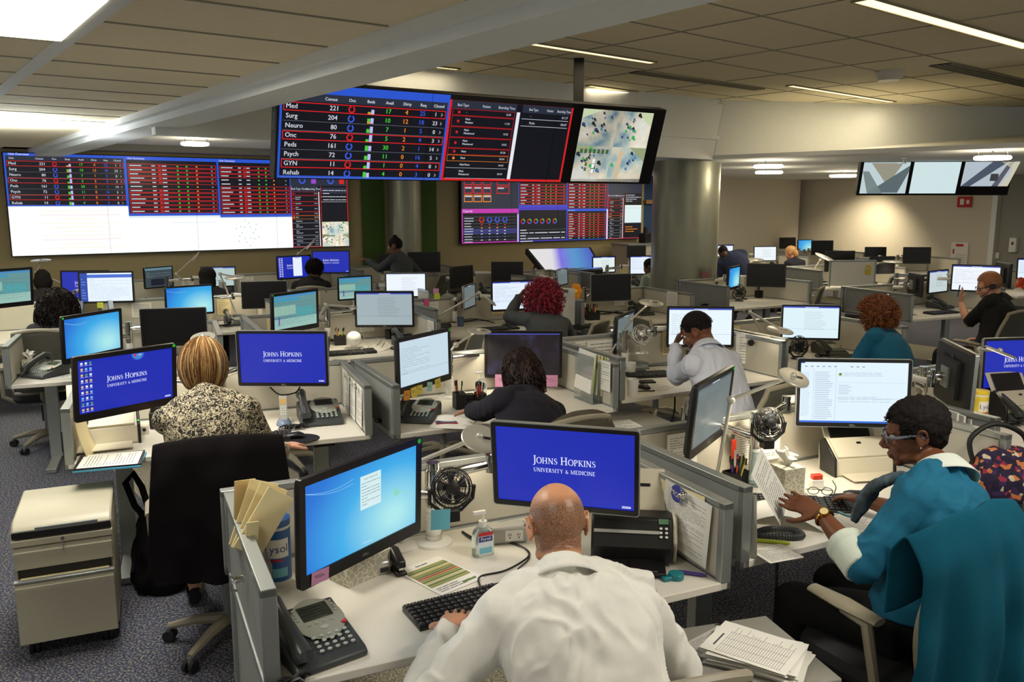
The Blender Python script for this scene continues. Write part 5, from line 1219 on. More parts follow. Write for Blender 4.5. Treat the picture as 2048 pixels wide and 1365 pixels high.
    if collar is not None:
        cm = collar; c = MB(); ax = ((head - M @ Vector((0, .03, .08)) * k - N).normalized() + up).normalized(); cn = N + (head + M @ Vector((0, -.028, -.09)) * k - N) * .1 - ax * .006 + ff * .004 - T0; a1 = (ll - ax * ll.dot(ax)).normalized(); a2 = ax.cross(a1)
        if a2.dot(ff) < 0: a2 = -a2
        def cf(u, v):
            a = R(115) + R(310) * u; a = R(90) + (u - .5) * R(318) + PI
            drop = v; r_ = (.07 + .004 * math.sin(a * 2)) * k * fr; 
            if v < .5: rr_ = r_ * (1.12 - .1 * v * 2); h = .045 * (v * 2)
            else: q = (v - .5) * 2; rr_ = r_ * (1.02 + .62 * q); h = .045 - .072 * q
            return cn + a1 * rr_ * math.cos(a) + a2 * rr_ * math.sin(a) * 1.02 + ax * (h - .012 * (1 + math.sin(a)))
        c.grid(cf, 40, 8, cm); obj('collar', c, t, cm, solid=.004)
    t['_h'] = 0; del t['_h']
    return t, dict(head=head - T0, M=M, k=k, T0=T0, arms={s: [p - T0 for p in a] for s, a in arms.items()}, N=N - T0, ll=ll, ff=ff, up=up, f=f)
def hair_cap(t, I, mats_, r=(.082, .103, .098), off=(0, -.02, .032), amp=.003, sc=60, cut=None, extra=(), vox=.006, nm='hair', two=True):
    """solid hair volume following the skull; extra = more ellipsoids (centre, radii)"""
    b = MB(); M = I['M']; k = I['k']; c = I['head']
    m_ = mats_
    b.ell(c + M @ (Vector(off) * k), tuple(x * k for x in r), m_, 24, 16, rot=M)
    for p, rr_ in extra: b.ell(c + M @ (Vector(p) * k), tuple(x * k for x in rr_), m_, 18, 12, rot=M)
    inv = M.inverted()
    me = fuse(b, vox, 2, disp=lambda p: amp * noise.noise(p * sc) + amp * .6 * noise.noise(p * sc * 2.3))
    # leave the face free
    bm = bmesh.new(); bm.from_mesh(me); kill = []
    cy, cz, sl = (cut or (.045, .03, .9))[:3]
    for v in bm.verts:
        q = inv @ (v.co - c) / k
        if q.y > cy and q.z < cz + (q.y - cy) * sl: kill.append(v)
        elif abs(q.x) > .05 and q.y > -.005 and q.z < -.005 and not (cut and len(cut) > 3): kill.append(v)
    bmesh.ops.delete(bm, geom=kill, context='VERTS'); bm.to_mesh(me); bm.free()
    return obj(nm, me, t)
def glasses(t, I, m_, lens=True, side=.077, w=.003):
    c, M, k = I['head'], I['M'], I['k']; P = lambda p: c + M @ (Vector(p) * k); b = MB()
    for s_ in (-1, 1):
        b.tube([P((s_ * .031 + .025 * math.cos(a), .094, .002 + .019 * math.sin(a))) for a in [2 * PI * i / 20 for i in range(20)]], w * .8, 6, closed=True)
        b.tube([P((s_ * .056, .093, .008)), P((s_ * side, .06, .008)), P((s_ * (side + .007), -.01, .012)), P((s_ * (side + .008), -.025, -.004))], [w, w * 1.3, w * 1.2, w * .8], 6)
    b.tube([P((-.008, .095, .004)), P((.008, .095, .004))], w * .8, 6); obj('glasses', b, t, m_)

skin_w = (206, 150, 118); skin_b = (104, 66, 46); skin_b2 = (86, 54, 38)
black_hair = mat('black_hair', (20, 15, 14), .8, noise_amt=.2, nscale=90, spec=.25)

# 1. bald man in the white coat, nearest the camera
def stubble(me, head, M, k):
    inv = M.inverted(); a = me.attributes.new('hairmask', 'FLOAT', 'POINT')
    for i, v in enumerate(me.vertices):
        q = inv @ (v.co - head) / k; m_ = 0
        top = .062 - max(0, q.y + .02) * .25; d = math.hypot(q.x, q.y + .014)
        s1 = min(1, max(0, (q.z + .085) / .03)); s2 = 1 - min(1, max(0, (q.z - .028) / .05)); s3 = min(1, max(0, (.045 - q.y) / .03))
        if abs(q.x) > .078: s3 = 0
        m_ = min(1, 1.5 * s1 * s2 * s3) if q.z < .14 and q.length < .17 else 0
        a.data[i].value = m_
sk = bpy.data.materials.new('skin_bald'); sk.use_nodes = True; nt = sk.node_tree; bs = nt.nodes['Principled BSDF']
at_ = nt.nodes.new('ShaderNodeAttribute'); at_.attribute_name = 'hairmask'; nz = nt.nodes.new('ShaderNodeTexNoise'); nz.inputs['Scale'].default_value = 420; nz2 = nt.nodes.new('ShaderNodeTexNoise'); nz2.inputs['Scale'].default_value = 14
tcn = nt.nodes.new('ShaderNodeTexCoord'); nt.links.new(tcn.outputs['Object'], nz.inputs['Vector']); nt.links.new(tcn.outputs['Object'], nz2.inputs['Vector'])
mu = nt.nodes.new('ShaderNodeMath'); mu.operation = 'MULTIPLY_ADD'; mu.inputs[1].default_value = 2.2; mu.inputs[2].default_value = -.4; nt.links.new(nz.outputs['Fac'], mu.inputs[0])
mu2 = nt.nodes.new('ShaderNodeMath'); mu2.operation = 'MULTIPLY'; mu2.use_clamp = True; nt.links.new(mu.outputs[0], mu2.inputs[0]); nt.links.new(at_.outputs['Fac'], mu2.inputs[1])
r1 = nt.nodes.new('ShaderNodeValToRGB'); r1.color_ramp.elements[0].color = lin((214, 146, 106)) + (1,); r1.color_ramp.elements[1].color = lin((236, 176, 138)) + (1,); nt.links.new(nz2.outputs['Fac'], r1.inputs[0])
mx = nt.nodes.new('ShaderNodeMix'); mx.data_type = 'RGBA'; nt.links.new(mu2.outputs[0], mx.inputs['Factor']); nt.links.new(r1.outputs[0], mx.inputs['A']); mx.inputs['B'].default_value = lin((84, 66, 50)) + (1,)
nt.links.new(mx.outputs['Result'], bs.inputs['Base Color']); bs.inputs['Roughness'].default_value = .42; bs.inputs['Subsurface Weight'].default_value = .12; bs.inputs['Subsurface Radius'].default_value = (.01, .004, .002); bs.inputs['Subsurface Scale'].default_value = 1
coat_m = mat('white_coat_cloth', (238, 237, 230), .8, noise_amt=.02, nscale=40, bump=.15, bscale=700)
hp = dep(1113, 1050, 2.36)
t, I = person('person', 'bald man in a white coat and glasses seated typing, seen from behind', hp, 108, hip=(.25, 1.88, .57), pitch=24, hh=104, neck=dep(1122, 1160, 2.2), g=1.16, k=1.05, skin=sk, topmat=coat_m, topname='white_coat', topfold=.015, fs=1.35,
    L=at(898, 1258, .85) , lp=(-.6, -.6, -.6), Rr=(.42, 2.5, .79), rp=(.5, -.4, -.8), vox=.0048, collar=coat_m, bodycol=stubble, curlL=.75, legs=(60, 60, 66), Lhand=((.12, .95, -.05), (-.1, .15, 1)), sl=.008, torso_w=1.0, shw=.178)
glasses(t, I, mat('glasses_black', (20, 20, 30), .3))
# 2. woman in the teal sweater
hp = dep(1826, 866, 3.06)
teal_m = mat('teal_knit', (0, 100, 134), .85, noise_amt=.08, nscale=90, bump=.35, bscale=900)
cuffm = mat('mint_shirt', (206, 216, 204), .8, bump=.15, bscale=500)
t, I = person('person', 'woman in a teal sweater and glasses reading a sheet of paper at her desk', hp, 128, hip=(1.46, 2.80, .57), pitch=12, hh=163, neck=dep(1884, 946, 2.93), g=1.2, k=1.04, skin=(112, 68, 44), topmat=teal_m, topname='teal_sweater', topfold=.01, fs=1.3, shz=.8,
    L=dep(1640, 1026, 2.98), lp=(-.1, -.9, -.8), Rr=at(1725, 1000, .80), rp=(.8, .2, -.6), sleeve='half', vox=.0048, collar=mat('mint_collar', (214, 222, 214), .75), legs=(14, 14, 18), Lhand=((-.75, .55, .25), (-.3, -.55, .8)), Rhand=((-.55, .8, -.1), (0, .1, 1)), curlL=.6, curlR=.35, shoe=(12, 12, 12), torso_w=1.1)
glasses(t, I, mat('glasses_grey', (110, 116, 128), .3), w=.0042)
hair_cap(t, I, black_hair, r=(.088, .108, .1), off=(0, -.024, .036), amp=.006, sc=45, cut=(.052, .05, .5), extra=[((0, -.07, -.02), (.06, .045, .05))], vox=.0055)
hairstrands(I['head'], I['M'], 1.1, [black_hair], 1500, (.012, .003, 1, 0, .95, -.25), 2, t, .0015)
e_, w_ = I['arms'][1][1], I['arms'][1][2]; u = (w_ - e_)
k_ = MB(); k_.tube([e_ - u * .04, e_ + u * .18, e_ + u * .36], [.072, .07, .066], 20); k_.tube([e_ + u * .34, e_ + u * .46], [.072, .068], 20)
me = fuse(k_, .006, 2, mats=[cuffm], disp=folds(.0025, 1.6)); obj('rolled_cuff', me, t)
gold = mat('gold', (200, 150, 70), .25, metal=1)
k_ = MB(); wc = w_ - u.normalized() * .03; n_ = Vector((-.1, -.75, .5)).normalized(); un = u.normalized(); a1 = un.orthogonal().normalized(); a2 = un.cross(a1)
k_.tube([wc + (a1 * math.cos(a) + a2 * math.sin(a)) * .0335 for a in [2 * PI * i / 20 for i in range(20)]], .0055, 8, closed=True); nn_ = (n_ - un * n_.dot(un)).normalized()
wt = obj('wristwatch', k_, t, gold); k_ = MB(); k_.cyl(wc + nn_ * .03, wc + nn_ * .042, .019, m=gold, n=24); k_.cyl(wc + nn_ * .042, wc + nn_ * .0425, .015, m=mat('watch_dial', (225, 205, 150), .3), n=24); obj('watch_case', k_, wt)
k_ = MB(); k_.ell(I['head'] + I['M'] @ Vector((-.09, -.008, -.036)), .0035); obj('earring', k_, t, chrome)
scarf = mat('striped_scarf', (70, 84, 92), .85, noise_amt=.7, nscale=26, bump=.4)
k_ = MB(); N_ = I['N']; k_.tube([N_ + Vector((-.1, .06, -.02)), N_ + Vector((-.17, .12, -.08)), N_ + Vector((-.2, .17, -.16)), N_ + Vector((-.22, .2, -.26))], [.012, .024, .03, .018], 12); obj('scarf', fuse(k_, .007, 2, mats=[scarf], disp=folds(.008, 2.2)), t)
TEAL = (t, I)
# 3. blonde woman
hp = dep(407, 738, 4.05)
leo = bpy.data.materials.new('patterned_blouse'); leo.use_nodes = True; nt = leo.node_tree; bs = nt.nodes['Principled BSDF']
tcn = nt.nodes.new('ShaderNodeTexCoord'); nz = nt.nodes.new('ShaderNodeTexNoise'); nz.inputs['Scale'].default_value = 46; nz.inputs['Detail'].default_value = 1; nz.inputs['Distortion'].default_value = 1.6
nt.links.new(tcn.outputs['Object'], nz.inputs['Vector']); r1 = nt.nodes.new('ShaderNodeValToRGB'); r1.color_ramp.interpolation = 'CONSTANT'
for i_, (p_, c_) in enumerate(((0, (30, 26, 24)), (.47, (190, 178, 148)), (.585, (34, 30, 28)))):
    e_ = r1.color_ramp.elements[i_] if i_ < 2 else r1.color_ramp.elements.new(p_); e_.position = p_; e_.color = lin(c_) + (1,)
nt.links.new(nz.outputs['Fac'], r1.inputs[0]); nt.links.new(r1.outputs[0], bs.inputs['Base Color']); bs.inputs['Roughness'].default_value = .85
t, I = person('person', 'blonde woman in a black and cream patterned blouse, her back to us', hp, 110, hip=(-1.36, 3.72, .57), pitch=14, hh=108, neck=dep(411, 794, 3.92), g=1.02, skin=(214, 160, 134), topmat=leo, topname='blouse', topfold=.004,
    Rr=at(572, 893, .785), rp=(.3, -.5, -.9), lp=(-.3, -.4, -1), L=(-1.75, 4.5, .8), sleeve='three', vox=.005, Rhand=((.35, .95, -.1), (0, 0, 1)), curlR=.3, legs=(22, 20, 24), shoe=(14, 12, 12), sl=.004)
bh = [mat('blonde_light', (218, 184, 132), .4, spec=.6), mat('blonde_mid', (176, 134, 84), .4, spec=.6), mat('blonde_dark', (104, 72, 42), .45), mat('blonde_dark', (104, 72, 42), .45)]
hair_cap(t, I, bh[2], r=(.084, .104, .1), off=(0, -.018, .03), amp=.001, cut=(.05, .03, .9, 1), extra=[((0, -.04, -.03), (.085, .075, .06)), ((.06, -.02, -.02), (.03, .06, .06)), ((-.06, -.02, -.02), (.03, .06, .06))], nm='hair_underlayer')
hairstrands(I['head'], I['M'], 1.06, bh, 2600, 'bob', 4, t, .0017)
# 4. dark-curled woman in navy
hp = dep(1040, 742, 4.62)
t, I = person('person', 'woman with dark shoulder-length curls in a navy sweater, facing the star-field monitor', hp, 128, hip=(.10, 4.22, .57), pitch=22, neck=dep(1052, 790, 4.5), g=1.12, skin=(176, 124, 96), top=(22, 20, 34), topname='sweater',
    L=(-.3, 4.95, .79), Rr=(.22, 5.0, .79), lp=(-.3, -.4, -1), rp=(.3, -.4, -1), vox=.007)
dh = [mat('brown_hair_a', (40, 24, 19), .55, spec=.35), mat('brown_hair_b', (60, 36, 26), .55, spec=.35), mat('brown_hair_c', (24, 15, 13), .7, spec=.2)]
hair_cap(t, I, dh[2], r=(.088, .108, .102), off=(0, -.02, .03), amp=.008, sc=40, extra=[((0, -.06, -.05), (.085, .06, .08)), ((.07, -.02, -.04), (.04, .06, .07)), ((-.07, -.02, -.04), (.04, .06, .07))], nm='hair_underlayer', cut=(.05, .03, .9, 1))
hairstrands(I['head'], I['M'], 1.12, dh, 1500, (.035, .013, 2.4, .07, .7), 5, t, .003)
# 5. man in the white shirt
hp = dep(1393, 664, 5.35)
wsh = mat('white_shirt_cloth', (204, 208, 222), .8, noise_amt=.03, nscale=50, bump=.2, bscale=500)
t, I = person('person', 'bearded man in a white shirt leaning his forehead on his hand', hp, 128, hip=(1.36, 4.98, .57), pitch=30, hh=150, neck=dep(1412, 700, 5.2), g=1.06, skin=(122, 78, 54), topmat=wsh, topname='white_shirt', topfold=.009, fs=1.3,
    L=dep(1351, 690, 5.48), lp=(-.25, .25, -1), Rr=(1.5, 5.6, .79), rp=(.4, -.3, -1), vox=.0058, collar=wsh, Lhand=((.28, -.1, .9), (-.6, .3, .1)), curlL=.9, legs=(30, 30, 36))
hair_cap(t, I, black_hair, r=(.0795, .1, .096), off=(0, -.018, .038), amp=.001, sc=90, cut=(.05, .055, .5))
hairstrands(I['head'], I['M'], 1.06, [black_hair], 900, (.01, .003, 1, 0, 1.1, -.1), 2, t, .0015)
k_ = MB(); M_ = I['M']; 
for p_, r_ in (((0, .058, -.098), (.03, .026, .022)), ((.045, .03, -.075), (.014, .035, .03)), ((-.045, .03, -.075), (.014, .035, .03))): k_.ell(I['head'] + M_ @ Vector(p_), r_, black_hair, rot=M_)
obj('beard', fuse(k_, .006, 2, mats=[black_hair]), t)
# 6. copper afro
hp = dep(1752, 636, 6.35)
t, I = person('person', 'person with a round copper afro and glasses in a teal jacket', hp, 125, hip=(2.78, 6.0, .57), pitch=10, hh=140, g=1.12, skin=(150, 100, 76), top=(6, 92, 124), topname='jacket', L=(2.42, 6.4, .79), lp=(-.3, -.4, -1), Rr=(2.9, 6.6, .79), rp=(.3, -.4, -1), vox=.008, collar=mat('teal_collar', (10, 76, 100), .85))
ch = [mat('copper_a', (134, 76, 34), .7), mat('copper_b', (98, 52, 24), .7), mat('copper_c', (160, 96, 46), .7)]
hair_cap(t, I, ch[1], r=(.115, .12, .118), off=(0, -.025, .045), amp=.006, sc=70, cut=(.068, .02, .6), vox=.008, nm='hair_underlayer'); hairstrands(I['head'], I['M'], 1.15, ch, 1500, (.05, .006, 3, 0, .75), 6, t, .0022)
glasses(t, I, mat('glasses_black', (20, 20, 30), .3))
# 7. man with the headset
hp = dep(1977, 572, 8.3)
t, I = person('person', 'man with a headset in a black polo shirt holding up a pen', hp, 125, hip=(4.7, 8.12, .57), pitch=20, hh=168, g=1.15, k=1.1, skin=(214, 158, 130), top=(18, 17, 20), topname='polo_shirt', L=dep(1922, 606, 8.55), lp=(-.3, .1, -1), sleeve='short', vox=.009, Lhand=((-.05, .1, 1), (-.7, .5, 0)), collar=mat('cloth_black_collar', (16, 15, 18), .9), legs=(20, 20, 30))
hair_cap(t, I, mat('ginger_short', (150, 96, 62), .6), r=(.084, .105, .099), off=(0, -.018, .032), amp=.001, cut=(.05, .06, .4), vox=.007)
k_ = MB(); c_ = I['head']; M_ = I['M']; k_.tube([c_ + M_ @ Vector((.088 * math.cos(a), -.012, .012 + .1 * math.sin(a))) for a in [R(0 + 15 * i) for i in range(13)]], .007, 8)
for s_ in (-1, 1): k_.cyl(c_ + M_ @ Vector((s_ * .082, -.012, 0)), c_ + M_ @ Vector((s_ * .102, -.012, 0)), .03)
k_.tube([c_ + M_ @ Vector((-.095, 0, -.01)), c_ + M_ @ Vector((-.09, .06, -.05)), c_ + M_ @ Vector((-.05, .1, -.07))], .004, 6); obj('headset', k_, t, black_pl)
glasses(t, I, mat('glasses_black', (20, 20, 30), .3))
k_ = MB(); w_ = I['arms'][1][2]; k_.tube([w_ + Vector((-.03, .02, .06)), w_ + Vector((-.01, .03, .18))], .006); o = obj('pen', k_, None, black_pl, loc=I['T0']); tag(o, 'black pen held upright by the man with the headset', 'pen')
# 8. red curls
hp = dep(1085, 600, 7.75)
t, I = person('person', 'woman with bright red curls in a grey top, one hand at her head', hp, 112, hip=(.32, 7.45, .57), pitch=8, g=1.05, skin=(160, 108, 84), top=(74, 78, 80), topname='top', L=dep(1040, 592, 7.95), lp=(-.8, .1, -.6), Rr=(.55, 8.2, .79), vox=.009, Lhand=((.5, 0, .6), (-.5, .3, .4)))
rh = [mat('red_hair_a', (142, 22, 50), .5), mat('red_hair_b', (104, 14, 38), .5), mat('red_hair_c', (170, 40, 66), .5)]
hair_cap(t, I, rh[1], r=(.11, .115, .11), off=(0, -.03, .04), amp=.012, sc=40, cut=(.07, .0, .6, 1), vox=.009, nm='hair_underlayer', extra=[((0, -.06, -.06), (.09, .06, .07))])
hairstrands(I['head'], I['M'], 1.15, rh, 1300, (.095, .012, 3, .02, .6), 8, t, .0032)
# 9. standing woman
hp = dep(789, 493, 11.6)
t, I = person('person', 'standing woman with a hair bun in a grey jacket reaching out to the left', hp, 150, hip=(hp.x + .08, 11.5, .92), pitch=10, hh=170, g=1.0, standing=True, skin=(110, 72, 54), top=(62, 66, 70), topname='jacket', L=dep(735, 521, 11.7), lp=(0, 0, -1), vox=.011, Rr=(hp.x + .1, 11.8, 1.0))
hair_cap(t, I, black_hair, r=(.082, .102, .096), off=(0, -.02, .03), amp=.002, extra=[((0, -.03, .125), (.035, .035, .032))], vox=.009, cut=(.06, .05, .5))
# background sitters
def sitter(label, hp, heading, skin, top, hairm, ex=(), kind=None, n=500, hairr=(.084, .104, .1), hh=None, pitch=12, g=1.05, curl_r=.0035, hip=None, cutq=None, **kw):
    t, I = person('person', label, hp, heading, hip=hip, pitch=pitch, hh=hh, g=g, skin=skin, top=top, topname='top', vox=.012, hires=False, **kw)
    hair_cap(t, I, hairm, r=hairr, off=(0, -.022, .032), amp=.004, sc=50, cut=cutq or (.055, .03, .8, 1), extra=list(ex), vox=.009)
    if kind: hairstrands(I['head'], I['M'], 1.15, [hairm, dh[2]], n, kind, n, t, curl_r)
    return t, I
t, I = sitter('short-haired person in black and glasses before two blue monitors', dep(631, 540, 10.9), 95, (130, 88, 66), (18, 17, 19), black_hair, kind=(.02, .01, 2, 0, .8), hairr=(.09, .11, .105), hh=50)
glasses(t, I, mat('glasses_black', (20, 20, 30), .3), w=.004)
sitter('woman with very big dark curls seen from behind at the left', dep(115, 612, 7.15), 118, (120, 80, 60), (30, 28, 30), dh[2], ex=[((0, -.05, -.04), (.13, .09, .12)), ((0, -.03, .05), (.13, .13, .1))], kind=(.12, .016, 3, .09, .6), n=1300, curl_r=.0045)
sitter('dark-haired person whose head shows beside the left desk lamp', dep(86, 562, 9.6), 118, (120, 80, 60), (30, 28, 30), black_hair, ex=[((0, -.03, -.02), (.1, .09, .1))])
sitter('person with long straight black hair before a pale monitor', dep(415, 556, 9.9), 110, (180, 130, 104), (24, 24, 28), black_hair, ex=[((0, -.055, -.06), (.095, .06, .13)), ((0, -.02, .03), (.1, .11, .1))])
sitter('person in a pale green top at the left edge of the column', dep(1298, 534, 13.1), 120, (110, 72, 54), (170, 186, 168), black_hair, hh=160, ex=[((0, -.05, -.03), (.09, .06, .06))])
sitter('stooping person in a navy shirt right of the column', dep(1446, 507, 14.6), 90, (90, 60, 46), (36, 44, 74), black_hair, pitch=55, hip=(4.05, 14.3, .6), g=1.3, neck=(3.74, 14.55, 1.16))
sitter('blonde woman with a ponytail in dark clothes far back', dep(1580, 506, 15.6), 120, (214, 150, 120), (28, 30, 44), mat('far_blonde', (196, 150, 92), .5), hh=150, ex=[((0, -.1, -.03), (.05, .05, .08))])
# ---------------------------------------------------------------- small things
def tr(o, rx=0, ry=0, rz=None):
    o.rotation_euler = (R(rx), R(ry), o.rotation_euler[2] if rz is None else R(rz)); return o
def ang(key, extra=0): return math.degrees(STN[key][5]) + extra
def sheet(label, loc, deg, w=.216, h=.279, seed=1, rx=-90, ry=0, m=None, text='lines', name='paper_sheet', n=18, group=None, lift=.0):
    """flat printed page; rx=-90 lies on the desk, rx=0 hangs upright facing -y"""
    p = Pane(.0005); pm = m or paper
    p.rect(-w / 2, -h / 2, w / 2, h / 2, pm, 0)
    if text == 'lines': p.lines(-w * .4, -h * .42, w * .4, h * .42, n, ink, 1, .16, seed)
    if text == 'form':
        p.lines(-w * .42, -h * .42, w * .42, h * .34, n, ink, 1, .1, seed, False); p.rect(-w * .3, h * .38, w * .1, h * .4, ink, 1)
        for i in range(4): p.rect(-w * .42 + i * w * .21, -h * .42, -w * .418 + i * w * .21, h * .34, ink, 1)
    if text == 'chart':
        cs = [mat('chart_olive', (150, 150, 70), .7), mat('chart_green', (104, 130, 70), .7), mat('chart_red', (190, 90, 60), .7), mat('chart_tan', (214, 200, 140), .7)]
        for i in range(11): p.rect(-w * .45, h * (.3 - i * .055), w * .45, h * (.345 - i * .055), cs[(0, 1, 3, 0, 1, 2, 0, 1, 3, 1, 0)[i]], 1)
        p.lines(-w * .42, -h * .45, w * .42, -h * .3, 3, ink, 2, .2, seed); p.text('Schedule', 0, h * .4, h * .04, ink, 2, 'c'); p.rect(w * .1, h * -.42, w * .4, -h * .38, cs[1], 2)
    o = obj(name, p.mb, None, sm=False, loc=loc, rotz=R(deg)); o.rotation_euler = (R(rx), R(ry), R(deg))
    k_ = o.modifiers.new('thick', 'SOLIDIFY'); k_.thickness = .0004; k_.offset = 0
    return tag(o, label, 'paper', group)
# --- keyboard, mouse
def make_keyboard(label, loc, deg):
    t = thing('keyboard', label, 'keyboard', loc, R(deg), 'keyboards')
    k = MB(); k.prism([(-.075, 0), (.075, 0), (.075, .022), (-.075, .012)], -.225, .225, black_pl, axis='x'); obj('case', k, t, bevel=.003)
    k = MB(); km = mat('key_black', (34, 33, 35), .5); lg = mat('key_legend', (170, 170, 170), .6)
    for r_ in range(6):
        x = -.213
        n = 15 if r_ < 5 else 8
        for c_ in range(19):
            w = .0165
            if r_ == 0 and 3 < c_ < 9:
                if c_ == 4: k.box((-.213 + .0225 * 6, -.062, .0185), (.1, .015, .008), km)
                continue
            if c_ in (14,) : continue
            y = -.062 + r_ * .0235; k.box((-.213 + c_ * .0237, y, .0165 + (y + .075) / .15 * .01), (.0195, .0185, .008), km); k.box((-.216 + c_ * .0237, y + .003, .0209 + (y + .075) / .15 * .01), (.004, .004, .0004), lg)
    obj('keys', k, t, sm=False); return t
KB = make_keyboard('black keyboard under the bald man’s hand, its cable trailing back', at(948, 1212, DZ), ang('S1', 4)); KB['group'] = ''
del KB['group']
def kb(loc, deg, label): return dup(KB, loc, R(deg), label)
# --- desk phone
def make_phone(label, loc, deg, s=1.0):
    t = thing('desk_phone', label, 'phone', loc, R(deg)); t.scale = (s, s, s)
    k = MB(); k.prism([(-.115, 0), (.11, 0), (.12, .06), (.10, .085), (-.1, .028), (-.118, .015)], -.1, .1, dark_gr, axis='x'); obj('body', k, t, bevel=.014)
    SL = Matrix.Translation((.025, 0, .06)) @ Matrix.Rotation(math.atan2(.057, .2), 4, 'X')
    k = MB(); k.M = SL; k.lathe([(.0, .0), (.07, .001), (.072, .004), (.066, .007), (0, .007)], c=(0, .028, 0), n=40, sx=.98, sy=1.12); obj('faceplate', k, t, mat('phone_faceplate', (150, 152, 142), .4))
    k = MB(); k.M = SL; k.box((0, .052, .007), (.086, .058, .003)); d = obj('display', k, t, mat('phone_lcd', (40, 48, 38), .25), bevel=.001)
    k = MB(); k.M = SL
    for i in range(4): k.box((-.005, .068 - i * .011, .0089), (.06, .002, .0005), mat('lcd_text', (20, 26, 20), .4))
    obj('lcd_text', k, d)
    k = MB(); k.M = SL; bm_ = mat('phone_button', (170, 176, 168), .35); E = lambda x, y, a, b_: k.ell((x, y, .008), (a, b_, .003), bm_, 10, 6)
    for r_ in range(4):
        for c_ in range(5): E(-.044 + c_ * .022, -.04 - r_ * .017, .007, .0052)
    for i in range(4): E(-.055, .075 - i * .013, .005, .003); E(.055, .075 - i * .013, .005, .003)
    for i in range(4): E(-.035 + i * .022, .008, .006, .003)
    E(0, -.012, .013, .008); obj('buttons', k, t)
    k = MB(); k.M = SL; k.ell((.055, -.016, .009), (.008, .006, .004)); obj('red_button', k, t, mat('red_button', (190, 40, 36), .35), label='red button')
    k = MB(); hs = [(-.077, .1, .12), (-.078, .07, .132), (-.078, 0, .108), (-.077, -.07, .075), (-.076, -.1, .055)]
    k.tube([(-.077, .108, .1)] + hs[:1] + hs[1:] + [(-.076, -.108, .04)], [.018, .026, .021, .018, .022, .027, .02], 14); obj('handset', k, t, mat('handset', (52, 55, 56), .3))
    k = MB(); k.tube([(-.09 + .02 * math.cos(i * 1.1) - .0015 * i, -.13 - .004 * (i % 3) + .012 * math.sin(i * .25), .008 + .009 * (1 + math.sin(i * 1.1))) for i in range(70)], .0035, 5); obj('coiled_cord', k, t, black_pl)
    return t
PH = make_phone('large dark grey desk phone in front at the left, display facing the bald man', at(628, 1272, .775), 38, 1.12)
PH.location.z = DZ
def phone(loc, deg, label): return dup(PH, loc, R(deg), label)
# --- task lamp: base and pole on the desk, arm, flat round head
lamp_m = mat('lamp_metal', (196, 194, 184), .35, metal=.5)
def lamp(label, base, elbow, head, r=.075, tilt=(12, 0), on=0):
    base, elbow, head = Vector(base), Vector(elbow), Vector(head); o = base
    t = thing('task_lamp', label, 'desk lamp', base)
    k = MB(); k.lathe([(0, 0), (.07, 0), (.07, .008), (.03, .016), (0, .016)], n=28); obj('base', k, t, white_pl)
    k = MB(); k.cyl((0, 0, .01), elbow - o, .009); k.ell(elbow - o, .02); obj('lower_arm', k, t, lamp_m)
    k = MB(); k.cyl(elbow - o, head - o + Vector((0, 0, .012)), .0085); k.ell(head - o + Vector((0, 0, .012)), .015); obj('upper_arm', k, t, lamp_m)
    k = MB(); T = Matrix.Translation(head - o) @ Matrix.Rotation(R(tilt[0]), 4, 'X') @ Matrix.Rotation(R(tilt[1]), 4, 'Y'); k.M = T
    k.lathe([(0, 0), (r, 0), (r, .006), (r * .96, .009), (0, .011)], n=36); obj('lamp_head', k, t, lamp_m)
    k = MB(); k.M = T; k.box((r * .35, 0, .011), (r * .4, .012, .003)); obj('slot', k, t, black_pl)
    k = MB(); k.M = T; k.lathe([(0, -.003), (r * .85, -.003), (r * .85, -.0005), (0, -.0005)], n=28); obj('led_panel', k, t, mat('led_panel', (255, 240, 205), .4, emit=2 if on else .02) if on else white_pl)
    if on:
        d = bpy.data.lights.new('desk_lamp_light', 'SPOT'); d.energy = on; d.color = (1, .88, .66); d.spot_size = R(150); d.spot_blend = .6; d.shadow_soft_size = r * .8
        l = bpy.data.objects.new('desk_lamp_light', d); COL.objects.link(l); l.location = head - Vector((0, 0, .02)); l.rotation_euler = (R(tilt[0]), R(tilt[1]), 0)
    return t
lamp('round-headed task lamp left of the blue logo monitor above the bald head', SP('S1', .62, .78), dep(835, 925, 3.1), dep(960, 879, 3.15), .075, (28, 12), 4)
lamp('bright round-headed task lamp left of the mail monitor', SP('S2', .5, .74), dep(1462, 800, 3.8), dep(1587, 757, 3.75), .072, (24, 14), 22)
lamp('round lamp head rising just above the blonde woman’s hair', SP('S3', .62, .72), dep(385, 745, 5.0), dep(406, 677, 4.95), .072, (18, 0), 6)
lamp('flat lamp head left of the white-shirted man’s monitor, seen by the column', SP('S5', .35, .8), dep(1262, 640, 6.7), dep(1302, 607, 6.9), .1, (10, 5), 4)
lamp('slim task lamp in front of the white monitor of the copper afro', SP('S6', .55, .62), dep(1500, 625, 6.9), dep(1560, 662, 6.3), .1, (8, 8), 9)
lamp('task lamp crossing the blue logo monitor at the right edge', SP('S2b', .95, .8), dep(1960, 700, 4.9), dep(2000, 706, 4.6), .085, (5, 20), 3)
lamp('tall lamp with a small flat head against the left video wall', SP('S14', .1, .8), dep(72, 545, 10.6), dep(82, 522, 10.8), .12, (5, 0))
lamp('thin angled lamp reaching up before the left video wall', SP('S14', 1.3, .8), dep(352, 548, 11.4), dep(392, 514, 11.4), .08, (25, -50))
lamp('lamp arm bending before the straight black hair', SP('S11', 1.3, .82), dep(440, 548, 9.3), dep(470, 556, 9.4), .11, (8, 0), 5)
lamp('long lamp arm left of the red-haired woman’s monitor', SP('S10', .1, .75), dep(958, 586, 8.6), dep(984, 606, 8.5), .05, (10, 40))
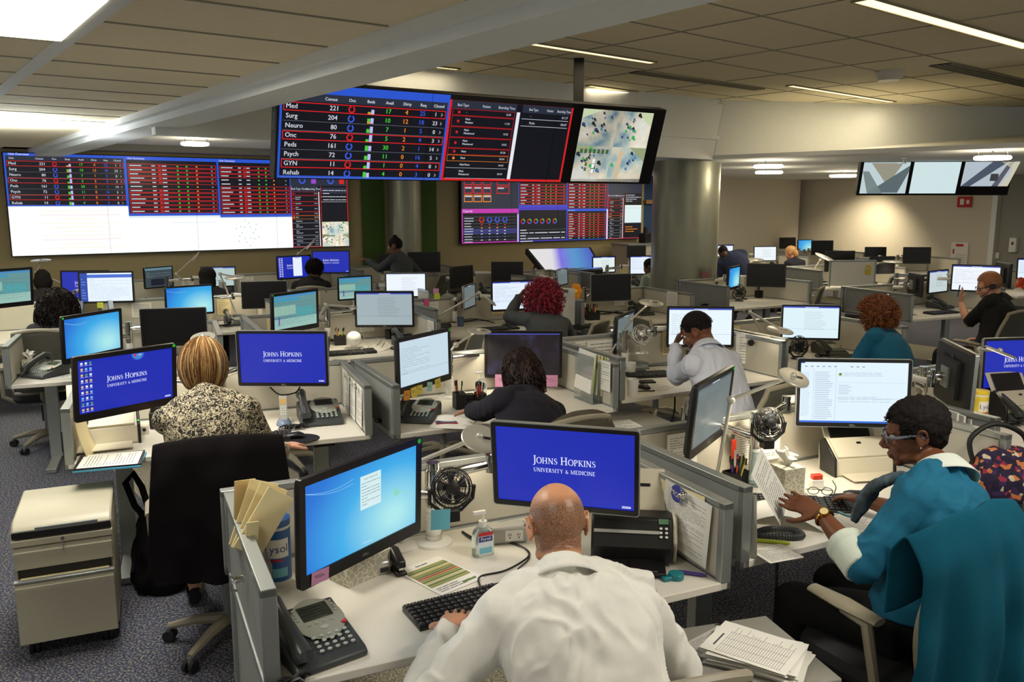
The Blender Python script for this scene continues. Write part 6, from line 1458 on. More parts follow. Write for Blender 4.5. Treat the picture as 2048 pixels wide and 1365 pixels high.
lamp('lamp arm above the star-field monitor', SP('S4', .35, .78), dep(912, 690, 5.6), dep(958, 664, 5.75), .085, (4, 4), 8)
lamp('lamp reaching toward the grey form monitor', SP('S9', .45, .8), dep(652, 610, 7.4), dep(706, 616, 7.5), .04, (10, 0), 6)
lamp('round lamp head by the far black monitors on the right', SP('S22', .35, .8), dep(1640, 520, 13.6), dep(1650, 516, 13.5), .17, (15, 20), 10)
lamp('far lamp beside the stooping person in navy', SP('S23', .1, .7), dep(1490, 530, 15.9), dep(1512, 520, 15.9), .15, (8, 0), 12)
lamp('lamp head before the black monitor with the padlock partition', SP('S22', 1.5, .8), dep(1755, 527, 13.4), dep(1785, 524, 13.4), .15, (5, 0), 10)
lamp('lamp arm against the two blue monitors far left of centre', SP('S16', .6, .8), dep(597, 507, 12.3), dep(622, 489, 12.3), .1, (20, -45))

# --- little fans
def fan(label, loc, deg, r=.07, m=black_pl, h=.16, tilt=-18, clip=False):
    t = thing('desk_fan', label, 'fan', loc, R(deg)); o = obj('cage', MB().cyl((0, 0, 0), (0, 0, .001), .001), t, m) if False else None
    T = Matrix.Translation((0, 0, h)) @ Matrix.Rotation(R(90 + tilt), 4, 'X'); k = MB(); k.M = T
    for z, f in ((-.022, .8), (-.012, 1.0), (.012, 1.0), (.022, .8)): k.tube([(r * f * math.cos(a), r * f * math.sin(a), z) for a in [2 * PI * i / 28 for i in range(28)]], .0026, 6, closed=True)
    for f, z in ((.36, -.026), (.52, -.026), (.66, -.025), (.36, .026), (.6, .025)): k.tube([(r * f * math.cos(a), r * f * math.sin(a), z) for a in [2 * PI * i / 24 for i in range(24)]], .0016, 4, closed=True)
    for z, n in ((1, 18), (-1, 18)):
        for i in range(n):
            a = 2 * PI * i / n; b_ = a + .35; k.tube([(r * .3 * math.cos(a), r * .3 * math.sin(a), z * .027), (r * .75 * math.cos(b_ * .5 + a * .5), r * .75 * math.sin(b_ * .5 + a * .5), z * .024), (r * math.cos(b_), r * math.sin(b_), z * .012)], .0014, 4)
    obj('cage', k, t, m)
    k = MB(); k.M = T; k.lathe([(r * .3, -.028), (r * .3, .028)], n=20); k.lathe([(r * .28, .028), (.004, .031)], n=20); obj('hub', k, t, m)
    k = MB(); k.M = T
    for i in range(5):
        a = 2 * PI * i / 5; k.add([(r * .25 * math.cos(a), r * .25 * math.sin(a), -.01), (r * .85 * math.cos(a - .1), r * .85 * math.sin(a - .1), -.012), (r * .85 * math.cos(a + .7), r * .85 * math.sin(a + .7), .01), (r * .25 * math.cos(a + .8), r * .25 * math.sin(a + .8), .01)], [(0, 1, 2, 3)])
    obj('blades', k, t, mat('fan_blade', (60, 60, 62), .5), solid=.0015)
    k = MB(); k.tube([(-r * 1.15, 0, h), (-r * 1.12, .01, h - r * .7), (-r * .5, .01, h - r * 1.25), (r * .5, .01, h - r * 1.25), (r * 1.12, .01, h - r * .7), (r * 1.15, 0, h)], .008, 8)
    k.tube([(0, .01, h - r * 1.25), (0, .01, .01)], .009, 8) if not clip else k.box((0, .01, h - r * 1.45), (.05, .05, .04)); obj('yoke', k, t, m)
    if not clip: k = MB(); k.lathe([(0, 0), (.06, 0), (.055, .012), (0, .015)]); obj('foot', k, t, m)
    return t
fan('black caged fan clipped to the white pole on the bald man’s desk', dep(905, 1065, 2.93), ang('S1', -4), .073, h=.17, clip=True)
fan('dark wire fan beside the bright lamp on the teal-sweatered woman’s desk', dep(1535, 905, 3.75), 10, .07, h=.14, clip=True)
fan('metal fan left of the white-shirted man’s screen', dep(1282, 706, 6.55), 10, .075, lamp_m, h=.15)
fan('black fan under the monitor of the copper afro', dep(1597, 718, 6.6), 20, .075, h=.11)
fan('black fan on the empty desk right of the column', SP('S21', .75, .6), 20, .09, h=.14)
fan('black fan on the desk with the padlock-sticker partition', SP('S22', .75, .55), 20, .1, h=.14)

# --- sanitizer, wipes, tissues
clear_p = mat('clear_plastic', (225, 238, 240), .08, trans=.9)
def sanitizer(label, loc, s=1.0, brand=True, deg=26, m=None):
    t = thing('hand_sanitizer', label, 'sanitizer bottle', loc, R(deg)); t.scale = (s, s, s)
    k = MB(); k.loft([((0, 0, 0), (.036, 0, 0), (0, .022, 0)), ((0, 0, .07), (.036, 0, 0), (0, .022, 0)), ((0, 0, .088), (.03, 0, 0), (0, .019, 0)), ((0, 0, .1), (.014, 0, 0), (0, .013, 0))], 24, e=.55); obj('bottle', k, t, m or clear_p)
    k = MB(); k.cyl((0, 0, .1), (0, 0, .118), .014); k.cyl((0, 0, .118), (0, 0, .143), .005); k.box((-.012, 0, .148), (.042, .013, .01)); obj('pump', k, t, white_pl)
    if brand:
        p = Pane(.0006); p.rect(-.026, .01, .026, .086, mat('label_white', (214, 226, 232), .5), 0); p.rect(-.026, .074, .026, .086, mat('label_red', (190, 40, 50), .5), 1); p.rect(-.024, .054, .024, .072, mat('label_navy', (44, 50, 130), .5), 1); p.text('Purell', 0, .0585, .011, white_pl, 2, 'c'); p.rect(-.022, .014, .022, .034, mat('label_cyan', (120, 190, 206), .5), 1)
        o = obj('label', p.mb, t, sm=False); o.location = (0, -.0228, 0)
    return t
sanitizer('clear pump bottle of hand sanitizer next to the white lamp base', at(966, 1110, DZ), 1.15)
sanitizer('white pump bottle right of the teal-sweatered woman’s head', at(1938, 950, DZ), 1.2, False, m=white_pl)
sanitizer('pump bottle beside the pen organiser of the dark-curled woman', at(962, 792, DZ), 1.1, False)
def wipes(label, loc, s, deg, c, word):
    t = thing('wipes_canister', label, 'canister', loc, R(deg)); t.scale = (s, s, s)
    k = MB(); k.cyl((0, 0, 0), (0, 0, .2), .045, n=32); obj('tub', k, t, mat('tub_white', (222, 226, 224), .35))
    k = MB(); k.lathe([(.046, .2), (.047, .222), (.03, .226), (.0, .226)], n=32); obj('lid', k, t, mat('lid_' + word + str(c[0]), c, .35))
    k = MB(); vs = []; n = 40
    k.lathe([(.0456, .02), (.0456, .19)], n=40); obj('wrap', k, t, mat('wrap%d' % c[0], c, .45))
    # word curved round the tub
    v, f = text_geo(word); xs = [q[0] for q in v]; w = max(xs) - min(xs); k_ = .075 / w; q0_ = min(xs) + w / 2; mbb = MB()
    bx = [(-.62, .125, .62, .168)]
    mbb.grid(lambda u, z: (.0459 * math.sin(-.95 + 1.9 * u), -.0459 * math.cos(-.95 + 1.9 * u), .1 + .062 * z), 14, 1, white_pl)
    mbb.add([(.0463 * math.sin((q[0] - q0_) * k_ / .0456), -.0463 * math.cos((q[0] - q0_) * k_ / .0456), .118 + q[1] * k_) for q in v], f, mat('label_navy', (44, 50, 130), .5))
    mbb.grid(lambda u, z: (.0461 * math.sin(-.5 + u), -.0461 * math.cos(-.5 + u), .088 + .008 * z), 8, 1, mat('label_red', (190, 40, 50), .5))
    mbb.grid(lambda u, z: (.0461 * math.sin(-.4 + 1.2 * u), -.0461 * math.cos(-.4 + 1.2 * u), .035 + .03 * z), 8, 1, mat('label_cyan', (120, 190, 206), .5))
    obj('label', mbb, t, sm=False); return t
wipes('blue and white canister of disinfecting wipes behind the cream envelopes', at(556, 1165, DZ), 1.08, 15, (36, 92, 160), 'Lysol')
wipes('yellow canister of wipes under the monitor seen from behind', SP('S2b', .80, .62), 1.0, 20, (222, 196, 60), 'Lysol')
boxm = bpy.data.materials.new('tissue_box_print'); boxm.use_nodes = True; nt = boxm.node_tree; b_ = nt.nodes['Principled BSDF']; tcn = nt.nodes.new('ShaderNodeTexCoord'); vo = nt.nodes.new('ShaderNodeTexVoronoi'); vo.feature = 'DISTANCE_TO_EDGE'; vo.inputs['Scale'].default_value = 42
nt.links.new(tcn.outputs['Object'], vo.inputs['Vector']); rr_ = nt.nodes.new('ShaderNodeValToRGB'); rr_.color_ramp.interpolation = 'CONSTANT'; rr_.color_ramp.elements[0].color = lin((222, 216, 196)) + (1,); rr_.color_ramp.elements[1].position = .06; rr_.color_ramp.elements[1].color = lin((178, 174, 154)) + (1,)
nt.links.new(vo.outputs['Distance'], rr_.inputs[0]); nt.links.new(rr_.outputs[0], b_.inputs['Base Color'])
def tissues(label, loc, deg, w=.115, d=.115, h=.13, tis=True, seed=1):
    t = thing('tissue_box', label, 'tissue box', loc, R(deg)); k = MB(); k.box((0, 0, h / 2), (w, d, h)); obj('box', k, t, boxm, bevel=.002)
    if tis:
        rd = random.Random(seed); k = MB()
        for q in range(3):
            a = rd.uniform(0, 6); k.grid(lambda u, v, a=a, q=q: ((u - .5) * (.02 + .085 * v) * math.cos(a) + .012 * math.sin(v * 5 + q) * v, (u - .5) * (.02 + .085 * v) * math.sin(a) + .014 * math.sin(u * 9 + q) * v, h - .005 + .09 * v * (1 - .2 * abs(u - .5)) - .03 * v * v * q * .5), 10, 10)
        obj('tissue', k, t, mat('tissue', (238, 236, 226), .9), solid=.001)
    return t
tissues('patterned tissue box with a white tissue standing up, right of the dark wire fan', at(1573, 958, DZ + .06) - Vector((0, 0, .06)), 22, h=.125)
tissues('patterned tissue box tucked under the angled wallpaper monitor in front', at(722, 1150, DZ), 50, .2, .11, .085, False)
tissues('tissue box with crumpled tissues on the desk at the far left', at(62, 745, DZ), 30, h=.1, seed=4)

# --- scanners
def scanner_cream(label, loc, deg, s=1.0):
    t = thing('document_scanner', label, 'scanner', loc, R(deg)); t.scale = (s, s, s)
    cr = mat('scanner_cream', (214, 206, 184), .4)
    k = MB(); k.prism([(-.07, 0), (.075, 0), (.085, .12), (.03, .145), (-.06, .075)], -.145, .145, cr, axis='x'); obj('body', k, t, bevel=.008)
    for s_ in (-1, 1):
        k = MB(); k.prism([(-.078, .0), (.05, .0), (.07, .13), (.035, .152), (-.068, .082)], s_ * .145 - .006, s_ * .145 + .006, black_pl, axis='x'); obj('side_band', k, t, bevel=.003)
    k = MB(); k.M = Matrix.Translation((0, -.014, .1125)) @ Matrix.Rotation(math.atan2(.07, .09), 4, 'X'); k.box((0, 0, .004), (.26, .105, .012), cr); k.box((.0, .02, .0105), (.022, .012, .002), black_pl); obj('lid', k, t, bevel=.004)
    k = MB(); k.M = Matrix.Translation((0, .085, .165)) @ Matrix.Rotation(R(58), 4, 'X'); k.box((0, .02, 0), (.25, .13, .008)); k.box((0, .02, .006), (.2, .11, .006), mat('tray_dark', (40, 38, 38), .4)); obj('paper_tray', k, t, black_pl, bevel=.003)
    k = MB(); k.box((0, -.12, .012), (.23, .1, .006)); obj('output_tray', k, t, cr, bevel=.002)
    for i in range(3): obj('button', MB().ell((.145, -.055 + i * .02, .095 + i * .016), (.006, .006, .004)), t, mat('green_led', (70, 200, 90), .4, emit=.5)); return t
scanner_cream('cream and black document scanner at the left end of the blonde woman’s desk', at(205, 886, DZ), 26, 1.3)
scanner_cream('cream document scanner with papers in its tray, under the mail monitor', at(1712, 942, DZ), 10, 1.1)
scanner_cream('cream scanner at the far right edge under the blue logo monitor', at(2035, 835, DZ), 14, 1.1)
def scanner_black(label, loc, deg):
    t = thing('document_scanner', label, 'scanner', loc, R(deg)); cr = mat('scanner_cream', (214, 206, 184), .4)
    k = MB(); k.prism([(-.09, .012), (.08, 0), (.1, .1), (.06, .165), (-.03, .165), (-.1, .075)], -.15, .15, black_pl, axis='x'); obj('body', k, t, bevel=.01)
    k = MB(); k.prism([(-.05, .0), (.09, 0), (.108, .1), (.068, .172), (-.025, .172), (-.085, .09)], .15, .165, cr, axis='x'); obj('side_panel', k, t, cr, bevel=.01)
    k = MB(); k.M = Matrix.Translation((0, -.066, .121)) @ Matrix.Rotation(R(52), 4, 'X'); k.box((-.02, .0, .003), (.24, .012, .004), silver); obj('trim_strip', k, t)
    k = MB(); k.M = Matrix.Translation((.115, -.052, .138)) @ Matrix.Rotation(R(50), 4, 'X'); k.box((0, .02, .004), (.036, .02, .003), mat('green_lcd', (90, 130, 96), .3)); 
    for i in range(6): k.ell((-.01 + (i % 2) * .02, -.006 - (i // 2) * .016, .004), (.006, .005, .003), white_pl)
    obj('control_panel', k, t)
    k = MB(); k.M = Matrix.Translation((0, .085, .2)) @ Matrix.Rotation(R(58), 4, 'X'); k.box((0, .03, 0), (.25, .17, .01), cr); k.box((-.03, .03, .006), (.006, .15, .004), light_gr); k.box((.02, .05, .006), (.1, .012, .003), black_pl); obj('feed_tray', k, t, bevel=.003)
    k = MB(); k.box((0, -.14, .02), (.24, .12, .008)); k.box((.04, -.14, .026), (.1, .1, .004)); obj('output_tray', k, t, black_pl, bevel=.002); return t
scanner_black('large black and cream scanner right of the bald head', at(1262, 1112, DZ), ang('S1', -32))

# --- task chairs, coats over them
chair(.26, 1.95, 108, 'office chair of the bald man, only its curved top edge in view')
chair(-1.33, 3.70, 108, 'grey office chair under a long black coat behind the blonde woman')
chair(.16, 4.16, 122, 'office chair with a brown-grey jacket behind the dark-curled woman')
chair(1.36, 2.80, 122, 'office chair with cream arms and a teal jacket, lower right')
chair(1.43, 4.92, 118, 'mesh office chair of the man in the white shirt')
chair(2.9, 5.95, 128, 'pale office chair behind the copper afro')
chair(4.66, 8.16, 118, 'cream-backed chair of the man with the headset')
chair(3.5, 10.35, 150, 'mesh chair at the empty desk right of the column')
chair(5.05, 11.9, 150, 'tall mesh chair before the padlock-sticker partition')
chair(.5, 7.35, 150, 'mesh chair turned sideways right of the red-haired woman')
chair(1.35, 7.7, 40, 'empty mesh chair left of the sideways grey monitor')
chair(-3.95, 6.95, 115, 'chair back behind the very big dark curls')
chair(-1.75, 6.3, 165, 'empty mesh chair between the black and teal spreadsheet monitors')
chair(-1.05, 12.4, 120, 'chair behind the black monitor right of the standing woman')
chair(-2.5, 10.5, 100, 'chair of the short-haired person in black')
chair(-.55, 6.5, 200, 'round-backed chair behind the list monitor with sticky notes')

def drape(name, label, cat, base, heading, zt, w, h, m, seed=0, d=.05, flare=.1, wav=.02, top_round=.1, parent=None, nf=5, side=.16, amp=.012):
    """cloth hung over a chair back: front and rear falls joined over the top edge"""
    hd = R(heading); f = Vector((math.cos(hd), math.sin(hd), 0)); l = Vector((-f.y, f.x, 0)); b = Vector(base); mb = MB(); rd = random.Random(seed); ph = [rd.uniform(0, 6) for _ in range(6)]
    nu, nv = 60, 40
    def P(u, v):
        s_ = (u - .5) * 2; wd_ = w / 2 * (1 + flare * v); arch = top_round * (abs(s_) ** 2.5)
        z = zt - arch * (1 - v) - h * v
        fold = wav * v * (math.sin(s_ * nf * 1.7 + ph[0] + v) * .6 + math.sin(s_ * nf * 3.3 + ph[1] - v * 2) * .4) + amp * noise.noise(Vector((s_ * 2.4 + seed, v * 5, seed)))
        y = -d - fold - .06 * math.sin(PI * min(1, v * 1.2)) * .6 + side * (abs(s_) ** 3) * (.4 + .6 * v) - .03 * v
        if v < .12: y += d * (1 - v / .12) ** 1.5
        p_ = f * y + l * (-s_ * wd_); return (p_.x, p_.y, z)
    mb.grid(P, nu, nv, m)
    def Q(u, v):
        s_ = (u - .5) * 2; p0 = P(u, 0); q = Vector(p0) + f * (.05 * min(1, v * 4)) + Vector((0, 0, -.28 * v)); return tuple(q)
    mb.grid(Q, nu, 8, m)
    o = obj(name, mb, None, m, solid=.008, weld=True); o.location = b; tag(o, label, cat); sd_ = o.modifiers.new('s', 'SUBSURF'); sd_.levels = 1; sd_.render_levels = 1; return o
blk = mat('black_coat_cloth', (20, 17, 19), .95, noise_amt=.1, nscale=150, bump=.3, bscale=500, spec=.15)
drape('coat', 'long black coat hanging over the blonde woman’s chair almost to the floor', 'coat', (-1.22, 3.38, 0), 108, 1.10, .52, .62, blk, 1, .04, .22, .035, .035, nf=4, amp=.02)
tjm = mat('teal_fleece', (6, 78, 100), .95, noise_amt=.08, nscale=120, bump=.4, bscale=700, spec=.2)
drape('jacket', 'dark teal fleece jacket hung over the chair in the lower right corner', 'jacket', (1.47, 2.50, 0), 122, 1.13, .58, .98, tjm, 5, .05, .3, .06, .07, nf=5, amp=.02)
bj = mat('brown_jacket', (84, 78, 66), .95, noise_amt=.1, nscale=100, bump=.4, bscale=500, spec=.15)
drape('jacket', 'rumpled grey-brown jacket over the chair behind the dark-curled woman', 'jacket', (.335, 3.93, 0), 122, 1.07, .46, .6, bj, 9, .04, .15, .03, .1, nf=5)

# --- pedestal cabinet with casters at the left
pf0 = at(42, 1287, .075); pf1 = at(240, 1251, .075); pw = (pf1 - pf0).length; pd = math.atan2((pf1 - pf0).y, (pf1 - pf0).x)
t = thing('pedestal_cabinet', 'beige rolling drawer pedestal with a half-open file drawer, lower left', 'cabinet', (pf0.x, pf0.y, 0), pd); Dp = .5
k = MB(); k.box((pw / 2, Dp / 2 + .02, .325), (pw, Dp, .49)); obj('body', k, t, beige_pl, bevel=.008)
k = MB(); k.prism([(-.0, .575), (Dp + .03, .575), (Dp + .03, .62), (Dp - .0, .635), (.06, .63), (.01, .60)], 0, pw, beige_pl, axis='x'); obj('top', k, t, beige_pl, bevel=.01)
k = MB(); k.box((pw / 2, .004, .583), (pw - .01, .02, .03), black_pl); k.box((pw / 2 + .02, -.004, .605), (pw * .62, .012, .016), mid_gr); obj('grip_recess', k, t)
k = MB(); k.box((pw / 2, .005, .545), (pw, .03, .03)); obj('top_rail', k, t, beige_pl, bevel=.003)
k = MB(); k.cyl((pw / 2, -.012, .548), (pw / 2, .0, .548), .009); k.box((pw / 2, -.03, .548), (.004, .03, .014)); k.tube([(pw / 2, -.04, .545), (pw / 2 + .006, -.042, .52), (pw / 2, -.04, .5)], .002); obj('lock_and_key', k, t, chrome)
for z0, z1, y in ((.42, .522, 0), (.085, .375, -.05)):
    q = MB(); q.prism([(y - .004, z0), (y + .02, z0), (y + .02, z1), (y + .008, z1), (y - .012, z1 - .02), (y - .01, z1 - .045), (y - .004, z1 - .055)], .004, pw - .004, beige_pl, axis='x'); d_ = obj('drawer', q, t, beige_pl, bevel=.003)
    if y: q = MB(); q.box((pw / 2, y + .005, z1 + .006), (pw - .004, .03, .01)); obj('handle', q, d_, alu, bevel=.002); q = MB(); q.box((pw / 2, .0, z1 - .02), (pw - .05, .08, .05)); obj('folders', q, d_, paper_y)
k = MB(); k.box((pw / 2, .003, .398), (pw - .03, .002, .04)); obj('gap', k, t, black_ma)
for x, y in ((.05, .04), (pw - .05, .04), (.05, Dp - .04), (pw - .05, Dp - .04)):
    q = MB(); q.cyl((x - .02, y, .036), (x - .004, y, .036), .036, n=20); q.cyl((x + .004, y, .036), (x + .02, y, .036), .036, n=20); q.cyl((x, y, .03), (x, y, .085), .012); obj('caster', q, t, rubber)
# black bag
c = at(300, 1195, .0) + Vector((.02, .1, 0)); t = thing('bag', 'soft black bag with a loop handle standing on the carpet by the pedestal', 'bag', c)
q = MB(); q.loft([((0, 0, .0), (.13, 0, 0), (0, .09, 0)), ((0, 0, .06), (.155, 0, 0), (0, .11, 0)), ((-.01, 0, .22), (.13, 0, 0), (0, .1, 0)), ((-.03, 0, .36), (.08, 0, 0), (0, .06, 0)), ((-.05, 0, .42), (.03, 0, 0), (0, .03, 0))], 24); obj('body', fuse(q, .01, 3, mats=[blk], disp=folds(.014, 1.2)), t)
q = MB(); q.tube([(-.03, 0, .36), (-.12, .02, .46), (-.17, .04, .58), (-.13, .05, .63), (-.08, .03, .56), (-.03, 0, .42)], .017, 8); obj('handle', q, t, blk)
# ---------------------------------------------------------------- bald man's desk
def mug(name, label, cat, loc, r, h, m, open_=True):
    t = thing(name, label, cat, loc); k = MB(); k.lathe([(r * .8, 0), (r, h), (r * .94, h), (r * .76, .006)], n=24); obj('body', k, t, m); return t
def pens(label, loc, n, seed, h=.1, w=.03, group=None, cols=None):
    """a handful of pens, each a thing, standing in a holder"""
    rd = random.Random(seed); cols = cols or [(200, 40, 40), (40, 60, 140), (30, 30, 32), (230, 120, 40), (90, 180, 90), (220, 200, 70)]
    for i in range(n):
        x, y = rd.uniform(-w, w) * .8, rd.uniform(-w, w) * .8; c_ = cols[i % len(cols)]; k = MB(); k.cyl((x * .4, y * .4, .006), (x * 1.3, y * 1.3, h + rd.uniform(.03, .07)), .0042, n=8, m=mat('pen_%d_%d' % (c_[0], c_[1]), c_, .35)); k.cyl((x * 1.3, y * 1.3, h + .03), (x * 1.36, y * 1.36, h + .06), .005, n=8, m=black_pl)
        o = obj('pen', k, None, loc=loc); tag(o, label, 'pen', group or label)
def holder(label, loc, deg, w=.08, d=.08, h=.1, m=black_pl, name='pen_holder'):
    t = thing(name, label, 'pen holder', loc, R(deg)); k = MB()
    for c_, s_ in (((0, -d / 2, h / 2), (w, .003, h)), ((0, d / 2, h / 2), (w, .003, h)), ((-w / 2, 0, h / 2), (.003, d, h)), ((w / 2, 0, h / 2), (.003, d, h)), ((0, 0, .002), (w, d, .004))): k.box(c_, s_)
    obj('cup', k, t, m); return t
# envelopes and folders in an acrylic holder
base = at(520, 1215, DZ); dg = ang('S1', 90)
t = thing('file_holder', 'clear acrylic holder with envelopes beside the near-left partition', 'file holder', base, R(dg))
k = MB()
for i in range(3): k.box((0, -.03 + i * .035, .09 + .02 * i), (.2, .003, .18 + .04 * i))
k.box((0, .005, .003), (.2, .085, .004)); obj('dividers', k, t, mat('acrylic', (220, 226, 226), .1, trans=.85))
for i, (px, py, Y_, ry, w_, h_, lb, m_) in enumerate(((489, 1022, 2.66, 4, .07, .21, 'manila folder standing behind the fanned envelopes', mat('manila', (206, 178, 122), .8)), (508, 1028, 2.64, 22, .1, .22, 'cream envelope fanned out of the acrylic holder, rearmost', paper_y), (520, 1036, 2.60, 29, .1, .22, 'cream envelope fanned out of the acrylic holder, middle one', paper_y), (528, 1045, 2.56, 36, .1, .21, 'cream envelope fanned out of the acrylic holder, front one', paper_y), (503, 1085, 2.5, 6, .04, .13, 'small cream envelope upright in front in the acrylic holder', paper_y))):
    k = MB(); k.box((0, 0, 0), (w_, .006, h_), m_); k.box((.004, .008, -.004), (w_, .004, h_), m_); k.box((.007, .015, -.006), (w_, .003, h_), m_)
    o = obj('envelope' if i else 'folder', k, None, sm=False); o.location = dep(px, py, Y_); o.rotation_euler = (0, R(ry), R(38)); tag(o, lb, 'envelope' if i else 'folder')
# stapler, silver tape dispenser
def stapler(label, loc, deg, m=black_pl):
    t = thing('stapler', label, 'stapler', loc, R(deg)); k = MB(); k.box((0, 0, .008), (.04, .14, .014)); obj('base', k, t, m, bevel=.004)
    k = MB(); k.prism([(-.07, .03), (.07, .045), (.06, .075), (.0, .085), (-.065, .055)], -.017, .017, m, axis='x'); obj('top_arm', k, t, m, bevel=.006)
    k = MB(); k.box((0, -.005, .03), (.02, .12, .012)); obj('magazine', k, t, chrome); return t
stapler('black stapler between the angled monitor and the colour chart', at(790, 1140, DZ), 30)
t = thing('electric_stapler', 'silver grey electric stapler left of the black stapler', 'stapler', at(757, 1138, DZ), R(30)); k = MB(); k.prism([(-.06, 0), (.06, 0), (.06, .08), (.03, .1), (-.06, .045)], -.026, .026, silver, axis='x'); obj('body', k, t, silver, bevel=.008); k = MB(); k.box((0, -.062, .02), (.03, .006, .016)); obj('mouth', k, t, black_pl)
sheet('printed colour schedule with olive, green and red bands lying on the bald man’s desk', at(880, 1150, DZ + .002), 44, .2, .26, 3, text='chart')
sheet('list of names pinned to the partition behind the small black fan', SP('S1', .50, .825, .93), ang('S1', 0), .33, .17, 5, rx=0, n=9)
o = obj('sticky_note', MB().box((0, 0, 0), (.07, .001, .075), nb), None, sm=False); o.location = dep(881, 1040, 2.86); o.rotation_euler = (0, R(2), R(15)); tag(o, 'light blue sticky note on the chrome pole below the black fan', 'sticky note')
t = thing('power_box', 'grey desktop power outlet box left of the bald head', 'power outlet', at(1010, 1082, DZ), R(10)); k = MB(); k.box((0, 0, .035), (.17, .08, .07)); obj('housing', k, t, light_gr, bevel=.012)
k = MB(); k.box((.03, -.041, .035), (.07, .003, .042)); pl = obj('outlet_plate', k, t, white_pl); k = MB()
for dx in (.012, .048): k.box((dx - .004, -.043, .04), (.0025, .001, .01)); k.box((dx + .004, -.043, .04), (.0025, .001, .01)); k.cyl((dx, -.0425, .028), (dx, -.0435, .028), .003)
obj('socket', k, pl, black_pl)
def cable(label, pts, r=.0035, m=black_pl):
    o = obj('cable', MB().tube(smooth_pts(pts), r, 6), None, m); return tag(o, label, 'cable')
def smooth_pts(pts, n=6):
    P_ = [Vector(p) for p in pts]; out = []
    for i in range(len(P_) - 1):
        a = P_[max(0, i - 1)]; b = P_[i]; c_ = P_[i + 1]; d = P_[min(len(P_) - 1, i + 2)]
        for j in range(n):
            t_ = j / n; out.append(.5 * ((2 * b) + (c_ - a) * t_ + (2 * a - 5 * b + 4 * c_ - d) * t_ * t_ + (-a + 3 * b - 3 * c_ + d) * t_ ** 3))
    out.append(P_[-1]); return out
D = lambda x, y, dz=.004: at(x, y, DZ + dz)
cable('keyboard cable looping across the bald man’s desk to the outlet box', [D(963, 1178), D(957, 1162), D(965, 1152), D(1010, 1142), D(1050, 1120), D(1058, 1105), D(1035, 1090), D(1000, 1080)])
cable('second black cable running from the outlet box behind the bald head', [D(1040, 1150), D(1035, 1140), D(1058, 1118), D(1050, 1098), D(1015, 1085), D(990, 1078), D(960, 1066)], .003)
cable('dark cable bundle along the foot of the bald man’s rear partition', [D(925, 1065), D(950, 1078, .01), D(985, 1075), D(1000, 1072)], .006)
c = at(1352, 1158, DZ); t = thing('tape_dispenser', 'teal hand-held tape dispenser beside the black scanner', 'tape dispenser', c, R(20)); k = MB(); k.cyl((0, 0, .0), (0, 0, .022), .028, n=28); k.box((-.03, .0, .008), (.05, .03, .016)); obj('body', k, t, mat('teal_plastic', (20, 120, 130), .25), bevel=.003)
c = at(1385, 1152, DZ); t = thing('marker', 'purple marker pen lying behind the teal tape dispenser', 'pen', c, R(-20)); k = MB(); k.tube([(-.05, 0, .008), (.03, 0, .008), (.05, 0, .008)], [.007, .007, .004], 10); obj('barrel', k, t, mat('purple_plastic', (70, 50, 130), .4))
# papers pinned to the right partition, badge
F, e1, e2, W, Dd, th = STN['S1']; rp = lambda v, z: F + e2 * (W - .032) + e1 * v + Vector((0, 0, z))
dgp = math.degrees(th) + 90 + 180
for i, (v, z, w, h, sd, lb, m_) in enumerate(((.20, .885, .28, .24, 4, 'thick wad of printed lists hanging at the front of the right partition', paper), (.225, .89, .26, .235, 6, 'cream page under the wad of lists on the right partition', paper_y), (.45, .90, .2, .2, 8, 'white page pinned behind the wad of lists', paper), (.62, .92, .16, .13, 9, 'transparent-edged notice with a small black stamp on the right partition', paper))):
    sheet(lb, rp(v, z) + e2 * (-.004 * (3 - i)), dgp, w, h, sd, rx=-2, ry=(3, -3, 0, 2)[i], m=m_, n=30 if i < 2 else 12)
c = rp(.24, .985) - e2 * .02; t = thing('badge', 'round blue MOM button badge clipped over the pinned lists', 'badge', c, R(dgp)); k = MB(); k.cyl((0, .0, 0), (0, -.006, 0), .033, n=32); obj('disc', k, t, mat('badge_blue', (52, 60, 150), .35)); p = Pane(.0005); p.text('MOM', 0, -.012, .02, white_pl, 1, 'c', bold=.001); o = obj('lettering', p.mb, t, sm=False); o.location = (0, -.0062, 0); o.rotation_euler = (0, R(15), 0)
c = rp(.19, .995) - e2 * .02; t = thing('magnet_clip', 'chrome bulldog clip beside the blue badge', 'clip', c, R(dgp)); k = MB(); k.cyl((0, 0, 0), (0, -.015, 0), .012); k.ell((0, -.018, 0), .014); obj('clip', k, t, chrome)
t = thing('coat_hook', 'small chrome hook on the outside of the near-left partition', 'hook', STN['S1'][0] + STN['S1'][1] * .3 - STN['S1'][2] * .02 + Vector((0, 0, .93)), th); k = MB(); k.cyl((0, 0, 0), (-.02, 0, 0), .012); k.tube([(-.02, 0, 0), (-.035, 0, -.01), (-.035, 0, -.03), (-.02, 0, -.035)], .004); k.tube([(-.02, 0, 0), (-.035, .012, .01), (-.038, .014, .022)], .004); obj('hook', k, t, chrome)
t = thing('drawer_handle', 'black height-adjust handset under the front edge of the bald man’s desk', 'control', SP('S1', 1.28, .03, DZ - .045), th); k = MB(); k.box((0, 0, 0), (.12, .05, .02)); obj('case', k, t, black_pl, bevel=.006); k = MB(); k.box((0, -.026, 0), (.09, .003, .006)); obj('buttons', k, t, light_gr)
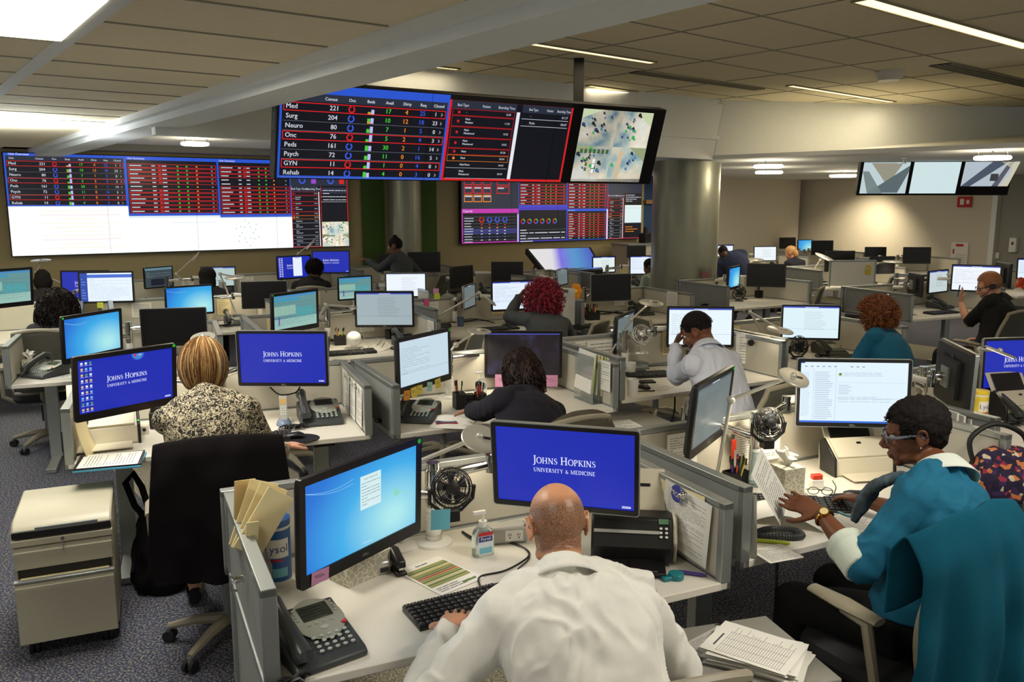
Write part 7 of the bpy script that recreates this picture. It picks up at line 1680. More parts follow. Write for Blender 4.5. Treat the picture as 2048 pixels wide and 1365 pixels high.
# grey pedestal at the lower right with the stack of forms
q0_ = at(1420, 1235, .6); pc_ = at(1500, 1330, .60); t = thing('pedestal_cabinet', 'grey-topped pedestal at the bottom edge under a stack of forms', 'cabinet', (pc_.x, pc_.y, 0), R(16))
k = MB(); k.box((-.13, .06, .585), (.72, .42, .03), mat('grey_laminate', (150, 148, 140), .5, noise_amt=.05, nscale=300)); obj('top', k, t, bevel=.004)
k = MB(); k.box((-.13, .06, .31), (.66, .38, .52)); obj('body', k, t, beige_pl); k = MB()
for x in (-.4, .14):
    for y in (-.08, .2): k = MB(); k.cyl((x, y, 0), (x, y, .05), .025); obj('caster', k, t, rubber)
for i in range(9):
    rd = random.Random(i * 7 + 1); sheet('form in the tall stack of printed forms in the lower right, dog-eared edges', pc_ + Vector((.03 + rd.uniform(-.012, .012), .03 + rd.uniform(-.012, .012), .004 + i * .005)), 60 + rd.uniform(-7, 7), .215, .28, i, text='form', n=26, m=paper, group='stack of printed forms on the grey pedestal')
sheet('grey leaflet poking out from under the stack of forms', at(1425, 1288, .606), 40, .2, .12, 3, m=mat('grey_paper', (196, 194, 188), .8))
t = thing('binder_clip', 'small black binder clip at the rear of the stack of forms', 'clip', at(1448, 1245, .61), R(30)); k = MB(); k.prism([(-.012, 0), (.012, 0), (0, .02)], -.02, .02, black_pl, axis='x'); obj('body', k, t); k = MB(); k.tube([(-.01, -.012, .006), (-.01, -.035, .01), (.01, -.035, .01), (.01, -.012, .006)], .0015); obj('wire', k, t, chrome)

# ---------------------------------------------------------------- teal-sweatered woman's desk
holder('black pen holder crowded with markers by the dim sideways monitor', at(1470, 970, DZ), 30, .11, .06, .07)
pens('coloured marker in the crowded black holder by the dim sideways monitor', at(1470, 970, DZ), 12, 4, .08, .045, cols=[(40, 40, 60), (96, 60, 140), (214, 200, 80), (40, 60, 120), (216, 90, 40), (60, 120, 80)])
t = thing('scissors', 'red-handled scissors hanging upright before the lit partition', 'scissors', (1.047, 3.85, DZ + .135), R(20)); k = MB(); k.box((0, 0, 0), (.016, .006, .15), mat('red_plastic', (214, 66, 40), .35)); k.box((.012, .002, .05), (.014, .006, .05), mat('red_plastic', (214, 66, 40), .35)); obj('handles', k, t); k = MB(); k.box((0, 0, -.1), (.012, .003, .07)); obj('blades', k, t, chrome)
t = thing('acrylic_tube', 'clear upright plastic tube holder between scissors and tissue box', 'holder', at(1510, 972, DZ)); k = MB(); k.lathe([(.03, 0), (.03, .17), (.028, .17), (.028, .003)]); obj('tube', k, t, clear_p)
t = thing('stamp', 'red and white self-inking stamp behind the scanner tray', 'stamp', at(1632, 975, DZ), R(10)); k = MB(); k.box((0, 0, .02), (.06, .035, .04), white_pl); obj('base', k, t, bevel=.003); k = MB(); k.box((0, 0, .052), (.05, .03, .024)); obj('grip', k, t, mat('red_plastic', (214, 66, 40), .35), bevel=.004)
kb(at(1590, 1012, DZ), -8, 'keyboard half hidden beneath the papers of the teal-sweatered woman')
ob = KB
t = thing('mouse_pad', 'round black mouse pad with wrist rest under the dark hand', 'mouse pad', at(1700, 1003, DZ)); k = MB(); k.lathe([(.0, 0), (.095, 0), (.095, .004), (0, .004)], n=32); obj('pad', k, t, black_ma)
def mouse(label, loc, deg): t = thing('mouse', label, 'mouse', loc, R(deg)); k = MB(); k.loft([((0, -.05, .012), (.02, 0, 0), (0, 0, .012)), ((0, -.02, .018), (.03, 0, 0), (0, 0, .018)), ((0, .03, .015), (.029, 0, 0), (0, 0, .015)), ((0, .055, .01), (.02, 0, 0), (0, 0, .01))], 16); obj('shell', k, t, black_pl); return t
mouse('black mouse under the teal-sweatered woman’s right hand', at(1712, 996, DZ + .004), 60)
cable('green-grey cable from the scanner curling over the desk', [D(1665, 962), D(1672, 975), D(1668, 990), D(1680, 1003), D(1690, 1010)], .002)
hnd = TEAL[1]['arms'][1][2] + TEAL[1]['T0']
o = sheet('sheet of paper held up in the teal-sweatered woman’s left hand', hnd + Vector((-.15, .12, .06)), 62, .17, .25, 5, rx=-24, ry=-22)
k = MB(); k.grid(lambda u, v: ((u - .5) * .3 + .02 * v, (v - .5) * .22, .006 + .05 * math.sin(PI * u) * (1 - .4 * v) + .02 * v), 16, 10, paper); o = obj('paper_sheet', k, None, loc=at(1572, 1040, DZ), rotz=R(-20), solid=.001); tag(o, 'large curled blank sheet over the coiled phone cord', 'paper')
t = thing('telephone_handset_cord', 'thick looped dark grey phone cord on the desk near the front corner', 'cord', at(1560, 1075, DZ)); k = MB(); pts = smooth_pts([(-.1, .0, .015), (-.03, .035, .02), (.06, .02, .02), (.08, -.02, .015), (.03, -.035, .015), (-.1, -.02, .015)], 12)
k.tube(pts, .011, 8)
for i, p_ in enumerate(pts[::1]): 
    if 0 < i < len(pts) - 1: dd = (pts[i + 1] - pts[i - 1]).normalized(); u_ = dd.orthogonal().normalized(); w_ = dd.cross(u_); k.tube([p_ + (u_ * math.cos(a) + w_ * math.sin(a)) * .0125 for a in [2 * PI * j / 10 for j in range(10)]], .0025, 4, closed=True)
obj('coil', k, t, dark_gr)
t = thing('highlighter', 'yellow-green highlighter lying below the looped cord', 'pen', at(1545, 1088, DZ), R(-14)); k = MB(); k.tube([(-.07, 0, .008), (.05, 0, .008), (.065, 0, .008)], [.008, .008, .005], 10); obj('barrel', k, t, mat('lime_plastic', (176, 190, 50), .4))
t = thing('pen', 'teal pen on the papers below the gold watch', 'pen', at(1672, 1025, DZ + .003), R(-60)); k = MB(); k.cyl((-.07, 0, .005), (.07, 0, .005), .0045); obj('barrel', k, t, mat('teal_plastic', (20, 120, 130), .25))
t = thing('eyeglasses', 'folded dark eyeglasses beyond the mouse pad', 'glasses', at(1640, 992, DZ), R(-10)); k = MB(); 
for s_ in (-1, 1): k.tube([(s_ * .03 + .024 * math.cos(a), 0, .022 + .017 * math.sin(a)) for a in [2 * PI * i / 16 for i in range(16)]], .002, 5, closed=True); k.tube([(s_ * .055, 0, .026), (s_ * .055, .06, .008), (-s_ * .02, .07, .006)], .002, 5)
k.tube([(-.006, 0, .026), (.006, 0, .026)], .002, 5); obj('frame', k, t, black_pl)
for i in range(6): rd = random.Random(i + 40); sheet('loose sheet in the pile at the front-left corner of the teal-sweatered woman’s desk', at(1552, 1108, DZ + .002 + .003 * i), 24 + rd.uniform(-8, 8), .15, .13, i, group='loose sheets at the desk corner', text='lines')
sheet('wide printed table lying before the teal-sweatered woman', at(1690, 1045, DZ + .002), 15, .3, .22, 12, text='form')
F, e1, e2, W, Dd, th = STN['S2']
for i in range(3): sheet(('spiral-bound pad leaning on the left partition of the teal-sweatered woman’s desk', 'white folder behind the spiral-bound pad', 'printed page against the left partition above the phone cord')[i], F + e2 * (.05 + .012 * i) + e1 * (.1 + .04 * i) + Vector((0, 0, .86)), math.degrees(th) + 90, .22, .25, i + 3, rx=-4)
sheet('form pinned on the lit rear partition right of the dark wire fan', F + e2 * .82 + e1 * (Dd - .01) + Vector((0, 0, .87)), math.degrees(th), .3, .2, 17, rx=0, n=14)
sheet('faint printed list pinned left of the mail monitor', F + e2 * .35 + e1 * (Dd - .01) + Vector((0, 0, .88)), math.degrees(th), .18, .2, 21, rx=0, n=14)
t = thing('file_sorter', 'stepped file sorter full of papers right of the teal-sweatered woman’s head', 'file sorter', at(1905, 925, DZ), R(100)); k = MB()
for i in range(6): k.box((0, -.1 + i * .04, .07 + .012 * i), (.24, .003, .14 + .024 * i), silver)
k.box((0, 0, .003), (.24, .24, .005), silver); obj('frame', k, t)
for i in range(5): o = obj('folder', MB().box((0, 0, 0), (.22, .012, .2 + .015 * i), paper), None, sm=False); o.location = at(1905, 925, DZ) + Matrix.Rotation(R(100), 3, 'Z') @ Vector((0, -.08 + i * .04, .12 + .01 * i)); o.rotation_euler = (0, 0, R(100)); tag(o, 'white paper folder in the stepped sorter right of the teal-sweatered woman', 'folder', 'papers in the stepped file sorter')
# floral bag on the desk at the right
flor = bpy.data.materials.new('floral_cloth'); flor.use_nodes = True; nt = flor.node_tree; b_ = nt.nodes['Principled BSDF']; tcn = nt.nodes.new('ShaderNodeTexCoord'); vo = nt.nodes.new('ShaderNodeTexVoronoi'); vo.inputs['Scale'].default_value = 48; nt.links.new(tcn.outputs['Object'], vo.inputs['Vector'])
rr_ = nt.nodes.new('ShaderNodeValToRGB'); rr_.color_ramp.interpolation = 'CONSTANT'; els = rr_.color_ramp.elements
for i_, (p_, c_) in enumerate(((0, (40, 28, 60)), (.4, (200, 120, 70)), (.52, (60, 40, 90)), (.62, (206, 190, 160)), (.7, (150, 40, 70)), (.8, (30, 26, 50)))):
    e_ = els[i_] if i_ < 2 else els.new(p_); e_.position = p_; e_.color = lin(c_) + (1,)
sp = nt.nodes.new('ShaderNodeSeparateColor'); nt.links.new(vo.outputs['Color'], sp.inputs[0]); nt.links.new(sp.outputs[0], rr_.inputs[0]); nt.links.new(rr_.outputs[0], b_.inputs['Base Color']); b_.inputs['Roughness'].default_value = .9
c = at(2018, 1000, DZ) + Vector((.0, .05, .0)); t = thing('handbag', 'floral patterned handbag at the right edge behind the teal jacket', 'handbag', (c.x, c.y, .73)); k = MB(); k.loft([((0, 0, 0), (.17, 0, 0), (0, .1, 0)), ((0, 0, .1), (.18, 0, 0), (0, .11, 0)), ((0, 0, .2), (.13, 0, 0), (0, .07, 0)), ((0, 0, .23), (.06, 0, 0), (0, .03, 0))], 24); obj('body', fuse(k, .01, 3, mats=[flor], disp=folds(.01)), t)
k = MB(); k.tube(smooth_pts([(-.14, 0, .14), (-.16, .02, .26), (-.05, .03, .33), (.08, .02, .28), (.1, 0, .16)]), .012); obj('strap', k, t, black_ma); k = MB(); k.ell((.1, -.09, .14), (.07, .04, .04)); obj('pouch', k, t, mat('mint_cloth', (60, 180, 150), .8))

# ---------------------------------------------------------------- blonde woman's desk
c = at(222, 927, DZ); 
for i, (dz, m_, lb) in enumerate(((.006, mat('cyan_folder', (80, 170, 210), .5), 'light blue folder at the bottom of the pile by the blonde woman'), (.014, black_pl, 'black clipboard between blue folder and printed page'), (.02, None, 'printed page on top of the black clipboard'))):
    if m_: o = obj('folder' if i == 0 else 'clipboard', MB().box((0, 0, 0), (.31, .25, .008)), None, m_, loc=c + Vector((-.005 * i, .006 * i, dz)), rotz=R(17 + 2 * i)); tag(o, lb, 'folder' if i == 0 else 'clipboard')
    else: sheet(lb, c + Vector((0, 0, dz)), 107, .235, .28, 6, n=16)
F, e1, e2, W, Dd, th = STN['S3']
o = obj('folder', MB().box((0, 0, 0), (.012, .24, .26)), None, mat('brown_leather', (92, 66, 44), .6), loc=F + e2 * .07 + e1 * .42 + Vector((0, 0, DZ + .13)), rotz=th); tag(o, 'brown folder leaning against the left partition behind the cream scanner', 'folder')
k = MB(); k.grid(lambda u, v: ((u - .5) * .02 + .05 * (1 - v) ** 2, (u - .5) * .22, .24 * v), 6, 12, paper_y); o = obj('paper_sheet', k, None, loc=F + e2 * .055 + e1 * .15 + Vector((0, 0, DZ)), rotz=th, solid=.004); tag(o, 'curved cream pages standing in the front-left corner by the scanner', 'paper')
ph2 = phone(at(640, 842, DZ), 20, 'grey desk phone right of the blonde woman, under the silver-edged blue monitor'); ph2.scale = (1.25, 1.25, 1.25)
t = thing('cordless_phone', 'silver cordless phone standing in its cradle left of the grey desk phone', 'phone', at(568, 850, DZ), R(15)); k = MB(); k.loft([((0, 0, 0), (.045, 0, 0), (0, .05, 0)), ((0, .005, .02), (.04, 0, 0), (0, .045, 0)), ((0, .01, .035), (.03, 0, 0), (0, .03, 0))], 20); obj('cradle', k, t, mat('blue_grey_plastic', (110, 126, 150), .4))
k = MB(); k.M = Matrix.Translation((0, .0, .03)) @ Matrix.Rotation(R(-18), 4, 'X'); k.box((0, 0, .07), (.044, .024, .15), silver); k.box((0, -.0125, .11), (.03, .002, .035), mat('orange_lcd', (210, 160, 90), .4))
for i in range(12): k.ell((-.012 + (i % 3) * .012, -.013, .075 - (i // 3) * .014), (.004, .002, .003), white_pl)
obj('handset', k, t, bevel=.004)
t = thing('mouse_pad', 'oval black mouse pad under the blonde woman’s right hand', 'mouse pad', at(600, 878, DZ)); k = MB(); k.lathe([(.0, 0), (.11, 0), (.11, .004), (0, .004)], n=32, sy=.85); obj('pad', k, t, black_ma)
mouse('black mouse beneath the blonde woman’s hand', at(590, 876, DZ + .004), 100)
kb(at(500, 880, DZ), 14, 'keyboard hidden in front of the blonde woman’s elbow')
t = thing('pen_box', 'boxy black desk organiser left of the blonde woman', 'organiser', at(315, 855, DZ), R(20)); k = MB(); k.box((0, 0, .05), (.08, .1, .1)); k.box((0, -.03, .11), (.06, .02, .05)); obj('body', k, t, black_pl, bevel=.008)
t = thing('tape_roll', 'small beige sharpener left of the black desk organiser', 'sharpener', at(290, 868, DZ), R(20)); k = MB(); k.box((0, 0, .025), (.04, .05, .05)); k.cyl((0, -.026, .03), (0, -.03, .03), .01, m=black_pl); obj('body', k, t, beige_pl, bevel=.006)
F, e1, e2, W, Dd, th = STN['S3']; rp = lambda v, z: F + e2 * (W - .034) + e1 * v + Vector((0, 0, z)); dgp = math.degrees(th) + 270
for i, (v, lb) in enumerate(((.16, 'sheaf of white papers hanging at the front of the blonde woman’s right partition'), (.34, 'paper hanging midway on the blonde woman’s right partition'), (.52, 'rearmost paper hanging on the blonde woman’s right partition'))):
    sheet(lb, rp(v, .87) - e2 * .004 * i, dgp, .17, .24, i + 60, rx=-2, n=14); q_ = rp(v, .985) - e2 * .012
    t = thing('magnet_clip', ('front', 'middle', 'rear')[i] + 'most chrome clip holding papers on the blonde woman’s right partition', 'clip', q_, R(dgp)); k = MB(); k.tube([(-.01, 0, 0), (-.012, -.012, .02), (.012, -.012, .02), (.01, 0, 0)], .003); k.box((0, -.004, -.01), (.03, .01, .012)); obj('clip', k, t, chrome)
cable('drooping cables under the silver-edged blue monitor', [dep(540, 775, 5.0), dep(560, 790, 5.0), dep(590, 786, 5.02), dep(600, 774, 5.02)], .005)
t = thing('control_box', 'black height-adjust control under the right end of the blonde woman’s desk', 'control', SP('S3', 1.3, .08, DZ - .045), th); k = MB(); k.box((0, 0, 0), (.12, .08, .025)); obj('case', k, t, black_pl, bevel=.005)

# ---------------------------------------------------------------- dark-curled woman's desk
ph3 = phone(at(838, 838, DZ), -10, 'dark desk phone under the sticky notes at the left of the dark-curled woman')
t = thing('desk_organiser', 'black wire-mesh organiser left of the star-field monitor', 'organiser', at(940, 815, DZ), R(20)); k = MB()
for x0, y0, w, d, h in ((-.07, 0, .07, .09, .1), (.0, -.02, .07, .05, .05), (.07, 0, .06, .08, .09), (.0, .03, .07, .05, .08)):
    for c_, s_ in (((x0, y0 - d / 2, h / 2), (w, .002, h)), ((x0, y0 + d / 2, h / 2), (w, .002, h)), ((x0 - w / 2, y0, h / 2), (.002, d, h)), ((x0 + w / 2, y0, h / 2), (.002, d, h))): k.box(c_, s_)
    k.tube([(x0 - w / 2, y0 - d / 2, h), (x0 + w / 2, y0 - d / 2, h), (x0 + w / 2, y0 + d / 2, h), (x0 - w / 2, y0 + d / 2, h)], .003, 5, closed=True)
obj('mesh_cups', k, t, mat('black_mesh', (30, 28, 28), .5, alpha=.8))
pens('pen or marker in the right cup of the black wire-mesh organiser', at(960, 815, DZ), 6, 12, .11, .03, cols=[(214, 50, 40), (230, 90, 50), (60, 60, 70)]); pens('pen or tool in the left cup of the black wire-mesh organiser', at(918, 812, DZ), 5, 13, .11, .03, cols=[(40, 40, 44), (110, 100, 90), (214, 90, 50)])
k = MB(); k.grid(lambda u, v: ((u - .5) * .26, (v - .5) * .2, .003 + .06 * max(0, v - .5) ** 1.5 + .012 * math.sin(u * 5) * v), 14, 10, paper); o = obj('paper_sheet', k, None, loc=at(905, 850, DZ), rotz=R(-8), solid=.001); tag(o, 'curling sheet beside the dark phone', 'paper')
sheet('flat white sheet right of the curling one, before the mesh organiser', at(945, 838, DZ + .002), 22, .24, .18, 3)
t = thing('smartphone', 'red and blue edged phone lying by the dark desk phone', 'mobile phone', at(893, 848, DZ), R(10)); k = MB(); k.box((0, 0, .006), (.13, .07, .01), mat('red_case', (190, 40, 40), .4)); k.box((0, 0, .0125), (.12, .06, .002), mat('blue_glass', (60, 80, 120), .15)); obj('body', k, t, bevel=.003)
t = thing('file_sorter', 'clear stepped file holder packed with papers right of the dark-curled woman', 'file sorter', at(1190, 800, DZ), R(ang('S4', 90))); k = MB()
for i in range(4): k.box((0, -.06 + i * .05, .1 + .02 * i), (.24, .003, .2 + .04 * i))
k.box((0, .01, .003), (.24, .17, .005)); obj('dividers', k, t, mat('acrylic', (220, 226, 226), .1, trans=.85))
for i in range(7):
    q_ = at(1190, 800, DZ) + Matrix.Rotation(R(ang('S4', 90)), 3, 'Z') @ Vector((.01 * (i % 3), -.05 + i * .022, .16 + .008 * i)); o = obj('folder', MB().box((0, 0, 0), (.21, .01, .27), (paper, mat('lime_folder', (196, 210, 90), .7), paper, paper_y, paper, mat('lime_folder', (196, 210, 90), .7), paper)[i]), None, sm=False); o.location = q_; o.rotation_euler = (R(-6 + 2 * i), R(3 - i), R(ang('S4', 90))); tag(o, 'paper or lime folder packed in the clear stepped holder right of the dark-curled woman', 'folder', 'papers in the clear stepped holder')
sheet('printed sheet in a stand above the stepped file holder', SP('S4', 1.455, .1, .93), ang('S4', 270), .17, .2, 33, rx=0, n=10)
sheet('flyer pinned on the rear-right partition of the dark-curled woman’s desk', SP('S4', 1.2, .83, .9), ang('S4', 0), .2, .16, 34, rx=0, n=8)
sheet('paper lying on the grey pedestal right of the brown-grey jacket', at(1240, 850, .62), 20, .24, .2, 35)
t = thing('pedestal_cabinet', 'grey-topped pedestal right of the chair with the brown-grey jacket', 'cabinet', (at(1255, 850, .6).x, at(1255, 850, .6).y, 0), R(24)); k = MB(); k.box((0, .05, .6), (.55, .45, .03), mat('grey_laminate', (150, 148, 140), .5)); obj('top', k, t, bevel=.004); k = MB(); k.box((0, .05, .32), (.5, .42, .53)); obj('body', k, t, beige_pl)

# ---------------------------------------------------------------- white-shirted man's desk
mug('paper_cup', 'white foam cup at the left front of the white-shirted man’s desk', 'cup', at(1265, 792, DZ), .042, .12, white_pl)
kb(at(1310, 752, DZ), 14, 'keyboard before the white-shirted man’s elbow')
t = thing('calculator', 'small black calculator beside the foam cup', 'calculator', at(1293, 766, DZ), R(10)); k = MB(); k.box((0, 0, .008), (.12, .08, .015)); obj('body', k, t, black_pl, bevel=.003)
mouse('black mouse behind the foam cup', at(1288, 778, DZ), 30)
t = thing('food_container', 'round clear lidded container behind the foam cup', 'container', at(1275, 742, DZ)); k = MB(); k.lathe([(.07, 0), (.085, .06), (.09, .065), (.06, .075), (.0, .075)], n=28); obj('bowl', k, t, clear_p)
t = thing('pen', 'black pen lying at the front edge of the white-shirted man’s desk', 'pen', at(1290, 784, DZ), R(5)); k = MB(); k.cyl((-.07, 0, .005), (.07, 0, .005), .004); obj('barrel', k, t, black_pl)
F, e1, e2, W, Dd, th = STN['S5']
sheet('faint notes sheet on the rear partition left of the white-shirted man', F + e2 * .45 + e1 * (Dd - .01) + Vector((0, 0, .88)), math.degrees(th), .3, .2, 41, rx=0, n=6)
q_ = dep(1505, 700, 6.55); o = sheet('white page with a round black magnet right of the white-shirted man', q_, math.degrees(th) - 62, .27, .24, 44, rx=0, n=9)
t = thing('magnet', 'round black magnet on the white page right of the white-shirted man', 'magnet', dep(1502, 686, 6.5), R(-30)); k = MB(); k.cyl((0, .01, 0), (0, -.012, 0), .025); obj('disc', k, t, black_pl)
t = thing('mint_canister', 'mint green upright box behind the white-shirted man’s shoulder', 'box', at(1554, 718, DZ), R(20)); k = MB(); k.box((0, 0, .06), (.05, .05, .12)); obj('box', k, t, mat('mint_card', (120, 210, 170), .6))
cable('cables hanging under the white-shirted man’s desk', [SP('S5', .7, .3, .7), SP('S5', .72, .32, .5), SP('S5', .66, .3, .35), SP('S5', .74, .34, .2), SP('S5', .7, .3, .02)], .006)
cable('thin cable dropping beside the teal-sweatered woman’s desk leg', [SP('S2', .22, .05, .7), SP('S2', .2, .03, .4), SP('S2', .16, .05, .12), SP('S2', .12, .0, .02)], .006)

# ---------------------------------------------------------------- further desks
phone(at(92, 752, DZ), -20, 'dark desk phone by the tissue box at the far left'); 
F8 = 'S8'
t = thing('scissors', 'yellow-handled scissors behind the blonde head', 'scissors', (-2.205, 6.99, .9), R(10)); k = MB(); k.tube([(.012 * math.cos(a), 0, .03 + .02 * math.sin(a)) for a in [2 * PI * i / 12 for i in range(12)]], .004, closed=True); k.box((0, 0, -.02), (.012, .004, .07), mat('yellow_plastic', (226, 206, 40), .4)); obj('handles', k, t)
sheet('yellow note under the black monitor behind the blonde head', dep(385, 718, 6.4), 20, .12, .08, 2, rx=0, m=ny)
F, e1, e2, W, Dd, th = STN['S9']
holder('black pen holder on the cluttered desk under the grey form monitor', at(680, 690, DZ), 20, .1, .08, .09); pens('pen in the black holder on the cluttered desk under the grey form monitor', at(680, 690, DZ), 7, 20, .1, .04, cols=[(226, 140, 40), (206, 220, 60), (40, 40, 44), (60, 90, 160)])
sheet('white sheet lying on the cluttered desk under the grey form monitor', at(705, 705, DZ + .002), 10, .28, .2, 52); sheet('second sheet at the front of the cluttered desk', at(690, 722, DZ + .002), -6, .28, .12, 53)
cable('white tangled earphone cable on the cluttered desk', [D(730, 700), D(745, 688), D(760, 696), D(770, 685), D(782, 694), D(765, 702), D(745, 698), D(728, 704)], .004, white_pl)
cable('second white cable loop beside the tangled one', [D(735, 690), D(725, 680), D(745, 672), D(760, 682), D(750, 694)], .004, white_pl)
ph5 = phone(at(815, 692, DZ), 30, 'light desk phone behind the list monitor with sticky notes')
t = thing('power_box', 'grey outlet box on the cluttered desk', 'power outlet', at(742, 672, DZ), R(10)); k = MB(); k.box((0, 0, .035), (.2, .08, .07)); obj('housing', k, t, light_gr, bevel=.01); k = MB(); k.box((.03, -.041, .035), (.09, .003, .045)); obj('outlet_plate', k, t, white_pl)
for i, (x, lb) in enumerate(((712, 'coiled black headset on the cluttered desk'), (778, 'black mug on the cluttered desk'))): t = thing('mug' if i else 'headset', lb, 'mug' if i else 'headset', at(x, 678, DZ)); k = MB(); k.lathe([(.035, 0), (.038, .09), (.034, .09), (.03, .01)]) if i else k.tube([(.05 * math.cos(a), .05 * math.sin(a), .02) for a in [2 * PI * j / 16 for j in range(16)]], .016, closed=True); obj('body', k, t, black_pl)
t = thing('globe_ornament', 'white ball lamp peeking out left of the grey form monitor', 'ornament', SP('S9', .9, .5)); k = MB(); k.ell((0, 0, .09), .07); obj('ball', k, t, white_pl)
o = sheet('certificate with a purple note pinned right of the grey form monitor', SP('S9', 1.51, .12, .9), ang('S9', 270), .17, .2, 61, rx=0, n=9)
o = obj('sticky_note', MB().box((0, 0, 0), (.07, .002, .08), mat('note_purple', (150, 96, 176), .7)), None, sm=False, loc=SP('S9', 1.505, .06, .88)); o.rotation_euler = (0, R(20), R(ang('S9', 270))); tag(o, 'purple sticky note on the certificate', 'sticky note')
for i, (x, y, Y, m_, lb) in enumerate(((872, 583, 8.7, npk, 'pink note on the partition left of the sideways grey monitor'), (874, 593, 8.7, nlime, 'lime note just below the pink one'), (1036, 578, 8.9, mat('hot_pink', (226, 90, 160), .6), 'hot pink card standing left of the red-haired woman’s monitor'))):
    xx = x if i < 2 else 955
    o = obj('sticky_note', MB().box((0, 0, 0), (.06, .002, .06 if i < 2 else .1), m_), None, sm=False, loc=(dep(xx, y, Y) if i < 2 else SP('S10', .25, .885, .97)), rotz=R(20)); tag(o, lb, 'sticky note')
# red-haired woman's and neighbour's desks
holder('black pen holder full of pens right of the red-haired woman', at(1185, 640, DZ), 20, .14, .1, .1); pens('brightly coloured pen in the black holder right of the red-haired woman', at(1180, 640, DZ), 14, 31, .12, .07)
holder('second black holder with pink things by the black monitor', at(1172, 636, DZ), 20, .1, .08, .12)
kb(at(1172, 655, DZ), 30, 'keyboard on the desk right of the red-haired woman')
c = dep(1152, 583, 9.4); t = thing('paper_flower', 'orange paper flower on the arm between white and black monitors', 'flower', c); k = MB()
for i in range(6): a = 2 * PI * i / 6; k.ell((.035 * math.cos(a), 0, .05 * math.sin(a)), (.035, .02, .045), mat('orange_petal', (240, 150, 30), .6))
k.ell((0, -.02, 0), (.025, .02, .025), mat('yellow_center', (246, 206, 80), .6)); obj('petals', k, t); k = MB(); k.tube([(0, 0, 0), (.01, .02, -.2), (0, .05, -(c.z - DZ))], .008); obj('stem', k, t, mat('stem_green', (60, 110, 50), .6))
t = thing('clipboard_stand', 'white clipboard paper hanging right of the red curls', 'clipboard', dep(1128, 612, 8.3), R(-40)); k = MB(); k.box((0, 0, 0), (.26, .006, .36)); obj('board', k, t, paper); k = MB(); k.box((.03, -.008, .15), (.05, .01, .03)); obj('clip', k, t, chrome)
sheet('page with a red pin on the partition left of the column', SP('S10b', 1.46, .35, .9), ang('S10b', 270), .2, .22, 71, rx=0, n=8)
mug('plant_pot', 'dark woven bowl below the black monitor left of the column', 'bowl', at(1285, 630, DZ), .1, .12, mat('woven_dark', (74, 74, 60), .9, bump=.6, bscale=60)); 
for x, y, dgk, lb in ((1515, 590, 14, 'keyboard on the empty desk right of the column'), (1655, 572, 14, 'keyboard on the desk with the padlock-sticker partition'), ): kb(at(x, y, DZ), dgk, lb)
phone(SP('S21', .15, .5), 20, 'desk phone beside the narrow wallpaper monitor at the column')
q_ = SP('S22', 1.62, .35, .92); t = thing('padlock_sticker', 'yellow padlock sticker on the white partition of the far desk', 'sticker', dep(1737, 540, 13.14), R(10)); k = MB(); k.box((0, 0, -.03), (.09, .004, .09)); k.tube([(-.03, 0, .02), (-.03, 0, .06), (0, 0, .08), (.03, 0, .06), (.03, 0, .02)], .01); obj('padlock', k, t, mat('padlock_yellow', (226, 200, 60), .5))
# white board partition there
t = thing('whiteboard_panel', 'white partition board carrying a yellow padlock sticker', 'partition', dep(1705, 548, 13.15), R(6)); k = MB(); k.box((0, .01, 0), (.72, .02, .38)); obj('board', k, t, white_pl); k = MB()
for c_, s_ in (((0, .01, .2), (.76, .03, .025)), ((-.37, .01, 0), (.025, .03, .4)), ((.37, .01, 0), (.025, .03, .4))): k.box(c_, s_)
obj('frame', k, t, alu)
t = thing('document_stand', 'notice clipped on the outer partition left of the headset man', 'notice', SP('S7', -.016, .32, .94), R(ang('S7', -90))); k = MB(); k.box((0, 0, 0), (.2, .004, .05), paper); k.box((0, -.003, .015), (.2, .003, .015), mat('notice_blue', (60, 80, 150), .5)); obj('card', k, t, sm=False); k = MB(); k.ell((0, -.01, .04), .02); obj('clip', k, t, chrome)
t = thing('orange_plant', 'orange fabric item below the white monitor at the right edge', 'cloth', at(2044, 590, DZ) + Vector((0, 0, .1))); k = MB(); rd = random.Random(3)
for i in range(14): k.ell((rd.uniform(-.12, .12), rd.uniform(-.05, .05), rd.uniform(0, .12)), rd.uniform(.03, .05), mat('orange_cloth', (214, 80, 40), .8))
obj('folds', k, t)
# counter with black machine left of the column
c = dep(1285, 488, 17.2); t = thing('counter', 'tall grey counter partition left of the column beneath the far video wall', 'counter', (c.x, c.y, 0), R(34)); k = MB(); k.box((0, 0, .6), (1.2, .5, 1.2), panel_in); k.box((0, 0, 1.22), (1.24, .54, .04), alu); obj('body', k, t)
t = thing('coffee_machine', 'small black machine standing on the far counter left of the column', 'machine', Vector((c.x + .05, c.y + .04, 1.24)), R(34)); k = MB(); k.box((0, 0, .1), (.16, .2, .2)); k.cyl((.02, 0, .2), (.02, 0, .32), .05); obj('body', k, t, black_pl, bevel=.01)
k = MB(); k.box((.0, 0, .08), (.1, .06, .16)); o = obj('box', k, None, white_pl, loc=(c.x + .3, c.y + .15, 1.24), rotz=R(34)); tag(o, 'small white box beside the black machine on the far counter', 'box')
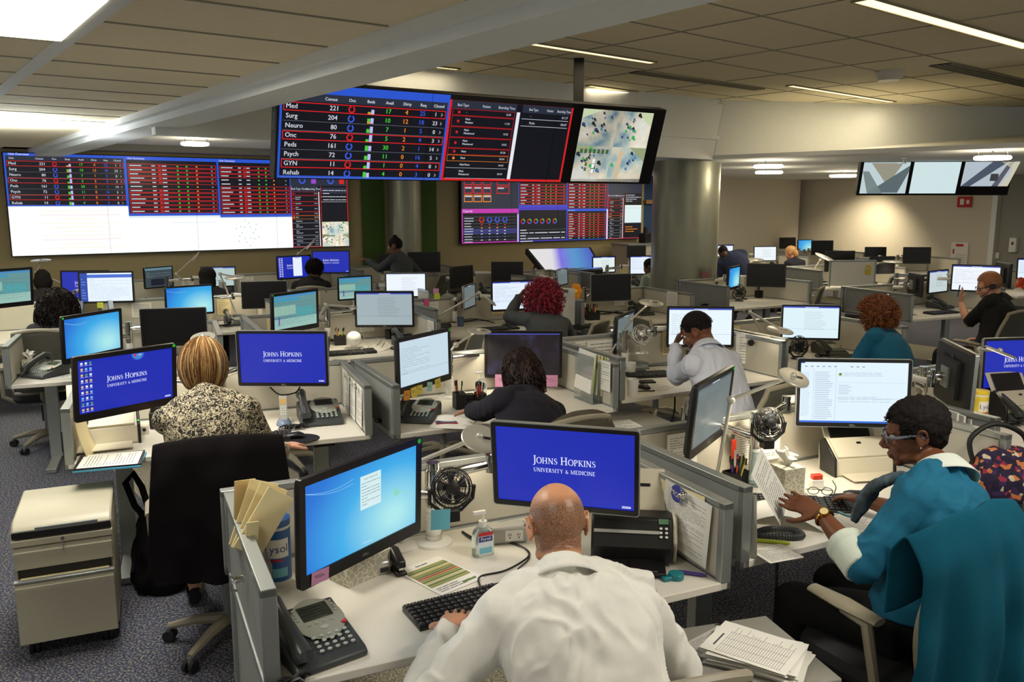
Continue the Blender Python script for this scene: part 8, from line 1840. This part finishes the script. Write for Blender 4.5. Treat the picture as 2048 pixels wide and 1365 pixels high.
# wall and column fittings
P_ = lambda u, off=.06: P2 + (P1 - P2).normalized() * u - Vector(((P1 - P2).normalized().y, -(P1 - P2).normalized().x, 0)) * -off
def onwall(x, y, fn_wall):
    d = ray(x, y); a, b = fn_wall; ab = b - a; den = d[0] * ab.y - d[1] * ab.x; t_ = (a.x * ab.y - a.y * ab.x) / den
    return Vector((d[0] * t_, d[1] * t_, CAMH + d[2] * t_)), math.degrees(math.atan2(ab.y, ab.x)) + 180
WR = (P1, P2); WN = (P2 + Vector((.12, .1, 0)), P3)
def wallthing(name, label, cat, x, y, wl, parts):
    c_, a_ = onwall(x, y, wl); nrm = Vector((math.sin(R(a_)), -math.cos(R(a_)), 0))
    if nrm.dot(-Vector((c_.x, c_.y, 0))) < 0: a_ += 180; nrm = -nrm
    t = thing(name, label, cat, c_ + nrm * .03, R(a_))
    for nm, boxes, m_ in parts:
        k = MB()
        for c2, s2 in boxes: k.box(c2, s2)
        obj(nm, k, t, m_)
    return t
redm = mat('sign_red', (190, 30, 34), .5)
wallthing('fire_sign', 'red fire alarm sign high on the wall right of the far screens', 'sign', 1931, 404, WR, [('plate', [((0, 0, 0), (.3, .02, .22))], redm), ('symbol', [((-.05, -.012, 0), (.08, .004, .12)), ((.07, -.012, 0), (.06, .004, .08))], white_pl)])
wallthing('notice_board', 'white evacuation notice with red headings on the cream wall', 'notice', 1920, 508, WR, [('board', [((0, 0, 0), (.36, .02, .48))], white_pl), ('heading', [((0, -.012, .18), (.16, .004, .05)), ((-.12, -.012, .05), (.03, .004, .1))], redm), ('text', [((.03, -.012, -.02 - i * .05), (.2, .003, .012)) for i in range(4)], light_gr)])
wallthing('switch_plate', 'white switch plate left of the pair on the right wall', 'switch', 1975, 510, WN, [('plate', [((0, 0, 0), (.09, .015, .12))], white_pl)])
wallthing('switch_plate', 'white switch plate nearer the soap dispenser', 'switch', 1995, 511, WN, [('plate', [((0, 0, 0), (.09, .015, .12))], white_pl)])
wallthing('soap_dispenser', 'white wall-mounted sanitizer dispenser at the right edge', 'dispenser', 2030, 490, WN, [('housing', [((0, -.03, 0), (.13, .1, .28))], white_pl), ('window', [((0, -.082, .03), (.04, .004, .06))], dark_gr)])
cc = Vector((2.45, 12.0, 0)); dd_ = (Vector((0, 0, 0)) - cc).normalized(); rt_ = Vector((-dd_.y, dd_.x, 0)); ang_ = R(38); nrm = dd_ * math.cos(ang_) + rt_ * math.sin(ang_); c_ = cc + nrm * .475; c_.z = dep(1420, 553, c_.y).z
t = thing('fire_alarm_pull', 'clear-covered red fire alarm pull on the grey column', 'alarm', c_, math.atan2(nrm.x, -nrm.y)); k = MB(); k.box((0, 0, 0), (.1, .04, .13)); obj('handle_box', k, t, redm, bevel=.005); k = MB(); k.box((0, -.01, 0), (.16, .06, .22)); obj('cover', k, t, mat('acrylic', (220, 226, 226), .1, trans=.85))
t = thing('wall_shelf', 'small wooden shelf on the blue wall left of the column', 'shelf', dep(1302, 404, 18.0), R(34)); k = MB(); k.box((0, 0, 0), (.5, .25, .08)); obj('board', k, t, mat('wood_shelf', (150, 116, 70), .6))
for i, (x, y, d_, lb) in enumerate(((40, 560, -10, ''),)): pass
# desk papers of the far desks
for key, u, v, dg_, lb in (('S11', .5, .35, 10, 'sheet on the desk in front of the blue wallpaper monitor at left middle'), ('S12', .6, .3, 20, 'sheet on the desk below the plain white monitor'), ('S13', .7, .4, 10, 'sheet on the desk beneath the far video wall'),
                         ('S16', .9, .3, 25, 'sheet on the desk of the short-haired person in black'), ('S24', .6, .4, 12, 'sheet on the far desk under the wall light patch'), ('S25', .8, .3, 5, 'sheet on the desk along the cream wall'), ('S6', .25, .4, 20, 'lit sheet on the desk left of the copper afro'), ('S20', 1.2, .4, 12, 'sheet on the desk partly hidden by the column'), ('S7', .4, .25, 25, 'sheet on the headset man’s desk')):
    sheet(lb, SP(key, u, v, DZ + .002), ang(key, dg_), .22, .28, len(lb))
for key, lb in (('S8', 'keyboard at the far-left desk with tissues'), ('S9', 'keyboard on the cluttered desk under the grey form monitor'), ('S10', 'keyboard in front of the red-haired woman'), ('S11', 'keyboard under the blue wallpaper monitor at left middle'), ('S12', 'keyboard under the plain white monitor'), ('S16', 'keyboard of the short-haired person in black'), ('S7', 'keyboard of the man with the headset'), ('S4', 'keyboard of the dark-curled woman')):
    kb(SP(key, .8, .25), ang(key, 0), lb)
kb(SP('S6', 1.05, .25), ang('S6', 0), 'keyboard in front of the copper afro')
# everyday clutter of the desks farther back
ds = {'S5': 'desk of the man in white', 'S6': 'desk of the copper afro', 'S8': 'far-left desk with tissues', 'S9': 'desk under the grey form monitor', 'S10': 'desk of the red-haired woman', 'S10b': 'desk with the orange flower',
      'S11': 'desk behind the blonde head', 'S12': 'desk of the plain white monitor', 'S13': 'desk under the far video wall', 'S14': 'desk of the straight black hair', 'S16': 'desk of the person in black', 'S19': 'desk left of the touch table', 'S20': 'desk partly behind the column',
      'S21': 'empty desk right of the column', 'S22': 'desk with the padlock sticker', 'S23': 'far desk left of the blonde', 'S7': 'desk of the headset man', 'S2b': 'desk at the right edge'}
dock = mat('dock_black', (28, 28, 30), .45)
for i, key in enumerate(('S5', 'S6', 'S8', 'S9', 'S10', 'S10b', 'S11', 'S12', 'S13', 'S14', 'S16', 'S19', 'S20', 'S21', 'S22', 'S23', 'S7', 'S2b')):
    rd = random.Random(i * 11 + 3); W_2 = STN[key][3]; De = STN[key][4]; a0 = ang(key); where = ' on the ' + ds[key]
    if key not in ('S8', 'S21', 'S9'): phone(SP(key, W_2 - .32, De - .38), a0 + rd.uniform(-20, 10), 'dark desk phone' + where)
    t = thing('cable_box', 'low black computer box' + where, 'computer', SP(key, .3 + rd.uniform(0, .1), De - .2), R(a0 + rd.uniform(-8, 8))); k = MB(); k.box((0, 0, .02), (.18, .16, .035)); obj('case', k, t, dock, bevel=.006); k = MB(); k.box((0, -.081, .02), (.12, .002, .008)); obj('front_slots', k, t, mid_gr)
    q_ = SP(key, W_2 * .5, De - .12); cable('tangle of black cables at the back' + where.replace(' on', ' of'), [q_ + Vector((rd.uniform(-.3, .3), rd.uniform(-.05, .05), .008 + .05 * (j % 2) * rd.random())) for j in range(9)], .005)
    if i % 2: holder('dark pen holder' + where, SP(key, W_2 - .15, De - .15), a0, .08, .08, .1); pens('pen in the dark pen holder' + where, SP(key, W_2 - .15, De - .15), 4, i + 50, .1, .03)
    else: mug('mug', ('white', 'blue-grey', 'dark')[i % 3] + ' mug' + where, 'mug', SP(key, .55, De - .25), .04, .1, (white_pl, mat('mug_blue', (70, 90, 120), .4), dark_gr)[i % 3])
    for j in range(2): sheet(('pinned page, left one,', 'pinned page, right one,')[j] + ' on the back screen of the ' + ds[key], SP(key, W_2 * (.2 + .55 * j), De + .006, .9), a0, .2 - .05 * j, .16 + .04 * j, i * 3 + j, rx=0, n=9, m=(paper, paper_y)[(i + j) % 2])
    sheet('loose page near the front' + where, SP(key, .3 + rd.uniform(0, .2), .25, DZ + .002), a0 + rd.uniform(-30, 30), .21, .27, i + 90)
